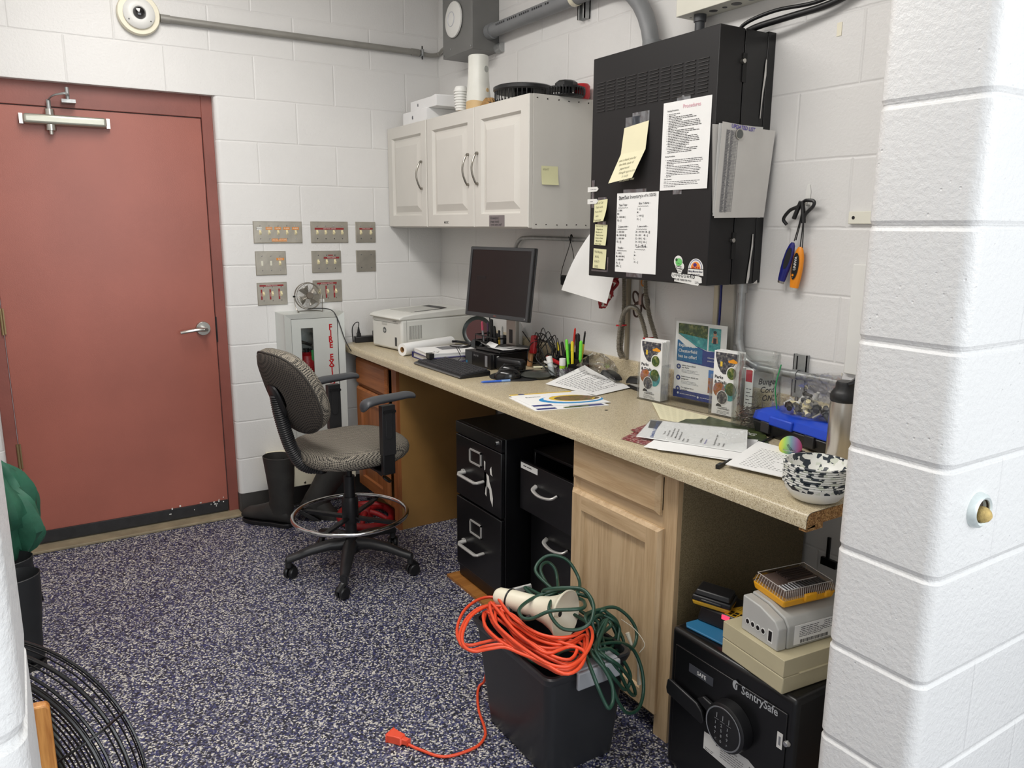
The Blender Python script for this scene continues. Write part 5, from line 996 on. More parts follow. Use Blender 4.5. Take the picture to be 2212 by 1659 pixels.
# loose paper and magazines
t = thing('loose_paper', 'curled white printed sheet lying behind the magazines', 'paper', (-.17, -1.68, DT)); g = G(t); g.m(PAPER)
Q = [V((-.285, -1.84, DT + .002)), V((-.078, -1.80, DT + .004)), V((-.105, -1.53, DT + .055)), V((-.33, -1.565, DT + .003))]
at, nm = g.quadsheet(Q, .0005, 12, lambda u, v: -.012 * sin(pi * v) * u * v + .001); g.m(INKG)
for i in range(14):
    v0 = .88 - i * .055; u = .12
    while u < .85 - (.3 if i % 4 == 3 else 0):
        l = random.uniform(.03, .08); P = [at(u, v0), at(u + l, v0), at(u + l, v0 + .012), at(u, v0 + .012)]; g.poly([p + nm * .0012 for p in P]); u += l + .02
g.done('paper_sheet')
def flat(name, label, cat, Q, z, th, m1, art=None, group=None, parent=None, bulge=0):
    t = thing(name, label, cat, (sum(q[0] for q in Q) / 4, sum(q[1] for q in Q) / 4, z), 0, group); g = G(t); g.m(m1)
    at, nm = g.quadsheet([V((q[0], q[1], z + (q[2] if len(q) > 2 else 0))) for q in Q], th, 6, bulge); up = nm * (th + .0003)
    P = lambda u0, v0, u1, v1, k=0: g.poly([at(u, v) + up + nm * .0001 * k for u, v in ((u0, v0), (u1, v0), (u1, v1), (u0, v1))])
    def D(cu, cv, a, b, k=0, n=24, a0=0, a1=360): g.poly([at(cu + a * cos(R(a0 + (a1 - a0) * i / n)), cv + b * sin(R(a0 + (a1 - a0) * i / n))) + up + nm * .0001 * k for i in range(n + (a1 - a0 != 360))])
    def T(s, u, v, size, k=3, e=.01, sx=1):
        o = at(u, v); g.X = frame(tuple(o), tuple(at(1, v) - at(0, v)), tuple(at(u, 1) - at(u, 0))); g.text(s, size, 0, 0, th + .0003 + .0001 * k, e, sx=sx); g.X = M.Identity(4)
    if art: art(g, P, D, T)
    g.done('cover' if 'mag' in name else 'sheet'); return t
def mag1(g, P, D, T):
    g.m(YH2); P(.0, .93, .86, 1.0); g.m(NAVY); P(.0, 0, .25, .10); P(.12, .93, .2, 1, 2)
    g.m(LBLUE2); D(.62, .36, .42, .30, 1); g.m(PAPER); D(.66, .42, .38, .28, 2); g.m(YH2); D(.66, .44, .30, .24, 3); g.m(PIC_D2); D(.72, .42, .30, .2, 4); g.m(INK); T('Summer', .12, .66, .018, 5)
YH2 = C('print_yellow', (226, 190, 62), .5); LBLUE2 = C('print_blue', (50, 146, 206), .5); PIC_D2 = picture('picture_mixed', [(.3, (40, 44, 26)), (.45, (98, 92, 44)), (.58, (140, 96, 70)), (.7, (80, 66, 66)), (.8, (200, 190, 160))], 80)
mg = 'magazines by the worktop edge'
flat('magazine', 'lower magazine with a navy band, sticking out under the top one', 'magazine', [(-.622, -1.93), (-.345, -1.99), (-.318, -1.775), (-.59, -1.70)], DT + .0005, .0025, PAPER, lambda g, P, D, T: (g.m(NAVY), P(.04, .03, .3, .12), P(.5, .03, .95, .14, 0), g.m(PIC_G), P(.4, .02, .75, .10, 1)), mg)
flat('magazine', 'top magazine with a yellow edge and a blue and yellow round picture', 'magazine', [(-.60, -1.885), (-.318, -1.965), (-.292, -1.745), (-.575, -1.675)], DT + .0036, .002, PAPER, mag1, mg, bulge=.002)
# screw hole marks
t = thing('screw_hole', 'small dark hole drilled in the middle of the worktop', 'hole', (-.398, -2.04, DT)); g = G(t); g.m(BLACK); g.lathe([(0, .0004), (.004, .0004), (.005, .0006), (.0065, .0004)], (-.398, -2.04, DT), n=16); g.done('hole_rim')
# brochure holder
HX = frame((-.178, -1.95, DT), (.15, -.989, 0), (0, 0, 1)); t = thing('brochure_holder', 'long clear acrylic brochure holder standing along the backsplash', 'holder', (-.10, -2.16, DT))
g = G(t); g.X = HX; g.m(ACRYL)
g.box((0, 0, -.115), (.44, .004, .004)); g.box((0, .004, .0), (.11, .10, .002)); g.box((.0, .004, -.05), (.002, .14, .0)); g.box((.11, .004, -.05), (.112, .14, 0)); g.box((.318, .004, 0), (.43, .12, .002)); g.box((.318, .004, -.05), (.32, .14, 0)); g.box((.43, .004, -.05), (.432, .14, 0)); g.box((.11, .004, -.066), (.335, .31, -.064)); g.box((.11, .004, -.074), (.335, .30, -.072)); g.done('acrylic_frame')
def brochure(u0, n, seed, lb):
    random.seed(seed); t = thing('brochures', lb, 'brochure stack', tuple(HX @ V((u0 + .05, .005, -.025))), group='parks and trails brochures'); t.name = 'brochure_stack'
    for i in range(n):
        w = -.006 - i * (.042 / n); du = random.uniform(-.0015, .0015); dv = random.uniform(-.003, .004); g = G(t); g.X = HX @ M.Translation((u0 + du, .005, w)); h = .218 + dv * (i > 0); g.m(PAPER); g.box((0, 0, -.0028), (.099, h, 0))
        if i == 0:
            g.m(PIC_D); o_ = [(.006, h - .004), (.006, h - .02)] + [(.006 + .088 * k / 8, h - .02 - .058 * sin(pi * (k / 8) ** .8)) for k in range(1, 8)] + [(.094, h - .03), (.094, h - .004)]; g.poly([(a, b, .0004) for a, b in o_])
            g.m(C('canopy_orange', (226, 150, 30), .5)); g.poly([(.055, h - .03, .0007), (.075, h - .022, .0007), (.092, h - .03, .0007), (.09, h - .036, .0007), (.058, h - .036, .0007)]); g.m(YH2); g.rect(.026, h - .052, .034, h - .035, .0007)
            def DD(u, v, r, mt, w_): g.m(mt); g.poly([(u + r * cos(2 * pi * k / 24), v + r * 1.12 * sin(2 * pi * k / 24), w_) for k in range(24)])
            DD(.072, h - .072, .0215, WHITE, .0008); DD(.072, h - .072, .018, PIC_G, .001); g.m(INK); g.text('Parks', .0155, .006, h - .094, .001, .022); g.text('& Trails', .0155, .006, h - .111, .001, .022)
            DD(.068, h - .136, .027, PIC_W, .0008); DD(.07, h - .125, .02, PIC_G, .0009); DD(.026, h - .132, .023, PIC_O, .001); DD(.04, h - .158, .0225, WHITE, .0012); DD(.04, h - .158, .020, PIC_D, .0014); g.m(INK)
            g.poly([(.028 + .011 * cos(R(a)), h - .19 + .011 * sin(R(a)), .001) for a in range(0, 181, 20)]); g.rect(.038, h - .1915, .062, h - .190, .001); g.text('CHESTERFIELD', .0072, .024, h - .199, .001, .014); g.lines(.022, h - .205, .045, 3, .0045, .0018, .001)
        g.done('brochure')
    random.seed(5)
brochure(.005, 13, 1, 'tall stack of Parks & Trails brochures in the left pocket of the holder'); brochure(.324, 6, 2, 'thinner stack of Parks & Trails brochures in front of the glass jar')
t = thing('poster', 'blue and white Chesterfield information sheet in the middle of the acrylic holder', 'poster', tuple(HX @ V((.22, .02, -.069)))); g = G(t); g.X = HX @ M.Translation((.112, .02, -.069)); PBL = C('poster_blue', (42, 60, 130), .5); PTE = C('poster_teal', (36, 104, 150), .5)
g.m(PAPER); g.sheet(0, 0, .216, .279, 6, 6, .0004, lambda u, v: -.001); Wd = .0002
def rr_(u0, v0, u1, v1, mt, w): g.m(mt); g.rect(u0, v0, u1, v1, w)
rr_(.012, .215, .138, .272, PIC_G, Wd); g.m(PIC_W); g.poly([(.012, .236, Wd + .0002), (.138, .226, Wd + .0002), (.138, .185, Wd + .0002), (.09, .196, Wd + .0002)]); g.m(WHITE); g.poly([(.012, .234, Wd + .0003), (.10, .190, Wd + .0003), (.05, .19, Wd + .0003), (.012, .215, Wd + .0003)])
rr_(.144, .185, .192, .266, PIC_W, Wd); g.m(C('skin_tone', (196, 142, 110), .6)); disc(g, .168, .247, .007, .008, Wd + .0002); g.poly([(.155, .215, Wd + .0002), (.182, .215, Wd + .0002), (.178, .238, Wd + .0002), (.16, .238, Wd + .0002)]); g.m(C('suit_dark', (40, 24, 40), .6)); g.rect(.162, .212, .175, .232, Wd + .0004); g.m(BLACK); disc(g, .168, .253, .007, .005, Wd + .0004)
g.m(PBL); g.poly([(.010, .135, Wd), (.212, .125, Wd), (.212, .188, Wd), (.14, .182, Wd), (.06, .205, Wd), (.010, .212, Wd)]); g.m(PTE); g.poly([(.010, .137, Wd + .0001), (.12, .134, Wd + .0001), (.12, .184, Wd + .0001), (.06, .204, Wd + .0001), (.010, .212, Wd + .0001)])
g.m(WHITE); g.text('Explore all', .0165, .016, .188, Wd + .0006, .014); g.text('Chesterfield', .0165, .016, .168, Wd + .0006, .014); g.text('has to offer!', .0165, .016, .148, Wd + .0006, .014); g.text('Adventure around', .0085, .142, .158, Wd + .0006, .004); g.text('every corner!', .0085, .142, .147, Wd + .0006, .004)
for i, (s1_, s2_) in enumerate((('Learn more about', 'our Parks'), ('Learn more about our', 'programs'), ('To register for a', 'program'))):
    v = .118 - i * .041; g.m(PBL); disc(g, .02, v - .004, .0095, .0095, Wd); g.m(LGREY); disc(g, .02, v - .004, .0045, .0045, Wd + .0002); g.m(INK); g.text(s1_, .0082, .034, v, Wd, .012); g.text(s2_, .0082, .034, v - .0085, Wd, .012); g.m(INKG); g.lines(.034, v - .015, .08, 3, .0045, .002, Wd)
g.m(PIC_O); g.rect(.15, .035, .206, .118, Wd); g.m(C('photo_sky', (74, 130, 196), .5)); g.rect(.15, .09, .18, .118, Wd + .0002); g.m(PBL); g.rect(.0, .0, .216, .028, Wd); g.m(WHITE); g.lines(.03, .014, .07, 1, .01, .003, Wd + .0003); g.lines(.12, .012, .06, 1, .01, .003, Wd + .0003)
disc(g, .022, .016, .004, .004, Wd + .0003); disc(g, .11, .012, .004, .004, Wd + .0003); g.done('poster_sheet')
g = G(); g.X = HX @ M.Translation((.434, .004, -.03)); g.m(WHITE); g.box((0, 0, -.001), (.03, .17, 0)); g.m(RED); g.rect(.002, .125, .026, .165, .0003); g.m(INK); g.text('LOST', .014, .02, .01, .0004, .02, ang=pi / 2); g.lines(.006, .1, .02, 5, .012, .004, .0004); g.done('info_card', label='narrow white card with a red top beside the right brochure stack', cat='card')
# legal note, fishing leaflets, tent sign, loose sheets
flat('legal_note', 'pale yellow lined note with handwriting in front of the brochure holder', 'note', [(-.325, -2.235), (-.285, -2.42), (-.155, -2.36), (-.195, -2.05, .006)], DT + .001, .0005, LYEL, lambda g, P, D, T: (g.m(INKL), [T('abcdefg hijkl'[i % 5:i % 5 + 7], .06, .08 + i * .066, .011, 1) if False else [P(.06 + .11 * k, .05 + i * .07, .06 + .11 * k + .07, .055 + i * .07) for k in range(7)] for i in range(13)]))
fg = 'fishing leaflets under the table sign'
def fish(g, P, D, T): g.m(C('fish_orange', (226, 112, 50), .5)); D(.25, .36, .3, .22, 1); g.m(WHITE); T('FISHING', .3, .62, .034, 3, .004)
DKG = picture('picture_leaf', [(.35, (34, 44, 24)), (.55, (66, 78, 40)), (.7, (104, 112, 62))], 50)
flat('leaflet', 'dark green fishing leaflet with an orange fish, lower of the pair', 'leaflet', [(-.50, -2.37), (-.38, -2.60), (-.16, -2.47), (-.215, -2.27)], DT + .002, .0006, DKG, fish, fg)
flat('leaflet', 'dark green fishing leaflet lying on top and to the right of its twin', 'leaflet', [(-.45, -2.46), (-.33, -2.70), (-.165, -2.535), (-.17, -2.305)], DT + .0045, .0006, DKG, fish, fg)
rg = 'red-covered leaflets poking out left of the table sign'
RC = PIC_R
flat('leaflet', 'red and green leaflet poking out at the left of the table sign', 'leaflet', [(-.60, -2.36), (-.585, -2.45), (-.44, -2.40), (-.47, -2.30)], DT + .001, .0006, RC, None, rg)
flat('leaflet', 'second red leaflet just behind the first, left of the table sign', 'leaflet', [(-.51, -2.30), (-.52, -2.42), (-.36, -2.36), (-.38, -2.26)], DT + .003, .0006, RC, None, rg)
flat('loose_paper', 'white sheet sticking out under the near side of the table sign', 'paper', [(-.612, -2.475), (-.50, -2.70), (-.30, -2.60), (-.41, -2.37)], DT + .006, .0005, PAPER)
flat('loose_paper', 'slightly bent white sheet between the table sign and the worktop edge', 'paper', [(-.60, -2.52), (-.47, -2.72), (-.27, -2.60), (-.40, -2.42)], DT + .0075, .0005, PAPER)
t = thing('table_sign', 'folded clear and white tent-shaped table sign lying on the papers', 'sign', (-.44, -2.50, DT + .008))
a0, a1 = V((-.562, -2.385, DT + .009)), V((-.412, -2.68, DT + .009)); r0, r1 = V((-.495, -2.375, DT + .05)), V((-.355, -2.63, DT + .056)); b0, b1 = V((-.40, -2.30, DT + .009)), V((-.26, -2.56, DT + .009))
g = G(t); g.m(PAPER); at, nm = g.quadsheet([a0, a1, r1, r0], .0006, 6); nn = nm * .0012; g.m(GREYP); g.poly([at(u, v) + nn for u, v in ((.04, .55), (.13, .55), (.13, .98), (.0, .98))]); 
def TT(s, u, v, size, mt, e=.01, ang=pi / 2): g.m(mt); g.X = frame(tuple(at(u, v)), tuple(at(1, v) - at(0, v)), tuple(at(u, 1) - at(u, 0))); g.text(s, size, 0, 0, .0016, e, ang=ang, sx=.9); g.X = M.Identity(4)
TT('EMERGENCY', .155, .06, .0135, INKB)
for i, (u, v, s_) in enumerate(((.24, .3, 'Tool'), (.28, .25, 'First aid'), (.32, .22, 'Whistle lane'), (.36, .2, 'Monitor first'), (.4, .15, 'Backboard'), (.44, .1, 'Fire'), (.48, .1, 'Exit'), (.60, .15, 'Office'), (.64, .12, 'Phone'), (.72, .12, 'Supervisor pat'), (.76, .12, 'Call'), (.8, .1, 'Gate'))): TT(s_, u, v, .008, INK if i != 8 else INKP, .01)
g.done('front_panel'); g = G(t); g.m(PAPER2); g.quadsheet([b1, b0, r0, r1], .0006, 4); g.done('back_panel'); g = G(t); g.m(ACRYL); g.quadsheet([a0 + nm * .003, a1 + nm * .003, r1 + nm * .003, r0 + nm * .003], .0008, 4); g.done('clear_sleeve')
t = thing('picture_frame', 'thin black bar frame lying flat behind the clipped papers', 'frame', (-.3, -2.75, DT)); g = G(t); g.m(BLACK)
def bar(p, q, r_=.0045): g.tube([(p[0], p[1], DT + r_), (q[0], q[1], DT + r_)], r_, 4, 1)
bar((-.555, -2.715), (-.19, -2.59)); bar((-.19, -2.59), (-.16, -2.84)); g.tube([(-.572, -2.722, DT + .006), (-.545, -2.712, DT + .006)], .0075, 4, 1); g.done('frame_bars')
t = flat('clipped_paper', 'printed form held by a black binder clip beside the paper bowls', 'paper', [(-.545, -2.725), (-.49, -2.93), (-.27, -2.86), (-.33, -2.65, .014)], DT + .009, .002, PAPER, lambda g, P, D, T: (g.m(INK), T('Pool Check', .1, .62, .0001, 1) if False else None, [P(.14 + .05 * k, .1 + i * .055, .17 + .05 * k, .108 + i * .055) for i in range(13) for k in range(random.randint(5, 13))]))
g = G(t); g.m(BLACK); g.X = frame((-.315, -2.735, DT + .012), (.05, -1, 0), (1, .05, .2)); g.box((0, -.012, -.004), (.055, .014, .012)); g.done('binder_clip', bev=.003); g = G(t); g.m(CHROME); g.X = frame((-.325, -2.74, DT + .0275), (.05, -1, 0), (1, .05, 0)); g.tube([(.01, .0, 0), (.012, -.025, .002), (.022, -.032, .003), (.036, -.025, .002), (.04, .0, 0)], .0011, 6, 4); g.done('clip_wire')
t = thing('binder_clip', 'small black clip gripping the edge of the form beside the bowls', 'clip', (-.5, -2.9, DT)); t.location = (-.478, -2.893, DT); g = LG(t); g.m(BLACK); g.box((-.012, -.006, 0), (.012, .006, .022)); g.done('clip_body', bev=.002)
# ball, toolbox, bag, jar, bottle, bowls
BALLM = NT('ball_rainbow'); co = BALLM.coord(); sp = BALLM.n('ShaderNodeSeparateXYZ'); BALLM.l(co, sp.inputs[0]); mr = BALLM.n('ShaderNodeMapRange'); mr.inputs[1].default_value = -.032; mr.inputs[2].default_value = .032; BALLM.l(sp.outputs['X'], mr.inputs[0])
BALLM.l(BALLM.ramp(mr.outputs[0], [(0, lin((226, 200, 60))), (.25, lin((150, 196, 90))), (.5, lin((110, 150, 160))), (.7, lin((150, 120, 170))), (1, lin((222, 70, 130)))]), BALLM.b.inputs['Base Color']); BALLM.b.inputs['Roughness'].default_value = .7; BALLM = BALLM.m
t = thing('foam_ball', 'small rainbow-coloured ball in front of the blue tool case', 'ball', (-.318, -2.752, DT)); t.rotation_euler = (0, 0, R(-50)); g = LG(t); g.m(BALLM); r_ = .031
g.lathe([(r_ * sin(pi * i / 14), r_ - r_ * cos(pi * i / 14)) for i in range(15)], n=28); g.done('ball'); g = LG(t); g.m(INK); ww = lambda p: (lambda l: (p.x * .98, -math.sqrt(max(0, (r_ + .0004) ** 2 - p.x ** 2 - p.y ** 2)), p.y + r_))(0); g.warp = ww; g.text('ACCESS NOW', .0085, -.012, .012, 0, .012, ang=-.9, sx=.75); g.done('lettering')
t = on('tool_case', 'blue and black plastic tool case under the zip bag', 'tool case', -.125, -2.665, 0, DT); t.rotation_euler = (0, 0, R(-98)); tl, td = .155, .085
g = LG(t); g.m(BLACK); g.frus((0, 0, 0), (2 * tl - .02, 2 * td - .015), (0, 0, .042), (2 * tl, 2 * td)); g.done('lower_shell', bev=.006)
g = LG(t); g.m(BLUE); g.frus((0, 0, .043), (2 * tl, 2 * td), (0, 0, .07), (2 * tl - .01, 2 * td - .012)); g.frus((0, 0, .07), (2 * tl - .01, 2 * td - .012), (0, .002, .082), (2 * tl - .06, 2 * td - .05)); g.box((-.075, -td - .006, .04), (.02, -td + .01, .07)); g.done('upper_shell', bev=.005)
for x in (-.09, .09):
    g = LG(t); g.m(C('latch_grey', (44, 44, 46), .4)); g.box((x - .018, -td - .006, .012), (x + .018, -td + .004, .046)); g.done('latch', bev=.002)
t = thing('zip_bag', 'clear zip bag of bolts and fittings standing on the blue tool case', 'bag', (-.16, -2.68, DT + .083)); g = G(t); g.m(CLEAR); n, m_ = 30, 14; gr = []
zb = DT + .083
for j in range(m_ + 1):
    row = []; h = j / m_
    for i in range(n):
        a = 2 * pi * i / n; wx = .038 * (1 - h) ** .8 + .006; wy = .095 + .015 * h; k = 1 + .16 * mnoise.noise(V((cos(a) * 2, sin(a) * 2, h * 4)))
        zz = zb + .001 + h * (.115 + .03 * cos(a + 1.2)) + (.006 * mnoise.noise(V((cos(a) * 4, h * 5, 2)))) * (h > 0); row.append(g.v((-.155 + wx * cos(a) * k, -2.675 + wy * sin(a) * (k * .5 + .5), zz)))
    gr.append(row)
for j in range(m_):
    for i in range(n): g.f([gr[j][i], gr[j][(i + 1) % n], gr[j + 1][(i + 1) % n], gr[j + 1][i]])
g.done('bag_film', smooth=30); g = G(t); g.m(C('zip_green', (40, 140, 84), .4)); g.tube([(-.165, -2.575, zb + .002), (-.17, -2.568, zb + .07), (-.16, -2.575, zb + .14)], .0022, 6, 4); g.done('green_seal')
t = thing('bolts', 'mixed bolts and plastic fittings heaped inside the zip bag', 'hardware', (-.155, -2.68, zb)); t['kind'] = 'stuff'; g = G(t)
for i in range(46):
    g.m(random.choice([NICK, C('bolt_dark', (74, 72, 70), .4, .5), IVORY, GREYP, LGREY])); p = V((-.155 + random.uniform(-.022, .022), -2.68 + random.uniform(-.075, .075), zb + .008 + abs(random.gauss(0, .022)))); d = V((random.gauss(0, .6), random.gauss(0, 1), random.gauss(0, .8))).normalized(); r_ = random.uniform(.004, .009); g.cyl(p, p + d * random.uniform(.012, .03), r_, n=10); g.cyl(p - d * .004, p, r_ * 1.6, n=6)
g.done('bolt_heap')
jx, jy = -.135, -2.468
t = thing('glass_jar', 'large clear glass jar with handwriting, part filled with nails', 'jar', (jx, jy, DT)); g = G(t); g.m(GLASS)
g.lathe([(0, .001), (.07, .001), (.074, .008), (.074, .185), (.070, .2), (.062, .207), (.066, .21), (.068, .215), (.066, .22), (.066, .225), (.068, .23), (.066, .235), (.066, .243), (.063, .243), (.060, .21), (.066, .195), (.071, .18), (.071, .01), (0, .005)], (jx, jy, DT), n=48); g.done('jar_glass', smooth=50)
g = G(t); g.m(INK)
for i, s_ in enumerate(('Bungee', 'Cord', 'ONLY')):
    a0 = R(222 + 2 * i); g.X = M.Identity(4); g.warp = lambda p, a0=a0: (jx + (.0752) * cos(a0 + p.x / .075), jy + .0752 * sin(a0 + p.x / .075), p.y); g.text(s_, .027, .004 * i, DT + .155 - i * .026, 0, .006, sx=.8, shear=.15)
g.warp = None; g.done('jar_handwriting')
t = thing('nails', 'heap of thin nails in the bottom of the glass jar', 'nails', (jx, jy, DT + .005)); t['kind'] = 'stuff'; g = G(t); g.m(C('nail_steel', (120, 112, 106), .35, .8, .2))
for i in range(230):
    a = random.uniform(0, 2 * pi); r_ = .058 * random.random() ** .5; p = V((jx + r_ * cos(a), jy + r_ * sin(a), DT + .008 + random.random() * .052)); d = V((random.gauss(0, 1), random.gauss(0, 1), random.gauss(0, .35))).normalized() * .019
    q_ = [p - d, p + d]
    if all((V((v.x - jx, v.y - jy))).length < .068 and v.z > DT + .006 for v in q_): g.tube(q_, .0012, 4, 1, caps=False)
g.done('nail_heap')
bx, by = -.262, -2.868
t = thing('steel_bottle', 'brushed steel water bottle with a black lid beside the wall end', 'bottle', (bx, by, DT)); g = G(t); g.m(STEEL); g.lathe([(0, 0), (.034, 0), (.0365, .003), (.0365, .165), (.035, .178), (.0, .178)], (bx, by, DT), n=40); g.done('steel_body'); g = G(t); g.m(BLACK)
g.lathe([(.034, .176), (.0375, .182), (.038, .195), (.033, .205), (.026, .215), (.026, .225), (.023, .232), (0, .234)], (bx, by, DT), n=36); g.tube([(bx + .02, by - .0, DT + .225), (bx + .03, by - .02, DT + .245), (bx, by - .038, DT + .24), (bx - .02, by - .02, DT + .228)], .006, 8, 4); g.done('black_lid')
BOWL = NT('bowl_print'); co = BOWL.coord(); v_ = BOWL.n('ShaderNodeTexVoronoi', i_Scale=100.0); BOWL.l(co, v_.inputs['Vector']); sp = BOWL.n('ShaderNodeSeparateColor'); BOWL.l(v_.outputs['Color'], sp.inputs[0]); oi_ = BOWL.n('ShaderNodeObjectInfo'); ad_ = BOWL.n('ShaderNodeVectorMath', operation='ADD'); BOWL.l(co, ad_.inputs[0]); ml_ = BOWL.n('ShaderNodeMath', operation='MULTIPLY'); ml_.inputs[1].default_value = 7.0; BOWL.l(oi_.outputs['Random'], ml_.inputs[0]); BOWL.l(ml_.outputs[0], ad_.inputs[1]); BOWL.l(ad_.outputs[0], v_.inputs['Vector'])
BOWL.l(BOWL.ramp(sp.outputs[0], [(0, lin((34, 44, 54))), (.28, lin((60, 66, 72))), (.33, lin((228, 228, 222))), (.8, lin((206, 210, 196))), (.9, lin((232, 232, 226)))], 'CONSTANT'), BOWL.b.inputs['Base Color']); BOWL.b.inputs['Roughness'].default_value = .4; BOWL = BOWL.m
bgx, bgy = -.545, -3.005; nb = 10
BOWLW = C('bowl_white', (232, 232, 226), .4, var=.02)
for i in range(nb):
    z = DT + .0005 + i * .0052; lb = 'lowest white paper bowl of the stack on the worktop corner' if i == 0 else 'topmost patterned paper bowl of the stack on the worktop corner' if i == nb - 1 else 'patterned paper bowl inside the stack on the worktop corner'
    t = thing('paper_bowl', lb, 'bowl', (bgx, bgy, z), 0, 'paper bowls stacked on the worktop corner'); g = LG(t); g.m(BOWLW); R0, R1 = .042, .077
    g.lathe([(0, 0), (R0, 0), (R0 + .012, .006), (R0 + .026, .024), (R0 + .030, .032)], n=44); g.m(BOWL); g.lathe([(R0 + .030, .032), (R1 - .003, .041), (R1, .042), (R1, .0446), (R1 - .006, .045), (R0 + .024, .028), (R0 + .010, .009), (R0, .0035)], n=44); g.m(BOWLW); g.lathe([(R0, .0035), (0, .0035)], n=44); g.done('bowl', smooth=50)
# ---------------------------------------------------------------- things on the walls and under the rack
t = thing('extinguisher_cabinet', 'silver wall cabinet for a fire extinguisher with red FIRE lettering', 'cabinet', (-.822, 0, .392))
x0, x1, z0, z1, yf = -.982, -.666, .392, 1.075, -.168
g = G(t).m(ALU); g.box((x0, -.16, z0), (x0 + .006, 0, z1)); g.box((x1 - .006, -.16, z0), (x1, 0, z1)); g.box((x0 + .006, -.16, z0), (x1 - .006, 0, z0 + .006)); g.box((x0 + .006, -.16, z1 - .006), (x1 - .006, 0, z1)); g.box((x0 + .006, -.008, z0 + .006), (x1 - .006, -.002, z1 - .006)); g.done('body')
g = G(t).m(ALU); fw = .034
for q in ([(x0, z0), (x1, z0), (x1 - fw, z0 + fw * .6), (x0 + fw, z0 + fw * .6)], [(x1, z0), (x1, z1), (x1 - fw, z1 - fw * .75), (x1 - fw, z0 + fw * .6)], [(x1, z1), (x0, z1), (x0 + fw, z1 - fw * .75), (x1 - fw, z1 - fw * .75)], [(x0, z1), (x0, z0), (x0 + fw, z0 + fw * .6), (x0 + fw, z1 - fw * .75)]):
    A = [g.v((x, -.158, z)) for x, z in q]; Bq = [g.v((x, yf - .003 if i < 2 else yf + .002, z)) for i, (x, z) in enumerate(q)]
    g.f(Bq); [g.f([A[i], A[(i + 1) % 4], Bq[(i + 1) % 4], Bq[i]]) for i in range(4)]
g.done('face_frame')
dx0, dx1, dz0, dz1 = x0 + fw + .002, x1 - fw - .004, z0 + fw * .6 + .002, z1 - fw * .75 - .002; wx0, wx1, wz0, wz1 = -.898, -.834, .60, 1.0
g = G(t).m(ALU); ya, yb = yf + .004, yf + .012
g.box((dx0, ya, dz0), (wx0, yb, dz1)); g.box((wx1, ya, dz0), (dx1, yb, dz1)); g.box((wx0, ya, wz1), (wx1, yb, dz1)); g.box((wx0, ya, dz0), (wx1, yb, wz0)); d = g.done('door')
g = G(t).m(film('window_film', (.93, .95, .95), .1, .05)); g.box((wx0, yb - .004, wz0), (wx1, yb - .002, wz1)); g.done('window_pane', d)
g = G(t).m(RED); g.X = frame((0, ya, 0), *XP)
for i, ch in enumerate('FIRE EXTINGUISHER'):
    if ch != ' ': g.text(ch, .043, -.741, .983 - i * .0318, .0006, .04, sx=.86, mid=True)
g.done('lettering', d)
g = G(t).m(NICK); g.box((-.936, ya - .006, .775), (-.918, ya, .81)); g.box((-.93, ya - .016, .785), (-.922, ya - .005, .8)); g.done('latch', d, bev=.001)
ex, ey = -.855, -.098
t = thing('fire_extinguisher', 'red fire extinguisher seen through the window of the silver cabinet', 'fire extinguisher', (ex, ey, .40)); g = G(t).m(RED); g.lathe([(0, 0), (.05, 0), (.055, .01), (.055, .42), (.045, .45), (.02, .465), (0, .465)], (ex, ey, .40), n=32); g.done('tank')
g = G(t).m(BLACK); g.cyl((ex, ey, .84), (ex, ey, .885), .016); g.tube([(ex - .05, ey - .02, .93), (ex - .01, ey, .915), (ex + .03, ey, .90)], .008, 8, 3); g.tube([(ex + .02, ey, .88), (ex + .05, ey - .01, .82), (ex + .052, ey - .02, .65)], .007, 8, 4); g.done('valve_and_hose'); g = G(t).m(C('tag_green', (60, 170, 90), .5)); g.box((ex + .012, ey - .05, .80), (ex + .03, ey - .047, .88)); g.done('green_tag')
t = thing('desk_fan', 'small silver metal fan on top of the silver extinguisher cabinet', 'fan', (-.822, -.08, 1.0755)); fx, fy, fz, fr = -.826, -.085, 1.158, .069
ax = V((-.02, -.99, .12)).normalized(); a_ = V((1, 0, 0)); b_ = ax.cross(a_).normalized() * -1; cc = V((fx, fy, fz)); FN = C('fan_steel', (150, 144, 134), .3, .8)
g = G(t).m(FN); pt = lambda r, a, w: cc + a_ * (r * cos(a)) + b_ * (r * sin(a)) + ax * w
for w, r in ((-.018, fr), (.0, fr + .001), (.016, fr - .004)): g.tube([pt(r, 2 * pi * i / 24, w) for i in range(24)], .0017, 6, 2, closed=True)
for i in range(48): a = 2 * pi * i / 48; g.tube([pt(fr, a, -.018), pt(fr, a, 0), pt(fr - .004, a, .016), pt(fr * .6, a + .05, .026), pt(fr * .26, a + .1, .028)], .0006, 4, 2, caps=False)
g.done('cage'); g = G(t).m(C('fan_hub', (120, 112, 102), .35, .6)); g.lathe([(0, .034), (.016, .034), (.0185, .03), (.0185, .024), (0, .024)], cc, ax, 28); g.done('hub_badge')
g = G(t).m(C('fan_blade', (168, 164, 156), .35, .7))
for k in range(4):
    a0 = k * pi / 2 + .5; n = 6; A = [g.v(pt(.01 + .046 * (i / n), a0 + .1 * i / n, -.010)) for i in range(n + 1)]; Bq = [g.v(pt(.01 + .046 * (i / n), a0 + 1.05, .008)) for i in range(n + 1)]
    for i in range(n): g.f([A[i], A[i + 1], Bq[i + 1], Bq[i]])
g.cyl(cc - ax * .03, cc + ax * .01, .014, n=20); g.done('rotor', shell=.0012)
g = G(t).m(FN); zz = 1.0775
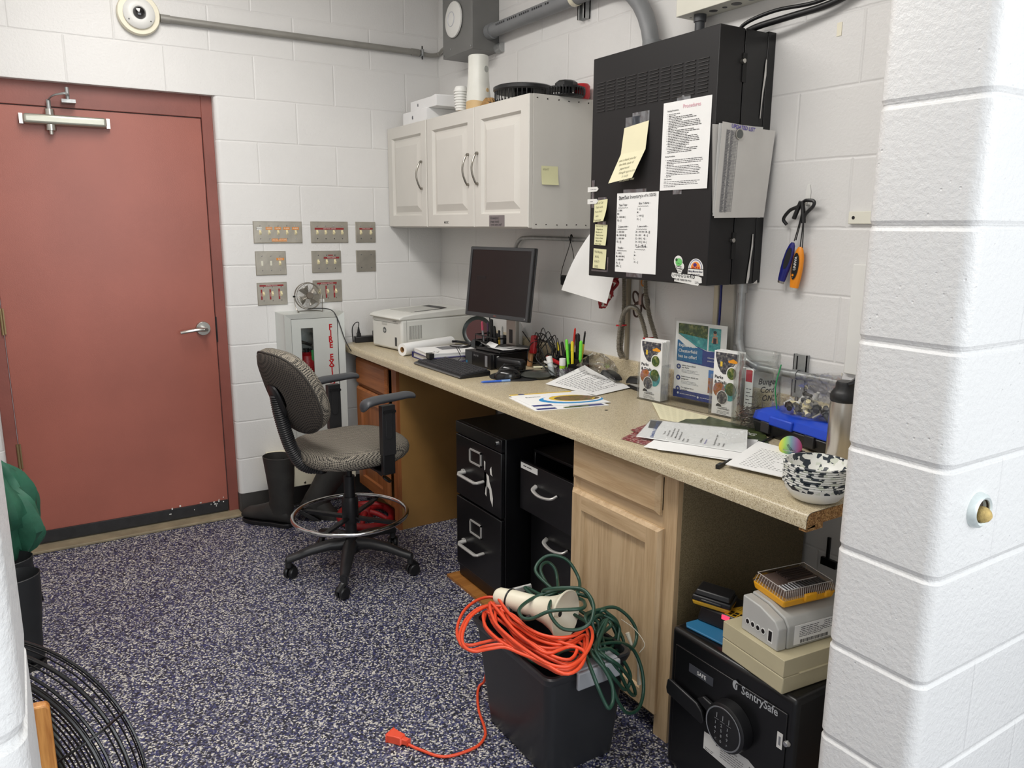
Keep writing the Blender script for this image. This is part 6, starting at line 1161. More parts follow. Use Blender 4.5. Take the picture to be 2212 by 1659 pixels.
g.tube([pt(fr + .004, pi, 0), (fx - fr - .006, fy + .0, fz - .01), (fx - fr - .002, fy - .005, zz + .02), (fx - .062, fy - .03, zz), (fx - .05, fy + .03, zz), (fx + .05, fy + .03, zz), (fx + .062, fy - .03, zz), (fx + fr + .002, fy - .005, zz + .02), (fx + fr + .006, fy, fz - .01), pt(fr + .004, 0, 0)], .0021, 6, 2); g.done('wire_stand'); g = G(t).m(BLACK); g.cyl(pt(fr, pi, 0), pt(fr + .012, pi, 0), .005, n=12); g.done('pivot_knob')
t = thing('wall_heater', 'ivory metal convector box low on the wall under the extinguisher cabinet', 'heater', (-.84, 0, .14)); g = G(t).m(AIRC); g.box((-1.075, -.125, .142), (-.615, 0, .322)); g.done('casing', bev=.003); g = G(t).m(NICK); g.lathe([(0, .006), (.005, .005), (.007, 0)], (-.905, -.125, .16), (0, -1, 0), 12); g.done('screw')
# metal rail, hanging lanyard, hanging paper, flag
g = G().m(GALV); g.tube([(-.022, -.845, .99), (-.022, -.84, 1.25), (-.022, -.842, 1.40), (-.022, -.88, 1.455), (-.022, -.95, 1.468), (-.022, -1.15, 1.468), (-.022, -1.40, 1.466), (-.022, -1.72, 1.466)], .0095, 12, 5); g.done('metal_rail', label='thin bent metal conduit rail under the wall cabinets', cat='conduit')
t = thing('lanyard', 'black cord looped over the metal rail with a dark weight at its end', 'cord', (-.035, -1.29, 1.29)); g = G(t).m(BLACK); g.tube([(-.034, -1.315, 1.478), (-.036, -1.31, 1.44), (-.036, -1.26, 1.34), (-.036, -1.248, 1.29), (-.04, -1.262, 1.283), (-.045, -1.28, 1.30)], .0016, 6, 5); g.tube([(-.034, -1.30, 1.478), (-.036, -1.33, 1.43), (-.04, -1.36, 1.36), (-.05, -1.40, 1.30)], .0016, 6, 5); g.tube([(-.036, -1.318, 1.45), (-.03, -1.31, 1.482), (-.02, -1.305, 1.483), (-.01, -1.30, 1.455)], .003, 6, 4); g.done('cord_loop'); g = G(t).m(BLACK); g.box((-.055, -1.32, 1.265), (-.04, -1.27, 1.31)); g.done('dark_weight', bev=.006)
t = thing('hanging_sheet', 'large white sheet of paper hanging below the left edge of the rack', 'paper', (-.15, -1.6, 1.23)); g = G(t).m(PAPER)
Q = [V((-.19, -1.470, 1.262)), V((-.135, -1.70, 1.222)), V((-.10, -1.762, 1.50)), V((-.10, -1.62, 1.56))]; g.quadsheet(Q, .0006, 14, lambda u, v: .03 * sin(pi * v) * (1 - u) ** 1.3 - .012 * sin(pi * u) * (1 - v)); g.done('sheet')
t = thing('small_flag', 'small drooping flag with red and white stripes half hidden behind the hanging sheet', 'flag', (-.06, -1.55, 1.17)); g = G(t)
stripe = [C('flag_red', (140, 26, 34), .7), C('flag_white', (214, 210, 204), .7)]
P0 = [(-1.635, 1.36), (-1.655, 1.345), (-1.665, 1.335)]
strips = [((-1.60, 1.335), (-1.552, 1.185), .009, 0), ((-1.615, 1.335), (-1.57, 1.195), .008, 1), ((-1.632, 1.335), (-1.588, 1.19), .009, 0), ((-1.65, 1.335), (-1.605, 1.20), .008, 1), ((-1.666, 1.335), (-1.622, 1.205), .009, 0), ((-1.682, 1.335), (-1.64, 1.235), .008, 1), ((-1.698, 1.335), (-1.656, 1.245), .008, 0), ((-1.655, 1.338), (-1.65, 1.298), .046, 0)]
for k, ((ya, za), (yb, zb), w, c_) in enumerate(strips):
    g.m(stripe[c_]); pts = cr([(ya, za, 0), (ya + (yb - ya) * .2, za - (za - zb) * .28, 0), (ya + (yb - ya) * .65, za - (za - zb) * .66, 0), (yb, zb, 0)], 5); L1_, L2_ = [], []
    for i, q in enumerate(pts): x = -.05 - .008 * sin(i * .7 + k) - .004 * k; L1_.append(g.v((x, q.x - w, q.y))); L2_.append(g.v((x - .004, q.x + w, q.y)))
    for i in range(len(pts) - 1): g.f([L1_[i], L1_[i + 1], L2_[i + 1], L2_[i]])
g.done('flag_cloth', shell=.0008)
def racew(y0, y1, z0, z1, c, lb): g = G().m(c); g.box((-.014, y1, z0), (0, y0, z1)); g.done('cable_raceway', bev=.003, label=lb, cat='raceway', group='raceways below the rack')
racew(-1.672, -1.69, .986, 1.34, C('raceway_tan', (150, 140, 120), .5), 'narrow tan raceway running down behind the armoured cable')
racew(-2.148, -2.168, .986, 1.34, C('raceway_beige', (206, 196, 172), .5), 'narrow beige raceway left of the blue cable'); racew(-2.186, -2.242, .986, 1.34, C('raceway_grey', (186, 182, 172), .5), 'wide grey raceway right of the blue cable')
g = G().m(NAVY); g.tube([(-.008, -2.176, 1.34), (-.008, -2.176, 1.2), (-.010, -2.165, 1.1), (-.015, -2.15, 1.0)], .0045, 8, 5); g.done('blue_cable', label='blue network cable hanging between the raceways', cat='cable')
t = thing('armoured_cable', 'loops of ribbed armoured metal cable hanging below the rack', 'cable', (-.05, -1.72, .99)); g = G(t).m(C('armour_steel', (156, 150, 138), .35, .6)); SH = V((0, -.055, 0))
def ribbed(pts, r=.0095):
    P = cr([V(q) + SH for q in pts], 10); seg = [0]
    for a, b in zip(P, P[1:]): seg.append(seg[-1] + (b - a).length)
    tot = seg[-1]; n = int(tot / .003); out = []
    j = 0
    for i in range(n + 1):
        s_ = tot * i / n
        while j < len(seg) - 2 and seg[j + 1] < s_: j += 1
        out.append(P[j].lerp(P[j + 1], (s_ - seg[j]) / max(1e-9, seg[j + 1] - seg[j])))
    g.tube(out, lambda t_, n=n: r * (1.05 if int(round(t_ * n)) % 2 else .66), 10, 1)
ribbed([(-.05, -1.645, 1.34), (-.05, -1.65, 1.24), (-.05, -1.65, 1.16), (-.05, -1.645, 1.08), (-.05, -1.643, 1.03), (-.045, -1.66, .999)])
ribbed([(-.065, -1.665, .999), (-.066, -1.645, 1.04), (-.066, -1.65, 1.12), (-.068, -1.672, 1.18), (-.07, -1.71, 1.212), (-.07, -1.76, 1.20), (-.068, -1.80, 1.13), (-.066, -1.815, 1.06), (-.065, -1.81, 1.0)])
ribbed([(-.045, -1.765, 1.34), (-.045, -1.775, 1.26), (-.045, -1.80, 1.18), (-.045, -1.84, 1.10), (-.045, -1.855, 1.04), (-.05, -1.845, 1.0)]); g.done('ribbed_sleeve', smooth=60)
g = G(t).m(RED)
for y, z, w in ((-1.704, 1.132, .045), (-1.868, 1.10, .06)): g.lathe([(.019, -.003), (.022, -.003), (.022, .003), (.019, .003)], (-.058, y, z), (0, .1, 1), 20, sx=.7); 
g.done('red_ties')
t = thing('scissors', 'dark brown handled scissors hanging behind the armoured cable', 'scissors', (-.03, -1.72, 1.19)); g = G(t).m(C('scissor_brown', (64, 44, 36), .35))
for cy, cz, ry, rz_, tl in ((-1.765, 1.20, .022, .03, .3), (-1.81, 1.235, .02, .03, -.35), (-1.755, 1.245, .017, .026, -.5)): g.tube([(-.03, cy + ry * cos(2 * pi * i / 14) * cos(tl) - rz_ * sin(2 * pi * i / 14) * sin(tl), cz + ry * cos(2 * pi * i / 14) * sin(tl) + rz_ * sin(2 * pi * i / 14) * cos(tl)) for i in range(14)], .004, 8, 2, closed=True)
g.done('finger_loops'); g = G(t).m(NICK); g.box((-.034, -1.79, 1.22), (-.028, -1.775, 1.34)); g.done('blades'); g = G(t).m(C('amber_wire', (206, 130, 50), .4)); g.tube([(-.03, -1.795, 1.335), (-.035, -1.788, 1.31), (-.035, -1.797, 1.295), (-.03, -1.805, 1.31), (-.03, -1.798, 1.335)], .003, 6, 4); g.done('amber_loop')
g = G().m(GALV); g.tube([(-.03, -2.29, 1.336), (-.03, -2.29, 1.2), (-.03, -2.292, 1.14), (-.03, -2.315, 1.09), (-.03, -2.37, 1.065), (-.03, -2.42, 1.062), (-.03, -2.7, 1.062), (-.03, -3.23, 1.062)], .0135, 14, 5); g.tube([(-.03, -2.29, 1.336), (-.03, -2.29, 1.305)], .018, 14, 1); g.tube([(-.03, -2.29, 1.16), (-.03, -2.29, 1.13)], .0145, 14, 1); g.done('steel_conduit', label='galvanised conduit dropping from the rack and turning along the wall behind the jar', cat='conduit')
t = thing('strut_channel', 'short vertical galvanised strut on the wall behind the zip bag', 'bracket', (0, -2.53, .986)); g = G(t).m(GALV); g.box((-.014, -2.555, .986), (-.011, -2.505, 1.125)); g.box((-.014, -2.555, .986), (0, -2.552, 1.125)); g.box((-.014, -2.508, .986), (0, -2.505, 1.125)); g.done('channel'); g = G(t).m(BLACKM); g.box((-.0146, -2.522, 1.0), (-.0138, -2.517, 1.12)); g.done('slot')
t = thing('pipe_strap', 'thin steel strap holding the horizontal conduit to the strut', 'strap', (-.03, -2.53, 1.04)); g = G(t).m(GALV); g.lathe([(.0145, -.01), (.0165, -.01), (.0165, .01), (.0145, .01)], (-.03, -2.53, 1.062), (0, 1, 0), 20); g.done('strap_band')
g = G().m(WHITE); g.box((-.012, -3.23, 1.09), (0, -2.685, 1.417)); g.done('wall_panel', bev=.003, label='thin off-white panel on the wall beside the front wall end', cat='panel')
t = thing('metal_channel', 'short light metal bracket strip on the wall near the front wall end', 'bracket', (0, -2.70, 1.53)); g = G(t).m(OFFW); g.box((-.012, -2.86, 1.532), (0, -2.655, 1.568)); g.done('bracket_strip', bev=.002); g = G(t).m(BLACKM); g.cyl((-.012, -2.672, 1.55), (-.0128, -2.672, 1.55), .005, n=12); g.done('screw_hole')
t = thing('hook_residue', 'leftover strip of tape stuck high on the wall right of the rack', 'tape', (0, -2.56, 2.07)); g = G(t).m(CREAM); g.box((-.002, -2.572, 2.068), (0, -2.556, 2.105)); g.done('tape_strip')
t = thing('wall_hook', 'small white adhesive hook on the wall right of the rack', 'hook', (0, -2.503, 1.59)); g = G(t).m(WHITE); g.prism([(0, 0)], 0, 0) if False else None; g.X = frame((0, -2.503, 1.59), *YM); g.prism([(-.008, 0), (.008, 0), (.009, .04), (.004, .062), (-.004, .062), (-.009, .04)], 0, .004); g.done('hook_plate', bev=.001); g = G(t).m(NICK); g.X = frame((0, -2.503, 1.59), *YM); g.tube([(0, .02, .004), (0, .008, .008), (0, .0, .014), (0, .004, .02)], .0022, 6, 4); g.done('metal_hook')
# two hand lamps hanging by black straps
t = thing('hand_lamp', 'orange hand lamp with a black oval panel hanging on the wall hook', 'lamp', (-.03, -2.51, 1.33)); F = frame((-.022, -2.492, 1.335), (0, -1, -.10), (0, -.10, 1))
def lampbody(F, col, L, w, cap):
    g = G(t); g.X = F; g.m(col); prof = [(.74, 0), (.8, .06), (.95, .3), (1.0, .5), (.9, .75), (.6, .93), (.3, 1.0), (0, 1.0)]
    pr = [g.v((w * .74 * cos(2 * pi * i / 20), 0, .6 * w * .74 * sin(2 * pi * i / 20))) for i in range(20)]
    g.f(pr)
    for r_, h in prof[1:-1]:
        cur = [g.v((w * r_ * cos(2 * pi * i / 20), L * h, .6 * w * r_ * sin(2 * pi * i / 20))) for i in range(20)]
        for i in range(20): g.f([pr[i], cur[i], cur[(i + 1) % 20], pr[(i + 1) % 20]])
        pr = cur
    g.f(pr[::-1]); g.done('lamp_body', smooth=60); g = G(t); g.X = F; g.m(cap)
    cyl_ = [(w * .66, -.004), (w * .7, 0)]; A = [g.v((w * .72 * cos(2 * pi * i / 20), .001, .6 * w * .72 * sin(2 * pi * i / 20))) for i in range(20)]; Bq = [g.v((w * .68 * cos(2 * pi * i / 20), -.008, .6 * w * .68 * sin(2 * pi * i / 20))) for i in range(20)]
    for i in range(20): g.f([A[i], A[(i + 1) % 20], Bq[(i + 1) % 20], Bq[i]])
    g.f(Bq[::-1]); g.done('lens_rim')
lampbody(F, ORNG2, .128, .0205, LGREY)
g = G(t); g.X = F; g.m(BLACK); g.warp = lambda p: (p.x, p.y, .6 * .0205 * math.sqrt(max(0.02, 1 - (p.x / .0215) ** 2)) + p.z); g.poly([(.0125 * cos(2 * pi * i / 28), .068 + .042 * sin(2 * pi * i / 28), .0012) for i in range(28)]); g.m(WHITE); g.text('UNIWA', .0125, .0045, .055, .002, .02, ang=pi / 2); g.m(ORNG2); g.poly([(-.002 + .004 * cos(2 * pi * i / 14), .040 + .004 * sin(2 * pi * i / 14), .002) for i in range(14)]); g.m(NICK); g.poly([(-.002 + .002 * cos(2 * pi * i / 10), .032 + .002 * sin(2 * pi * i / 10), .002) for i in range(10)]); g.warp = None; g.done('black_panel')
g = G(t).m(BLACK); g.tube([(-.022, -2.503, 1.46), (-.02, -2.505, 1.53), (-.02, -2.503, 1.59)], .0018, 6, 3); g.tube([(-.022, -2.512, 1.46), (-.02, -2.508, 1.53), (-.02, -2.505, 1.59)], .0018, 6, 3); g.tube([(-.02, -2.503, 1.60), (-.03, -2.49, 1.585), (-.03, -2.46, 1.573), (-.025, -2.435, 1.548), (-.02, -2.445, 1.53)], .0055, 8, 5); g.tube([(-.02, -2.503, 1.60), (-.03, -2.52, 1.603), (-.03, -2.545, 1.60), (-.03, -2.545, 1.585), (-.03, -2.52, 1.562), (-.03, -2.512, 1.54)], .0055, 8, 5); g.tube([(-.03, -2.50, 1.6), (-.03, -2.487, 1.57), (-.03, -2.478, 1.548)], .007, 8, 4); g.tube([(-.03, -2.505, 1.6), (-.03, -2.512, 1.56), (-.03, -2.515, 1.535)], .007, 8, 4); g.done('wrist_straps')
t = thing('hand_lamp', 'dark blue hand lamp hanging left of the orange one on the wall hook', 'lamp', (-.025, -2.46, 1.36)); F = frame((-.03, -2.448, 1.355), (0, -.96, -.27), (0, -.27, .96)); lampbody(F, C('lamp_blue', (32, 36, 116), .25), .125, .0175, NICK)
g = G(t); g.X = F; g.m(BLACK); g.warp = lambda p: (p.x, p.y, .6 * .0175 * math.sqrt(max(0.02, 1 - (p.x / .0185) ** 2)) + p.z); g.poly([(.004 + .009 * cos(2 * pi * i / 28), .075 + .035 * sin(2 * pi * i / 28), .001) for i in range(28)]); g.warp = None; g.done('grip_panel'); g = G(t).m(BLACK); g.tube([(-.02, -2.478, 1.48), (-.02, -2.493, 1.54), (-.02, -2.5, 1.59)], .0018, 6, 3); g.tube([(-.02, -2.484, 1.482), (-.02, -2.497, 1.54), (-.02, -2.502, 1.59)], .0018, 6, 3); g.done('wrist_cord')
t = thing('wall_bracket', 'small black bracket on the wall in the shadow under the worktop', 'bracket', (0, -2.69, .47)); g = G(t).m(BLACKM); g.box((-.012, -2.72, .465), (0, -2.665, .49)); g.box((-.008, -2.69, .49), (0, -2.68, .56)); g.done('bracket_body', bev=.001)
t = thing('wall_sleeve', 'round sleeve in the front wall stuffed with yellow foam', 'pipe sleeve', (-.69, PY1, 1.01)); g = G(t).m(C('sleeve_white', (214, 222, 220), .35, .3, .15, 40)); g.lathe([(.020, .0), (.022, .012), (.026, .014), (.031, .010), (.033, 0)], (-.688, PY1, 1.03), (0, -1, 0), 28); g.done('sleeve_rim'); g = G(t).m(C('sleeve_dark', (70, 58, 48), .8)); g.lathe([(0, .001), (.021, .001), (.021, .010)], (-.688, PY1, 1.03), (0, -1, 0), 28); g.done('sleeve_bore'); g = G(t).m(C('foam_yellow', (190, 164, 104), .9, .0, .25, 80, 120, .003))
n, m_ = 14, 8; pr = None
for j in range(m_ + 1):
    a = pi * j / m_; r_ = .015 * sin(a); cur = [g.v((-.682 + r_ * cos(2 * pi * i / n) * (1 + .35 * mnoise.noise(V((cos(i), sin(i), j)) * 2)), PY1 - .008 + .016 * -cos(a) * -1 * -1 , 1.022 + r_ * sin(2 * pi * i / n) * (1 + .35 * mnoise.noise(V((i, j, 3)))))) for i in range(n)]
    if pr: [g.f([pr[i], pr[(i + 1) % n], cur[(i + 1) % n], cur[i]]) for i in range(n)]
    pr = cur
g.done('foam_plug')
# ---------------------------------------------------------------- drafting chair
t = thing('drafting_chair', 'grey woven drafting chair with armrests and a chrome foot ring', 'chair', (-.955, -.955, 0), R(5))
PL = C('chair_plastic', (34, 34, 36), .42, bs=300, bd=.0003); 
for a in (24, 97, 169, 241, 313):
    g = LG(t); g.m(PL); c, s_ = cos(R(a - 3)), sin(R(a - 3)); W_ = lambda r, z, o=0: (r * c - o * s_, r * s_ + o * c, z)
    secs = [(.03, .125, .034, .03), (.10, .13, .030, .024), (.18, .118, .026, .02), (.25, .098, .022, .018), (.285, .088, .018, .018)]; pr = None
    for r_, z, w, h in secs:
        cur = [g.v(W_(r_, z + h * sin(b), w * cos(b))) for b in [2 * pi * i / 12 for i in range(12)]]
        if pr: [g.f([pr[i], pr[(i + 1) % 12], cur[(i + 1) % 12], cur[i]]) for i in range(12)]
        else: g.f(cur[::-1])
        pr = cur
    g.f(pr); g.cyl(W_(.278, .095), W_(.278, .058), .014, n=14); leg = g.done('leg', smooth=50)
    g = LG(t); g.m(BLACK); sp_ = R(a * 2.3); ux, uy = cos(sp_), sin(sp_); cc = V(W_(.278, 0)) + V((ux, uy, 0)) * .012; sd = V((-uy, ux, 0))
    for k in (-1, 1): g.lathe([(0, -.009), (.022, -.009), (.026, -.005), (.026, .005), (.022, .009), (0, .009)], cc + sd * .014 * k + V((0, 0, .0262)), sd, 20)
    g.cyl(cc - sd * .02 + V((0, 0, .0262)), cc + sd * .02 + V((0, 0, .0262)), .006, n=10); g.tube([cc + V((ux, uy, 0)) * -.012 + V((0, 0, .062)), cc + V((0, 0, .056)), cc + V((ux, uy, 0)) * .022 + V((0, 0, .034))], .014, 8, 3); g.done('caster', leg)
g = LG(t); g.m(BLACK); g.cyl((0, 0, .085), (0, 0, .15), .036, .032, 24); g.cyl((0, 0, .14), (0, 0, .245), .026, n=24); g.lathe([(0, .225), (.034, .225), (.036, .235), (.036, .325), (.032, .345), (0, .345)], n=28); g.cyl((0, 0, .34), (0, 0, .44), .0245, n=24); g.cyl((0, 0, .43), (0, 0, .51), .014, n=16); g.done('gas_column', smooth=40)
g = LG(t); g.m(CHROME); g.tube([(.25 * cos(2 * pi * i / 32), .25 * sin(2 * pi * i / 32), .262) for i in range(32)], .0095, 12, 2, closed=True); fr_ = g.done('foot_ring')
for a in (35, 125, 215, 305):
    g = LG(t); g.m(BLACK); g.X = M.Rotation(R(a), 4, 'Z'); g.prism([(.03, -.013), (.245, -.009), (.25, 0), (.245, .009), (.03, .013)], .246, .254); g.box((.03, -.002, .236), (.22, .002, .247)); g.done('ring_spoke', fr_)
g = LG(t); g.m(BLACKM); g.box((-.10, -.07, .505), (.09, .07, .535)); g.box((-.15, -.035, .50), (-.06, .035, .515)); g.cyl((-.13, 0, .478), (-.13, 0, .503), .028, n=20); g.done('mechanism', bev=.004)
def cushion(g, outline, prof, Fm):   # outline scaled by profile (scale, height)
    g.X = Fm; pr = None
    for s_, h in prof:
        cur = [g.v((x * s_, y * s_, h)) for x, y in outline] if s_ > 0 else [g.v((0, 0, h))]
        if pr and len(cur) > 1: [g.f([pr[i], pr[(i + 1) % len(pr)], cur[(i + 1) % len(pr)], cur[i]]) for i in range(len(pr))]
        elif pr: [g.f([pr[i], pr[(i + 1) % len(pr)], cur[0]]) for i in range(len(pr))]
        elif len(cur) > 1: g.f(cur[::-1])
        pr = cur
def sq(a, b, e, n=48, tw=0): return [((a * (1 + tw * sin(t_))) * abs(cos(t_)) ** e * (1 if cos(t_) > 0 else -1), b * abs(sin(t_)) ** e * (1 if sin(t_) > 0 else -1)) for t_ in [2 * pi * i / n for i in range(n)]]
g = LG(t); g.m(FAB); cushion(g, sq(.235, .245, .72), [(.82, 0), (.93, .006), (.985, .022), (1, .04), (.985, .056), (.94, .068), (.8, .074), (.5, .071), (.2, .068), (0, .067)], M.Translation((.012, 0, .532)) @ M.Rotation(R(-1.5), 4, 'Y')); g.done('seat', smooth=70)
g = LG(t); g.m(BLACK); cushion(g, sq(.20, .21, .75), [(.9, 0), (1, .008), (1, .014), (0, .014)], M.Translation((.012, 0, .520))); g.done('seat_shell', smooth=50)
# backrest: local x = width, y = height, z = towards the sitter
BM = frame((-.298, .0, .838), (-.10, .99, 0), (-.34, -.03, .94)) 
bo = [(x * (1.0 - .10 * max(0, y) / .19), y) for x, y in sq(.21, .182, .74)]
def bcurve(p): return (p.x, p.y, p.z + 1.1 * p.x ** 2 + .35 * (p.y) ** 2)
g = LG(t); g.m(FAB); g.warp = bcurve; cushion(g, bo, [(1.0, .012), (1.015, .024), (1.01, .045), (.96, .066), (.85, .08), (.6, .085), (.3, .085), (0, .085)], BM); bk = g.done('backrest', smooth=70)
g = LG(t); g.m(FABD); g.warp = bcurve; cushion(g, bo, [(0, -.008), (.3, -.008), (.6, -.007), (.85, -.003), (.97, .004), (1.0, .0125)], BM); g.done('back_panel', bk, smooth=70)
g = LG(t); g.m(C('piping', (58, 54, 50), .8)); g.X = BM; g.warp = bcurve; g.tube([(x * 1.01, y * 1.01, .012) for x, y in bo], .0035, 6, 1, closed=True); g.done('piping', bk)
g = LG(t); g.m(BLACK); g.X = BM; g.warp = None; cushion(g, sq(.045, .075, .7), [(1, -.008), (1, -.016), (.8, -.022), (0, -.024)], BM @ M.Translation((0, -.02, 0))); g.done('back_mount', bk, smooth=50)
g = LG(t); g.m(PL)
jp = cr([(-.305, 0, .845), (-.295, 0, .77), (-.275, 0, .68), (-.25, 0, .60), (-.215, 0, .54), (-.17, 0, .512), (-.12, 0, .51)], 14)
seg = [0]
for a, b in zip(jp, jp[1:]): seg.append(seg[-1] + (b - a).length)
n = int(seg[-1] / .0045); out = []; j = 0
for i in range(n + 1):
    s_ = seg[-1] * i / n
    while j < len(seg) - 2 and seg[j + 1] < s_: j += 1
    out.append(jp[j].lerp(jp[j + 1], (s_ - seg[j]) / max(1e-9, seg[j + 1] - seg[j])))
g.tube(out, lambda t_, n=n: .033 if int(round(t_ * n)) % 2 else .028, 14, 1, flat=.85); g.done('bellows_post', smooth=30)
for sgn in (-1, 1):
    g = LG(t); g.m(BLACK); y = sgn * .262
    g.box((.03, y - .012, .505), (.085, y + .012, .60)); g.box((.03, min(y, sgn * .12), .503), (.085, max(y, sgn * .12), .515)); a = g.done('armrest_bracket', bev=.003)
    g = LG(t); g.m(PL); g.box((.028, y - .016, .59), (.088, y + .016, .80)); g.prism([(0, 0)], 0, 0) if False else None; g.X = frame((.058, y - .016 if sgn < 0 else y - .016, .72), (1, 0, 0), (0, 0, 1)); g.prism([(.016 * cos(R(q)), .045 + .016 * sin(R(q))) for q in range(0, 181, 20)] + [(.016 * cos(R(q)), -.045 + .016 * sin(R(q))) for q in range(180, 361, 20)], 0, .003); g.done('armrest_post', a, bev=.004)
    g = LG(t); g.m(BLACK); g.cyl((.04, y - .022, .775), (.04, y - .014, .775), .007, n=10); g.cyl((.082, y - .022, .775), (.082, y - .014, .775), .007, n=10); g.box((.035, y - .02, .77), (.085, y - .015, .782)); g.done('armrest_button', a)
    g = LG(t); g.m(C('arm_pad', (62, 64, 68), .42)); pts = cr([(-.055, y, .800), (-.03, y, .818), (.02, y, .826), (.09, y, .829), (.15, y, .832), (.185, y, .826)], 5); pr = None
    for i, q in enumerate(pts):
        s_ = i / (len(pts) - 1); w = .036 * (min(1, (s_ + .03) / .12) ** .5) * (min(1, (1.03 - s_) / .1) ** .5); h = .0155 * (1.25 - .4 * s_) * (min(1, (s_ + .04) / .08) ** .5) * (min(1, (1.04 - s_) / .08) ** .5); cur = [g.v((q.x, q.y + w * cos(b), q.z + h * sin(b))) for b in [2 * pi * k / 16 for k in range(16)]]
        if pr: [g.f([pr[k], pr[(k + 1) % 16], cur[(k + 1) % 16], cur[k]]) for k in range(16)]
        else: g.f(cur[::-1])
        pr = cur
    g.f(pr); g.done('armrest_pad', smooth=60)
g = LG(t); g.m(BLACK); g.tube([(.03, -.06, .515), (.06, -.11, .495), (.085, -.15, .462)], .005, 8, 3); g.X = M.Translation((.10, -.165, .448)) @ M.Rotation(R(25), 4, 'X') @ M.Rotation(R(35), 4, 'Y'); g.prism([(.026 * cos(R(a)), .020 * sin(R(a))) for a in range(0, 360, 30)], -.004, .005); g.done('height_lever', bev=.002)
# ---------------------------------------------------------------- boots
def boot(name, label, loc, rz, rot=None, dusty=RUB, grp=None, hole=False):
    t = thing(name, label, 'boot', loc, rz, grp, rot); g = LG(t); g.m(dusty); n = 24
    secs = [(.20, .012, .03, .012, 0), (.195, .035, .048, .028, 0), (.16, .046, .052, .040, 0), (.11, .058, .052, .052, .006), (.06, .078, .055, .07, .012), (.03, .10, .06, .055, 0)]
    # foot: ellipsoid-like loft from toe (x=.21) back to the heel
    pr = None
    foot = [(.238, .012, .04, .028), (.232, .034, .062, .03), (.205, .046, .078, .036), (.15, .052, .092, .044), (.09, .050, .112, .056), (.04, .047, .14, .06), (-.01, .045, .13, .06), (-.045, .036, .10, .055), (-.06, .02, .07, .04)]
    for x, w, top, mid in foot:
        cur = [g.v((x, w * cos(b), .018 + (top - .018) * (.5 + .5 * sin(b)))) for b in [2 * pi * k / n for k in range(n)]]
        if pr: [g.f([pr[k], pr[(k + 1) % n], cur[(k + 1) % n], cur[k]]) for k in range(n)]
        else: g.f(cur[::-1])
        pr = cur
    g.f(pr); pr = None
    for z, cx, rx, ry in [(.06, .01, .070, .046), (.10, .006, .070, .049), (.14, .0, .064, .05), (.20, -.002, .068, .055), (.28, .0, .076, .062), (.355, .004, .082, .068), (.372, .004, .084, .070), (.374, .004, .081, .067), (.355, .004, .078, .064), (.25, 0, .066, .055), (.12, 0, .045, .038)]:
        cur = [g.v((cx + rx * cos(b), ry * sin(b), z)) for b in [2 * pi * k / n for k in range(n)]]
        if pr: [g.f([pr[k], pr[(k + 1) % n], cur[(k + 1) % n], cur[k]]) for k in range(n)]
        pr = cur
    g.f(pr[::-1]) if False else g.f(pr); g.done('boot_upper', smooth=60)
    g = LG(t); g.m(BLACK); so = [(.235 * 0 + x, y) for x, y in [(.238, 0), (.232, .028), (.20, .046), (.15, .053), (.09, .047), (.04, .04), (-.03, .043), (-.058, .032), (-.066, 0), (-.058, -.032), (-.03, -.043), (.04, -.04), (.09, -.047), (.15, -.053), (.20, -.046), (.232, -.028)]]; g.prism(so, 0, .022); g.done('sole', bev=.003)
    if hole:
        g = LG(t); g.m(BLACKM); g.cyl((.02, -.0605, .33), (.02, -.0635, .33), .0115, n=18); g.done('pull_hole')
    return t
boot('rubber_boot', 'upright black rubber boot beside the door jamb with its toe pointing at the door', (-1.075, -.275, 0), R(128), grp=None, dusty=C('rubber_dusty', (44, 43, 41), .62, var=.3, vs=12), hole=True)
boot('rubber_boot', 'black rubber boot leaning to the right behind the chair', (-.945, -.255, .02), 0, rot=(0, R(0), 0), dusty=C('rubber_dusty', (44, 43, 41), .62, var=.3, vs=12)).rotation_euler = (R(-8), R(33), R(-25))
boot('rubber_boot', 'dark rubber boot by the umbrella, nearer of the pair', (-2.215, -1.13, 0), R(200)).scale.z = .93; boot('rubber_boot', 'dark rubber boot by the umbrella, farther of the pair', (-2.235, -.96, 0), R(190)).scale.z = .93
# umbrella
t = thing('umbrella', 'furled dark green umbrella leaning at the left behind the wall end', 'umbrella', (-2.19, -.86, 0)); S0, S1 = V((-2.165, -.82, .0)), V((-2.255, -.90, .86)); d = (S1 - S0)
g = G(t).m(BLACKM); g.cyl(S0, S1, .006, n=10); g.cyl(S0 + V((.02, .01, .1)), S0 + V((-.03, -.02, .5)), .0035, n=8); g.cyl(S0 + V((.012, .03, .08)), S0 + V((-.04, 0, .5)), .003, n=8); g.tube([S1, S1 + d * .04, S1 + d * .06 + V((.03, 0, 0))], .008, 8, 4); g.done('shaft')
g = G(t).m(UMBG); n, m_ = 36, 16; pr = None; dn = d.normalized(); ea = dn.orthogonal().normalized(); eb = dn.cross(ea)
for j in range(m_ + 1):
    h = j / m_; r_ = .012 + .085 * sin(pi * min(1, (h * 1.0)) ** .8) ** .8; c_ = S0 + d * (.36 + .44 * h)
    cur = [g.v(c_ + (ea * cos(b) + eb * sin(b)) * r_ * (1 + .26 * sin(b * 4 + h * 5) + .16 * sin(b * 9 - h * 7) + .3 * mnoise.noise(V((cos(b) * 2, sin(b) * 2, h * 4)))) + V((0, 0, .02 * mnoise.noise(V((cos(b) * 3, sin(b) * 3, h * 3)))))) for b in [2 * pi * k / n for k in range(n)]]
    if pr: [g.f([pr[k], pr[(k + 1) % n], cur[(k + 1) % n], cur[k]]) for k in range(n)]
    else: g.f(cur[::-1])
    pr = cur
g.f(pr); g.done('canopy', smooth=35)
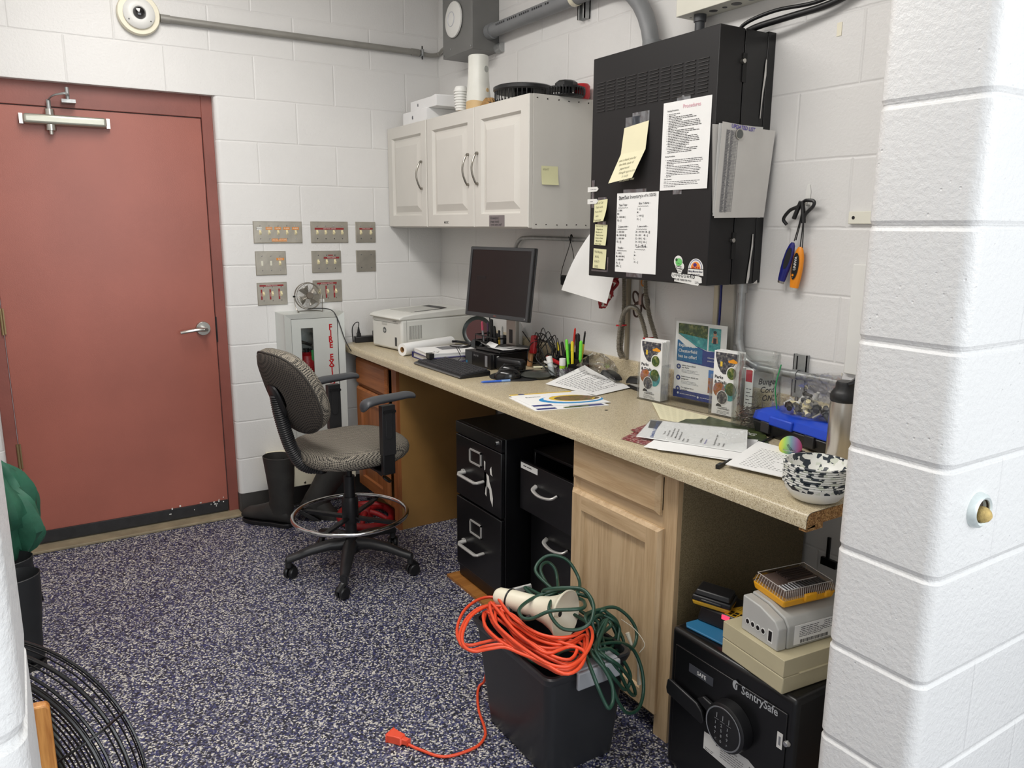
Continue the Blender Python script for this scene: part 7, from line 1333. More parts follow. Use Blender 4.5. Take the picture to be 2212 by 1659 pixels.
# floor fan, oak board
t = thing('floor_fan', 'large black wire-cage floor fan tilted at the lower left corner', 'fan', (-2.285, -2.44, .0)); ax = V((-.40, -.80, .44)).normalized(); ax = V((-.52, -.83, .20)).normalized(); cc = V((-2.285, -2.485, .42)); a_ = ax.cross(V((0, 0, 1))).normalized(); b_ = a_.cross(ax).normalized() * 1; pt = lambda r, a, w: cc + a_ * (r * cos(a)) + b_ * (r * sin(a)) + ax * w
WIRE = BLACKM; Rf = .33
g = G(t).m(WIRE)
for w in (-.05, .0, .05): g.tube([pt(Rf, 2 * pi * i / 48, w) for i in range(48)], .004 if w == 0 else .003, 6, 2, closed=True)
for k in range(32): r_ = Rf * (.975 - (k / 32) ** 1.1 * .74); w = .055 + .045 * (1 - (r_ / Rf) ** 2) ; g.tube([pt(r_, 2 * pi * i / 40, w) for i in range(40)], .0017, 5, 2, closed=True)
for k in range(4): r_ = Rf * (1 + .0 * k); g.tube([pt(r_ + .004 * (k % 2), 2 * pi * i / 40, -.04 + .022 * k) for i in range(40)], .0016, 5, 2, closed=True)
g.tube([pt(Rf - .012, 2 * pi * i / 48, .055) for i in range(48)], .006, 6, 2, closed=True)
for i in range(8): a = 2 * pi * i / 8 + .2; g.tube([pt(Rf + .002, a, -.05), pt(Rf + .002, a, .05), pt(Rf * .6, a, .087), pt(Rf * .2, a, .098)], .0028, 6, 3)
g.lathe([(0, .105), (.055, .104), (.066, .098), (.066, .092), (0, .092)], cc, ax, 28); g.done('cage', smooth=50)
g = G(t).m(C('fan_vane', (92, 98, 98), .35, .5))
for k in range(3):
    a0 = k * 2.094 + .3; n = 8; A = [g.v(pt(.05 + .23 * (i / n), a0 - .25 * i / n, -.012)) for i in range(n + 1)]; Bq = [g.v(pt(.05 + .23 * (i / n), a0 + 1.0 + .1 * sin(i), .03)) for i in range(n + 1)]
    for i in range(n): g.f([A[i], A[i + 1], Bq[i + 1], Bq[i]])
g.cyl(pt(0, 0, -.04), pt(0, 0, .04), .06, n=24); g.done('rotor', shell=.002)
g = G(t).m(BLACKM); g.cyl(pt(0, 0, -.04), pt(0, 0, -.14), .08, .07, 24); g.done('motor')
for k in (-1, 1):
    g = G(t).m(BLACKM); q = pt(Rf, 0 if k > 0 else pi, 0); g.tube([q, (q.x - .02 * k, q.y, .22), (q.x - .05 * k, q.y + .1, .014), (q.x - .05 * k, q.y + .26, .012)], .011, 8, 4); g.done('stand_leg')
t = thing('oak_board', 'golden oak upright board with an oval hand hole at the lower left corner', 'board', (-2.19, -2.67, 0)); g = G(t).m(WOAK); 
F = frame((-2.26, -2.69, 0), (1, 0, 0), (0, 0, 1)); g.X = F; g.prism([(0, 0), (.14, 0), (.14, .715), (.135, .722), (0, .735)], -.02, 0); g.done('board', bev=.003); g = G(t).m(C('hole_shadow', (120, 74, 40), .7)); g.X = F; g.prism([(.10 + .016 * cos(R(a)), .60 + .035 * sin(R(a))) for a in range(0, 360, 15)], .0002, .0008); g.done('hand_hole')
# ---------------------------------------------------------------- red valve wheel
t = thing('valve_handwheel', 'cast red valve handwheel lying on the floor behind the chair', 'handwheel', (-.685, -.44, 0)); g = LG(t); g.m(REDV); g.X = M.Translation((0, 0, .03)) @ M.Rotation(R(6), 4, 'X'); rr_w = .135
g.tube([(rr_w * cos(2 * pi * i / 32), rr_w * sin(2 * pi * i / 32), 0) for i in range(32)], .019, 10, 2, closed=True); g.lathe([(0, .045), (.022, .045), (.03, .035), (.038, .0), (.036, -.01), (0, -.01)], n=20)
for k in range(5):
    a = 2 * pi * k / 5 + .4; g.tube([(.02 * cos(a), .02 * sin(a), .025), (.07 * cos(a), .07 * sin(a), .022), (rr_w * cos(a), rr_w * sin(a), 0)], lambda t_: .015 - .003 * t_, 8, 3)
g.done('wheel', smooth=50); g = LG(t); g.m(NICK); g.cyl((0, 0, .06), (0, 0, .09), .01, n=12); g.done('stem_end')
# ---------------------------------------------------------------- bin, cords, megaphone
t = thing('storage_bin', 'black plastic storage bin with grey latches, overflowing with cords', 'bin', (-.875, -2.39, 0)); BIN = C('bin_black', (34, 35, 38), .36, var=.12, vs=5); Hb = .352
o0 = (-.985, -.748, -2.222, -2.548); o1 = (-1.022, -.742, -2.195, -2.60)
def ro(b, r_, n=5): 
    x0, x1, y0, y1 = b; return [(x1 - r_ + r_ * cos(R(a)), y0 - r_ + r_ * sin(R(a))) for a in range(0, 91, 90 // n)] + [(x0 + r_ + r_ * cos(R(a)), y0 - r_ + r_ * sin(R(a))) for a in range(90, 181, 90 // n)] + [(x0 + r_ + r_ * cos(R(a)), y1 + r_ + r_ * sin(R(a))) for a in range(180, 271, 90 // n)] + [(x1 - r_ + r_ * cos(R(a)), y1 + r_ + r_ * sin(R(a))) for a in range(270, 361, 90 // n)]
A0, A1 = ro(o0, .022), ro(o1, .028); mixp = lambda t_, e=0: [((1 - t_) * p[0] + t_ * q[0] + (e if False else 0), (1 - t_) * p[1] + t_ * q[1]) for p, q in zip(A0, A1)]
def inset(P, e): cx = sum(p[0] for p in P) / len(P); cy = sum(p[1] for p in P) / len(P); return [(p[0] - e * (1 if p[0] > cx else -1) , p[1] - e * (1 if p[1] > cy else -1)) for p in P]
g = G(t).m(BIN); rings = [(inset(A0, .006), 0), (A0, .006), (mixp(.92), .92 * Hb), (inset(mixp(.92), -.004), .92 * Hb + .001), (inset(A1, -.006), Hb - .014), (inset(A1, -.008), Hb - .004), (inset(A1, -.004), Hb), (inset(A1, .004), Hb), (inset(A1, .006), Hb - .01), (inset(mixp(.5), .006), .5 * Hb), (inset(A0, .008), .008)]
pr = None
for P, z in rings:
    cur = [g.v((x, y, z)) for x, y in P]
    if pr: [g.f([pr[i], pr[(i + 1) % len(P)], cur[(i + 1) % len(P)], cur[i]]) for i in range(len(P))]
    else: g.f(cur[::-1])
    pr = cur
g.f(pr)
g.done('tub', smooth=35)
for yy, nm_ in ((-2.615, 'latch'), (-2.18, 'latch')):
    g = G(t).m(C('latch_silver', (150, 152, 156), .35)); s_ = -1 if yy < -2.4 else 1; g.box((-.945, yy - .012 * (s_ < 0), Hb - .045), (-.80, yy + .012 * (s_ > 0), Hb + .006)); g.box((-.945, min(yy, yy - s_ * .05), Hb + .0), (-.80, max(yy, yy - s_ * .05), Hb + .008)); g.done('latch', bev=.004)
OR = [(-0.989, -2.217, 0.368), (-1.040, -2.294, 0.369), (-1.048, -2.388, 0.370), (-1.025, -2.467, 0.371), (-1.015, -2.552, 0.372), (-0.989, -2.603, 0.371), (-0.940, -2.602, 0.371), (-0.871, -2.549, 0.372), (-0.834, -2.499, 0.372), (-0.885, -2.515, 0.370), (-0.945, -2.503, 0.373), (-0.967, -2.436, 0.369), (-0.989, -2.365, 0.370), (-0.972, -2.281, 0.371), (-0.956, -2.211, 0.371), (-0.980, -2.304, 0.379), (-1.005, -2.405, 0.379), (-1.001, -2.498, 0.377), (-0.982, -2.566, 0.378), (-0.948, -2.597, 0.375), (-0.898, -2.572, 0.375), (-0.907, -2.529, 0.375), (-0.947, -2.489, 0.379), (-0.961, -2.401, 0.374), (-0.960, -2.321, 0.379), (-0.970, -2.276, 0.379), (-0.934, -2.187, 0.382), (-0.976, -2.160, 0.381), (-1.052, -2.200, 0.385), (-1.116, -2.270, 0.383), (-1.153, -2.344, 0.383), (-1.143, -2.388, 0.385), (-1.096, -2.394, 0.384), (-1.054, -2.408, 0.385), (-1.030, -2.458, 0.380), (-1.011, -2.531, 0.381), (-0.991, -2.612, 0.381), (-0.935, -2.608, 0.384), (-0.876, -2.551, 0.384), (-0.895, -2.505, 0.384), (-0.960, -2.498, 0.383), (-0.979, -2.428, 0.382), (-0.982, -2.329, 0.383), (-0.986, -2.226, 0.390), (-1.029, -2.320, 0.391), (-1.039, -2.418, 0.389), (-1.026, -2.501, 0.388), (-1.022, -2.591, 0.389), (-0.979, -2.622, 0.388), (-0.923, -2.613, 0.389), (-0.854, -2.546, 0.389), (-0.822, -2.496, 0.391), (-0.874, -2.503, 0.391), (-0.928, -2.505, 0.388), (-0.962, -2.443, 0.391), (-0.971, -2.361, 0.389), (-0.970, -2.296, 0.391), (-0.950, -2.217, 0.391), (-0.992, -2.338, 0.394), (-1.024, -2.446, 0.396), (-1.013, -2.518, 0.395), (-0.998, -2.588, 0.396), (-0.971, -2.627, 0.393), (-0.919, -2.601, 0.397), (-0.932, -2.567, 0.396), (-0.963, -2.514, 0.394), (-0.979, -2.441, 0.395), (-0.983, -2.364, 0.396), (-0.988, -2.310, 0.397), (-0.974, -2.267, 0.403), (-1.022, -2.247, 0.404), (-1.081, -2.268, 0.399), (-1.144, -2.336, 0.399), (-1.174, -2.396, 0.402), (-1.165, -2.439, 0.403), (-1.119, -2.438, 0.400), (-1.081, -2.460, 0.404), (-1.055, -2.509, 0.402), (-1.040, -2.576, 0.401), (-1.022, -2.656, 0.401), (-0.967, -2.644, 0.400), (-0.910, -2.596, 0.401), (-0.931, -2.553, 0.401), (-0.998, -2.551, 0.401), (-1.012, -2.487, 0.401), (-1.015, -2.392, 0.403), (-1.031, -2.285, 0.409), (-1.072, -2.354, 0.407), (-1.078, -2.451, 0.407), (-1.061, -2.528, 0.407), (-1.045, -2.605, 0.409), (-1.026, -2.662, 0.409), (-0.974, -2.660, 0.408), (-0.912, -2.606, 0.405), (-0.873, -2.551, 0.405), (-0.924, -2.565, 0.410), (-0.983, -2.554, 0.409), (-1.018, -2.506, 0.409), (-1.022, -2.431, 0.408), (-1.007, -2.345, 0.409), (-0.993, -2.279, 0.406), (-1.016, -2.314, 0.416), (-1.053, -2.390, 0.413), (-1.066, -2.488, 0.413), (-1.056, -2.556, 0.413), (-1.043, -2.628, 0.414), (-1.013, -2.668, 0.415), (-0.963, -2.653, 0.415), (-0.899, -2.601, 0.414), (-0.866, -2.550, 0.412), (-0.923, -2.563, 0.416), (-0.964, -2.556, 0.415), (-0.992, -2.499, 0.412), (-1.000, -2.430, 0.413), (-1.003, -2.378, 0.413), (-0.985, -2.313, 0.416), (-1.007, -2.342, 0.420), (-1.033, -2.446, 0.419), (-1.025, -2.530, 0.423), (-1.012, -2.601, 0.420), (-0.983, -2.638, 0.420), (-0.936, -2.605, 0.422), (-0.950, -2.572, 0.422), (-0.969, -2.518, 0.419), (-0.991, -2.456, 0.422), (-0.983, -2.365, 0.419), (-0.999, -2.320, 0.421), (-0.988, -2.315, 0.426), (-1.029, -2.285, 0.424), (-1.097, -2.315, 0.426), (-1.160, -2.381, 0.424), (-1.190, -2.444, 0.426), (-1.184, -2.486, 0.429), (-1.138, -2.490, 0.424), (-1.100, -2.505, 0.424), (-1.079, -2.557, 0.424), (-1.059, -2.622, 0.428), (-1.042, -2.692, 0.427), (-0.992, -2.689, 0.425), (-0.937, -2.640, 0.427), (-0.952, -2.595, 0.426), (-1.023, -2.592, 0.427), (-1.033, -2.525, 0.427), (-1.033, -2.437, 0.428), (-1.014, -2.283, 0.434), (-1.060, -2.384, 0.433), (-1.068, -2.476, 0.431), (-1.068, -2.565, 0.434), (-1.052, -2.646, 0.432), (-1.020, -2.680, 0.434), (-0.957, -2.660, 0.431), (-0.885, -2.605, 0.432), (-0.853, -2.550, 0.434), (-0.908, -2.562, 0.431), (-0.956, -2.550, 0.431), (-0.991, -2.504, 0.431), (-1.006, -2.422, 0.434), (-1.000, -2.359, 0.433), (-0.981, -2.277, 0.431)]
GR = [(-0.843, -2.362, 0.461), (-0.858, -2.297, 0.490), (-0.845, -2.277, 0.509), (-0.808, -2.272, 0.526), (-0.777, -2.291, 0.527), (-0.749, -2.313, 0.508), (-0.741, -2.352, 0.468), (-0.779, -2.402, 0.461), (-0.816, -2.406, 0.450), (-0.833, -2.347, 0.447), (-0.836, -2.289, 0.481), (-0.823, -2.270, 0.498), (-0.795, -2.262, 0.499), (-0.779, -2.277, 0.481), (-0.786, -2.303, 0.452), (-0.838, -2.367, 0.454), (-0.886, -2.340, 0.440), (-0.882, -2.271, 0.437), (-0.866, -2.259, 0.430), (-0.874, -2.346, 0.447), (-0.893, -2.385, 0.483), (-0.869, -2.432, 0.504), (-0.830, -2.479, 0.511), (-0.827, -2.519, 0.502), (-0.840, -2.551, 0.485), (-0.869, -2.574, 0.462), (-0.903, -2.568, 0.448), (-0.940, -2.544, 0.450), (-0.951, -2.509, 0.469), (-0.938, -2.477, 0.485), (-0.867, -2.407, 0.464), (-0.793, -2.398, 0.441), (-0.826, -2.490, 0.475), (-0.892, -2.562, 0.504), (-0.962, -2.519, 0.497), (-0.997, -2.481, 0.467), (-1.010, -2.450, 0.460), (-0.994, -2.411, 0.464), (-0.929, -2.379, 0.464), (-0.871, -2.389, 0.476), (-0.824, -2.417, 0.483), (-0.785, -2.444, 0.473), (-0.769, -2.480, 0.412), (-0.727, -2.448, 0.406), (-0.679, -2.455, 0.401), (-0.641, -2.476, 0.366), (-0.628, -2.495, 0.326), (-0.656, -2.518, 0.300), (-0.705, -2.534, 0.308), (-0.786, -2.546, 0.346), (-0.812, -2.514, 0.410), (-0.787, -2.502, 0.426), (-0.729, -2.474, 0.390), (-0.710, -2.496, 0.350), (-0.736, -2.517, 0.346), (-0.799, -2.530, 0.378), (-0.835, -2.521, 0.420), (-0.826, -2.499, 0.436), (-0.774, -2.475, 0.422), (-0.759, -2.490, 0.398), (-0.780, -2.517, 0.381), (-0.824, -2.542, 0.363), (-0.878, -2.580, 0.364), (-0.935, -2.560, 0.396), (-0.969, -2.554, 0.382), (-0.957, -2.569, 0.402), (-0.931, -2.585, 0.407), (-0.920, -2.616, 0.406), (-0.933, -2.659, 0.394), (-0.934, -2.691, 0.359), (-0.923, -2.708, 0.318), (-0.914, -2.717, 0.300), (-0.892, -2.706, 0.306), (-0.878, -2.684, 0.336), (-0.879, -2.651, 0.366), (-0.890, -2.614, 0.392), (-0.852, -2.555, 0.385), (-0.847, -2.621, 0.375), (-0.806, -2.631, 0.339), (-0.734, -2.601, 0.250), (-0.705, -2.585, 0.194), (-0.743, -2.602, 0.224), (-0.817, -2.625, 0.339), (-0.867, -2.605, 0.387), (-0.876, -2.576, 0.388), (-0.842, -2.563, 0.379), (-0.762, -2.557, 0.362), (-0.687, -2.543, 0.314), (-0.664, -2.560, 0.256), (-0.677, -2.589, 0.201), (-0.725, -2.624, 0.179), (-0.784, -2.643, 0.196), (-0.833, -2.658, 0.258), (-0.857, -2.651, 0.325), (-0.871, -2.631, 0.373), (-0.871, -2.600, 0.399), (-0.793, -2.532, 0.385), (-0.744, -2.513, 0.390), (-0.760, -2.500, 0.403), (-0.810, -2.522, 0.385), (-0.859, -2.565, 0.378), (-0.805, -2.528, 0.372), (-0.767, -2.499, 0.390), (-0.798, -2.473, 0.416), (-0.806, -2.393, 0.427), (-0.792, -2.419, 0.457), (-0.781, -2.449, 0.460), (-0.803, -2.389, 0.454), (-0.829, -2.355, 0.424), (-0.817, -2.484, 0.410), (-0.796, -2.484, 0.418), (-0.706, -2.461, 0.371), (-0.701, -2.471, 0.353), (-0.697, -2.502, 0.302), (-0.768, -2.542, 0.312), (-0.828, -2.576, 0.359), (-0.803, -2.529, 0.373), (-0.786, -2.505, 0.407), (-0.801, -2.471, 0.418), (-0.761, -2.469, 0.413), (-0.727, -2.501, 0.395), (-0.705, -2.504, 0.367), (-0.721, -2.521, 0.345), (-0.764, -2.556, 0.315), (-0.812, -2.578, 0.356), (-0.782, -2.514, 0.362), (-0.773, -2.506, 0.394), (-0.780, -2.467, 0.379), (-0.767, -2.472, 0.406), (-0.748, -2.485, 0.424), (-0.701, -2.473, 0.369), (-0.696, -2.516, 0.325), (-0.750, -2.551, 0.330), (-0.809, -2.574, 0.364), (-0.797, -2.541, 0.376), (-0.770, -2.490, 0.393), (-0.814, -2.482, 0.427), (-0.752, -2.478, 0.426), (-0.739, -2.486, 0.416), (-0.709, -2.499, 0.383), (-0.707, -2.503, 0.335), (-0.764, -2.541, 0.339), (-0.822, -2.577, 0.359), (-0.819, -2.547, 0.396), (-0.766, -2.522, 0.418), (-0.854, -2.589, 0.389), (-0.813, -2.594, 0.376), (-0.768, -2.597, 0.330), (-0.736, -2.596, 0.269), (-0.763, -2.609, 0.242), (-0.820, -2.631, 0.302), (-0.859, -2.616, 0.362), (-0.871, -2.580, 0.382), (-0.911, -2.561, 0.357), (-0.951, -2.530, 0.333), (-0.983, -2.464, 0.323), (-0.999, -2.416, 0.329)]
t = thing('extension_cord', 'coiled orange extension cord heaped on the bin, its plug end lying on the floor', 'cord', (-.95, -2.35, .36)); g = G(t).m(ORANGE); tail = [(-.95, -2.24, .385), (-.945, -2.17, .36), (-.93, -2.135, .28), (-.915, -2.10, .14), (-.91, -2.07, .03), (-.925, -2.06, .007), (-.957, -2.103, .006), (-.995, -2.18, .006), (-1.021, -2.26, .006), (-1.045, -2.30, .006), (-1.096, -2.325, .006), (-1.187, -2.313, .006), (-1.235, -2.245, .006), (-1.255, -2.213, .010)]
g.tube(OR, .0047, 7, 4); g.done('coil', smooth=60); g = G(t).m(ORANGE); g.tube(tail, .0045, 7, 6); g.done('tail', smooth=60)
g = G(t).m(C('plug_orange', (232, 84, 56), .4)); g.X = frame((-1.253, -2.21, .014), V((-1.292, -2.145, 0)) - V((-1.255, -2.213, 0)), (0, 0, 1)); g.frus((0, 0, 0), (.01, .01), (.0, 0, .0), (.01, .01)) if False else None
a = [(0, -.008, -.008), (0, .008, -.008), (0, .008, .008), (0, -.008, .008)]
S_ = [(0, .008), (.02, .009), (.022, .013), (.045, .015), (.062, .019), (.07, .019)]; pr = None
for x, r_ in S_:
    cur = [g.v((x, y_ * min(r_, .013), z_ * r_)) for y_, z_ in ((-1, -1), (1, -1), (1, 1), (-1, 1))]
    if pr: [g.f([pr[i], pr[(i + 1) % 4], cur[(i + 1) % 4], cur[i]]) for i in range(4)]
    else: g.f(cur)
    pr = cur
g.f(pr[::-1]); g.done('socket_end', bev=.003)
g = G(t).m(PAPER2); g.X = frame((-.985, -2.315, .392), (.2, -1, 0), (-.3, -.1, .8)); g.sheet(0, -.012, .05, .012, 6, 2, .0005, lambda u, v: .006 * sin(u * 4)); g.done('paper_tag'); 
t = thing('extension_cord', 'tangled dark green extension cord spilling out of the bin toward the pale cabinet', 'cord', (-.82, -2.4, .4)); g = G(t).m(GREENC); g.tube(GR, .0052, 7, 5); g.done('tangle', smooth=60)
t = thing('frayed_rope', 'frayed pale string end tied round the green cord', 'rope', (-.64, -2.53, .25)); g = G(t).m(C('rope_pale', (196, 190, 172), .8)); g.tube([(-.66, -2.49, .33), (-.655, -2.51, .29), (-.65, -2.53, .25), (-.65, -2.535, .21), (-.645, -2.535, .18)], lambda t_: .007 - .004 * sin(pi * t_), 8, 5); g.tube([(-.66, -2.46, .36), (-.64, -2.50, .34), (-.635, -2.54, .31), (-.645, -2.53, .28)], .0012, 5, 5); g.done('rope_strands')
t = thing('megaphone', 'cream white megaphone lying on the coiled orange cord', 'megaphone', (-.90, -2.37, .36)); MG = C('megaphone_cream', (230, 224, 202), .35, var=.03); bell = V((-.877, -2.468, .437)); back = V((-.962, -2.262, .428)); ax = (bell - back).normalized(); Lm = (bell - back).length
g = G(t).m(MG); g.lathe([(0, -.02), (.02, -.018), (.026, -.008), (.028, .02), (.030, .034), (.031, .09), (.033, .13), (.040, .165), (.052, .195), (.066, Lm - .006), (.073, Lm), (.074, Lm + .004), (.071, Lm + .005), (.062, Lm - .004), (.048, Lm - .022), (.03, Lm - .045), (.022, Lm - .05), (.012, Lm - .03), (.011, Lm - .018), (0, Lm - .016)], back, ax, 44); g.done('horn', smooth=60)
g = G(t).m(BLACK); g.lathe([(.0305, .030), (.0325, .031), (.0325, .035), (.0305, .036)], back, ax, 40); g.done('band'); g = G(t).m(BLACK); g.lathe([(0, Lm - .0155), (.0085, Lm - .0150), (.0085, Lm - .0165)], back, ax, 20); g.done('speaker_core')
g = G(t).m(BLACK); side = V((-.75, -.2, -.55)).normalized(); g.tube([back + ax * .05 + side * .03, back + ax * .07 + side * .05, back + ax * .11 + side * .055, back + ax * .13 + side * .034], .008, 8, 4, flat=1.6); g.done('handle')
t = thing('grey_clip', 'light grey plastic clip sticking out behind the megaphone', 'clip', (-.90, -2.235, .36)); g = G(t).m(LGREY); g.X = frame((-.925, -2.215, .405), (.9, -.35, .18), (0, 0, 1)); g.box((0, -.008, -.01), (.09, .01, .0)); g.done('clip_body', bev=.002)
# ---------------------------------------------------------------- safe and the things on it
g = G().m(WOAK); g.box((-.40, -3.22, 0), (-.06, -2.86, .011)); g.done('wooden_board', label='oak board on the floor under the far side of the safe', cat='board')
t = thing('safe', 'black steel safe with a round keypad lock under the worktop', 'safe', (-.43, -2.875, .0)); sx, sy0, sy1, sz = -.655, -2.668, -3.085, .437
g = G(t).m(BLACKM); g.box((sx, sy1, .012), (-.2, sy0, sz)); g.done('body', bev=.014, seg=4)
g = G(t).m(BLACKM); g.box((sx - .004, sy1 + .022, .03), (sx + .01, sy0 - .022, sz - .045)); g.done('door', bev=.002)
SX = frame((sx - .0042, 0, 0), *YM)
g = G(t); g.X = SX; g.m(C('safe_grey', (168, 170, 172), .4)); g.text('SentrySafe', .031, 2.925, .372, .0006, .016, sx=.86)
g.m(C('safe_grey', (168, 170, 172), .4)); g.poly([(2.906 + .010 * cos(R(a)), .384 + .013 * sin(R(a)), .0006) for a in range(20, 341, 20)]); g.m(BLACKM); g.poly([(2.911 + .006 * cos(R(a)), .382 + .010 * sin(R(a)), .0009) for a in range(0, 360, 30)]); g.m(C('safe_grey', (168, 170, 172), .4)); g.rect(2.908, .373, 2.912, .387, .0012); g.done('brand_lettering')
g = G(t); g.X = SX; g.m(C('label_slate', (60, 62, 68), .5)); g.box((2.745, .338, 0), (2.832, .362, .0008)); g.m(WHITE); g.text('SAFE', .0155, 2.775, .344, .0012, .008); g.done('name_label')
kc = V((sx - .005, -2.905, .272)); g = G(t).m(BLACK); g.lathe([(0, 0), (.066, 0), (.064, .03), (.056, .036), (0, .036)], kc, (-1, 0, 0), 44); g.done('dial', smooth=40)
g = G(t).m(C('dial_silver', (150, 152, 156), .25, .6)); g.lathe([(.054, .0362), (.0565, .037), (.058, .0362)], kc, (-1, 0, 0), 44); g.done('dial_ring')
g = G(t).m(C('key_grey', (150, 152, 154), .4)); g.X = frame(tuple(kc + V((-.0364, 0, 0))), *YM)
for i in range(3): g.rect(-.022 + .02 * i, .022, -.020 + .02 * i, .036, .0006); g.rect(-.028 + .02 * i, .0175, -.014 + .02 * i, .0185, .0006)
for i, s_ in enumerate('123456789'): g.text(s_, .0115, -.027 + .020 * (i % 3), .003 - .0145 * (i // 3), .0008, .006)
g.text('C', .0085, -.024, -.041, .0008, .006); g.text('0', .0115, -.007, -.0415, .0008, .006); g.text('P', .0085, .014, -.041, .0008, .006); g.done('keypad')
g = G(t).m(BLACK); g.X = SX; g.prism([(2.676, .258), (2.680, .284), (2.69, .288), (2.79, .272), (2.812, .257), (2.820, .235), (2.812, .222), (2.68, .242)], .006, .016); g.box((2.77, .24, 0), (2.80, .262, .008)); g.prism([(2.79, .285), (2.81, .302), (2.85, .296), (2.86, .27), (2.84, .262), (2.81, .276)], .002, .014); g.done('lever_handle', bev=.003)
g = G(t); g.X = SX; g.m(PAPER2); g.prism([(2.812, .195), (2.96, .205), (3.02, .18), (3.035, .155), (3.0, .13), (2.812, .145)], 0, .0006); g.m(INK); g.text('Manufacturing Safe Tools', .0075, 2.865, .19, .0009, .01, sx=.8); g.lines(2.87, .182, .08, 5, .0065, .0024, .0009); g.text('Exterior', .010, 2.965, .182, .0009, .012); g.lines(2.965, .172, .035, 2, .006, .002, .0009); g.lines(2.818, .152, .03, 2, .005, .0022, .0009); g.rect(2.855, .18, .0 + 2.861, .193, .0009); g.done('instruction_sticker')
g = G(t); g.X = SX; g.m(PAPER2); g.box((3.040, .293, 0), (3.056, .335, .0006)); g.m(INKG); g.rect(3.045, .302, 3.051, .325, .0009); g.done('inventory_tag'); g = G(t).m(CHROME); g.lathe([(0, .010), (.006, .009), (.009, .004), (.009, 0)], (sx - .001, -3.068, .318), (-1, 0, 0), 20); g.done('key_plug')
zt = sz + .0005
t = thing('folder', 'blue plastic folder lying on the left front of the safe top', 'folder', (-.6, -2.76, zt)); g = G(t).m(LBLUE); g.prism([(-.632, -2.70), (-.618, -2.685), (-.49, -2.70), (-.50, -2.86), (-.56, -2.87), (-.618, -2.83)][::-1], zt, zt + .006); g.done('folder_body', bev=.002)
t = thing('battery_charger', 'black battery charger with a yellow label on the safe', 'charger', (-.50, -2.76, zt + .0065)); c_ = M.Translation((-.505, -2.755, zt + .0065)) @ M.Rotation(R(-78), 4, 'Z'); g = G(t); g.X = c_; g.m(BLACK); g.frus((0, 0, 0), (.16, .13), (0, 0, .045), (.145, .115)); g.done('charger_body', bev=.006)
g = G(t); g.X = c_; g.m(C('charger_yellow', (196, 152, 40), .5)); g.poly([(.0, -.055, .0456), (.07, -.055, .0456), (.07, .03, .0456), (.05, .045, .0456), (.02, .03, .0456), (.0, -.01, .0456)]); g.m(BLACK)
for i in range(3):
    for j in range(2): g.rect(.006 + .014 * i, -.05 + .014 * j, .016 + .014 * i, -.04 + .014 * j, .0459)
g.lines(.012, .015, .05, 4, .008, .003, .0459); g.done('charger_label'); g = G(t); g.X = c_; g.m(C('led_red', (235, 60, 90), .4, emit=1.2)); g.box((-.005, -.0605, .03), (.018, -.052, .042)); g.done('charge_light')
t = thing('drill_battery', 'black and yellow power tool battery resting on the charger', 'battery', (-.53, -2.72, zt + .052)); c_ = M.Translation((-.545, -2.715, zt + .053)) @ M.Rotation(R(-62), 4, 'Z') @ M.Rotation(R(4), 4, 'Y'); g = G(t); g.X = c_; g.m(C('battery_yellow', (206, 158, 36), .45)); g.frus((0, 0, 0), (.10, .066), (0, 0, .014), (.108, .074)); g.done('lower_case', bev=.004); g = G(t); g.X = c_; g.m(BLACK); g.frus((0, 0, .0142), (.110, .076), (0, 0, .03), (.108, .074)); g.frus((0, 0, .03), (.10, .068), (0, 0, .046), (.092, .058)); g.box((-.03, -.04, .016), (.03, .04, .024)); g.done('upper_case', bev=.005)
t = thing('cash_box', 'beige metal box lying at the right front of the safe top', 'box', (-.56, -2.94, zt)); t.rotation_euler = (0, 0, R(8)); 
c_ = M.Translation((-.545, -2.955, zt)) @ M.Rotation(R(-6), 4, 'Z'); 
g = G(t); t.rotation_euler = (0, 0, 0); bpy.context.view_layer.update(); g = G(t, c_); g.B = t.matrix_world.inverted(); g.m(BEIGE); g.box((-.11, -.105, 0), (.14, .105, .043)); g.done('lower_tray', bev=.003)
g = G(t, c_); g.B = t.matrix_world.inverted(); g.m(BEIGE); g.box((-.11, -.105, .0445), (.14, .105, .088)); g.cyl((-.06, -.1055, .044), (.12, -.1055, .044), .003, n=8); g.done('lid', bev=.003)
zb2 = zt + .0885
t = thing('power_supply', 'light grey plastic power supply box with sockets and a barcode label, on the beige box', 'power supply', (-.55, -2.97, zb2)); c_ = M.Translation((-.545, -2.968, zb2)) @ M.Rotation(R(-7), 4, 'Z')
g = G(t); g.X = c_ @ frame((0, .068, 0), (0, -1, 0), (0, 0, 1)); g.m(LGREY)   # end profile looking along x
pf = [(0, 0), (.125, 0), (.125, .055), (.112, .072), (.06, .088), (.0, .092)]
g.prism(pf, .07, .098); g.done('end_cap', bev=.003)
g = G(t); g.X = c_ @ frame((0, .068, 0), (0, -1, 0), (0, 0, 1)); g.m(C('supply_grey', (170, 170, 166), .4)); g.prism([(0, 0), (.128, 0), (.128, .058), (.115, .076), (.06, .092), (0, .096)], -.13, .069); g.done('main_housing', bev=.004)
g = G(t); g.X = c_ @ frame((0, .068, 0), (0, -1, 0), (0, 0, 1)); 
for i in range(4): g.m(WHITE); u = .022 + i * .018; g.prism([(u + .0075 * cos(R(a)), .030 - .0 * i + .0085 * sin(R(a))) for a in range(0, 360, 20)], .098, .0988); g.m(BLACK); g.prism([(u + .0055 * cos(R(a)), .030 + .006 * sin(R(a))) for a in range(0, 360, 20)], .0988, .0992)
g.m(WHITE); g.box((.092, .012, .098), (.108, .045, .0986)); g.m(BLACK); g.box((.0945, .016, .0986), (.1055, .042, .099)); g.done('output_sockets')
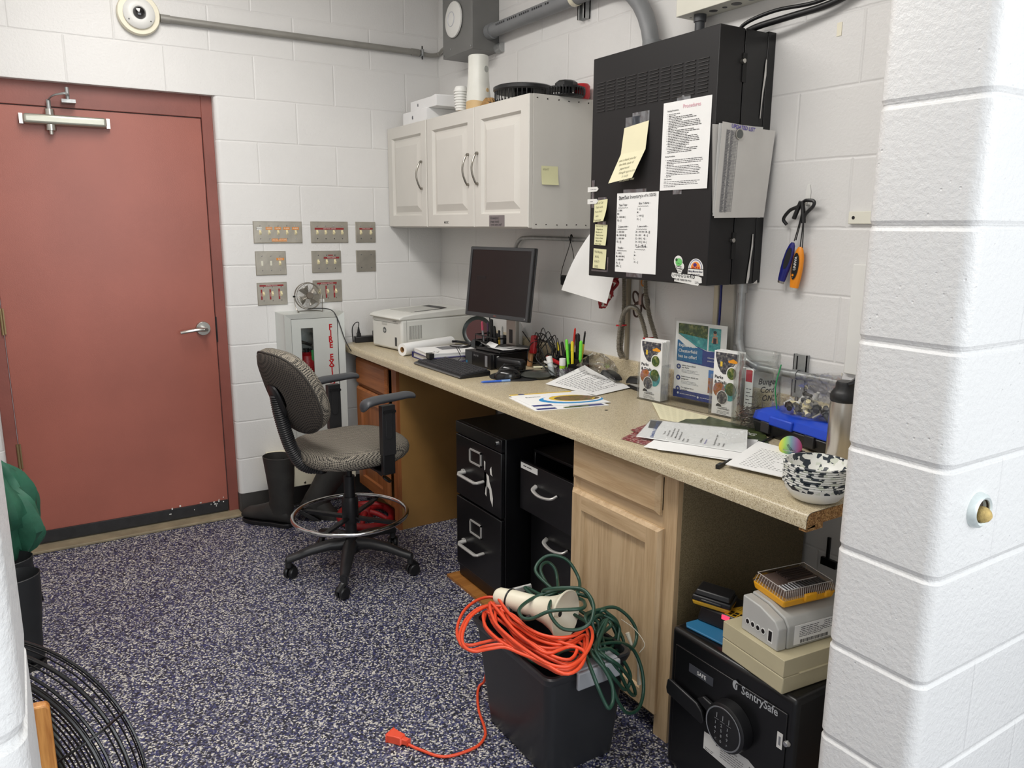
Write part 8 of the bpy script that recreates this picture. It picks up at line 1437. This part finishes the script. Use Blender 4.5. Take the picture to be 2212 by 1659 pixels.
g = G(t); g.X = c_ @ frame((0, -.0602, 0), (1, 0, 0), (0, 0, 1)); g.m(C('label_white', (236, 236, 234), .5)); g.box((-.05, .008, 0), (.085, .058, .0008)); g.m(INK); g.lines(-.03, .05, .06, 2, .005, .0026, .0011); g.lines(-.034, .040, .085, 4, .0045, .0024, .0011); g.lines(.045, .052, .03, 5, .005, .0024, .0011)
x = -.03
while x < .06: w = random.choice((.0008, .0014, .0022)); g.rect(x, .010, x + w, .019, .0011); x += w + random.choice((.0008, .0014))
g.done('rating_label')
zb3 = zb2 + .0965
t = thing('bit_case', 'clear-lidded yellow tool bit case on top of the grey power supply', 'tool case', (-.53, -2.94, zb3)); c_ = M.Translation((-.52, -2.948, zb3 - .004)) @ M.Rotation(R(-9), 4, 'Z') @ M.Rotation(R(3.5), 4, 'X')
g = G(t); g.X = c_; g.m(DYEL); g.frus((0, 0, 0), (.155, .105), (0, 0, .022), (.165, .115)); g.box((-.02, -.061, .008), (.02, -.052, .03)); g.box((.045, -.061, .008), (.065, -.052, .026)); g.done('yellow_base', bev=.005)
g = G(t); g.X = c_; g.m(ACRYL); g.frus((0, 0, .0225), (.165, .115), (0, 0, .045), (.15, .10))
g.m(C('clear_rib', (196, 190, 184), .2))
for i in range(26): x = -.078 + i * .0062; g.tube([(x, -.0575, .023), (x * .93, -.051, .0445)], .0006, 4, 1); 
for i in range(12): y = -.05 + i * .009; g.tube([(-.0825, y, .023), (-.0755, y * .93, .0445)], .0006, 4, 1)
for a, b in (((-.075, -.05), (.075, -.05)), ((.075, -.05), (.075, .05)), ((.075, .05), (-.075, .05)), ((-.075, .05), (-.075, -.05)), ((-.04, -.02), (.05, -.02))): g.tube([(a[0], a[1], .0455), (b[0], b[1], .0455)], .0009, 5, 1)
g.done('clear_lid'); g = G(t); g.X = c_; g.m(C('insert_dark', (104, 86, 78), .6)); g.box((-.07, -.048, .023), (.07, .048, .036)); g.m(C('bit_steel', (120, 120, 122), .3, .8))
for i in range(14): x = -.062 + i * .0095; g.cyl((x, -.042, .038), (x, -.014, .038), .0028, n=6)
g.m(C('insert_mid', (72, 60, 56), .5))
for i in range(5): g.box((-.02 + i * .0, .004 + i * .009, .036), (.062, .009 + i * .009, .041))
g.text('DEWALT', .016, -.055, -.008, .0465, .02); g.done('bit_insert'); g = G(t); g.X = c_; g.m(BLACK); g.box((-.03, .052, .012), (.03, .066, .03)); g.done('black_hinge', bev=.003)
bpy.context.view_layer.update()
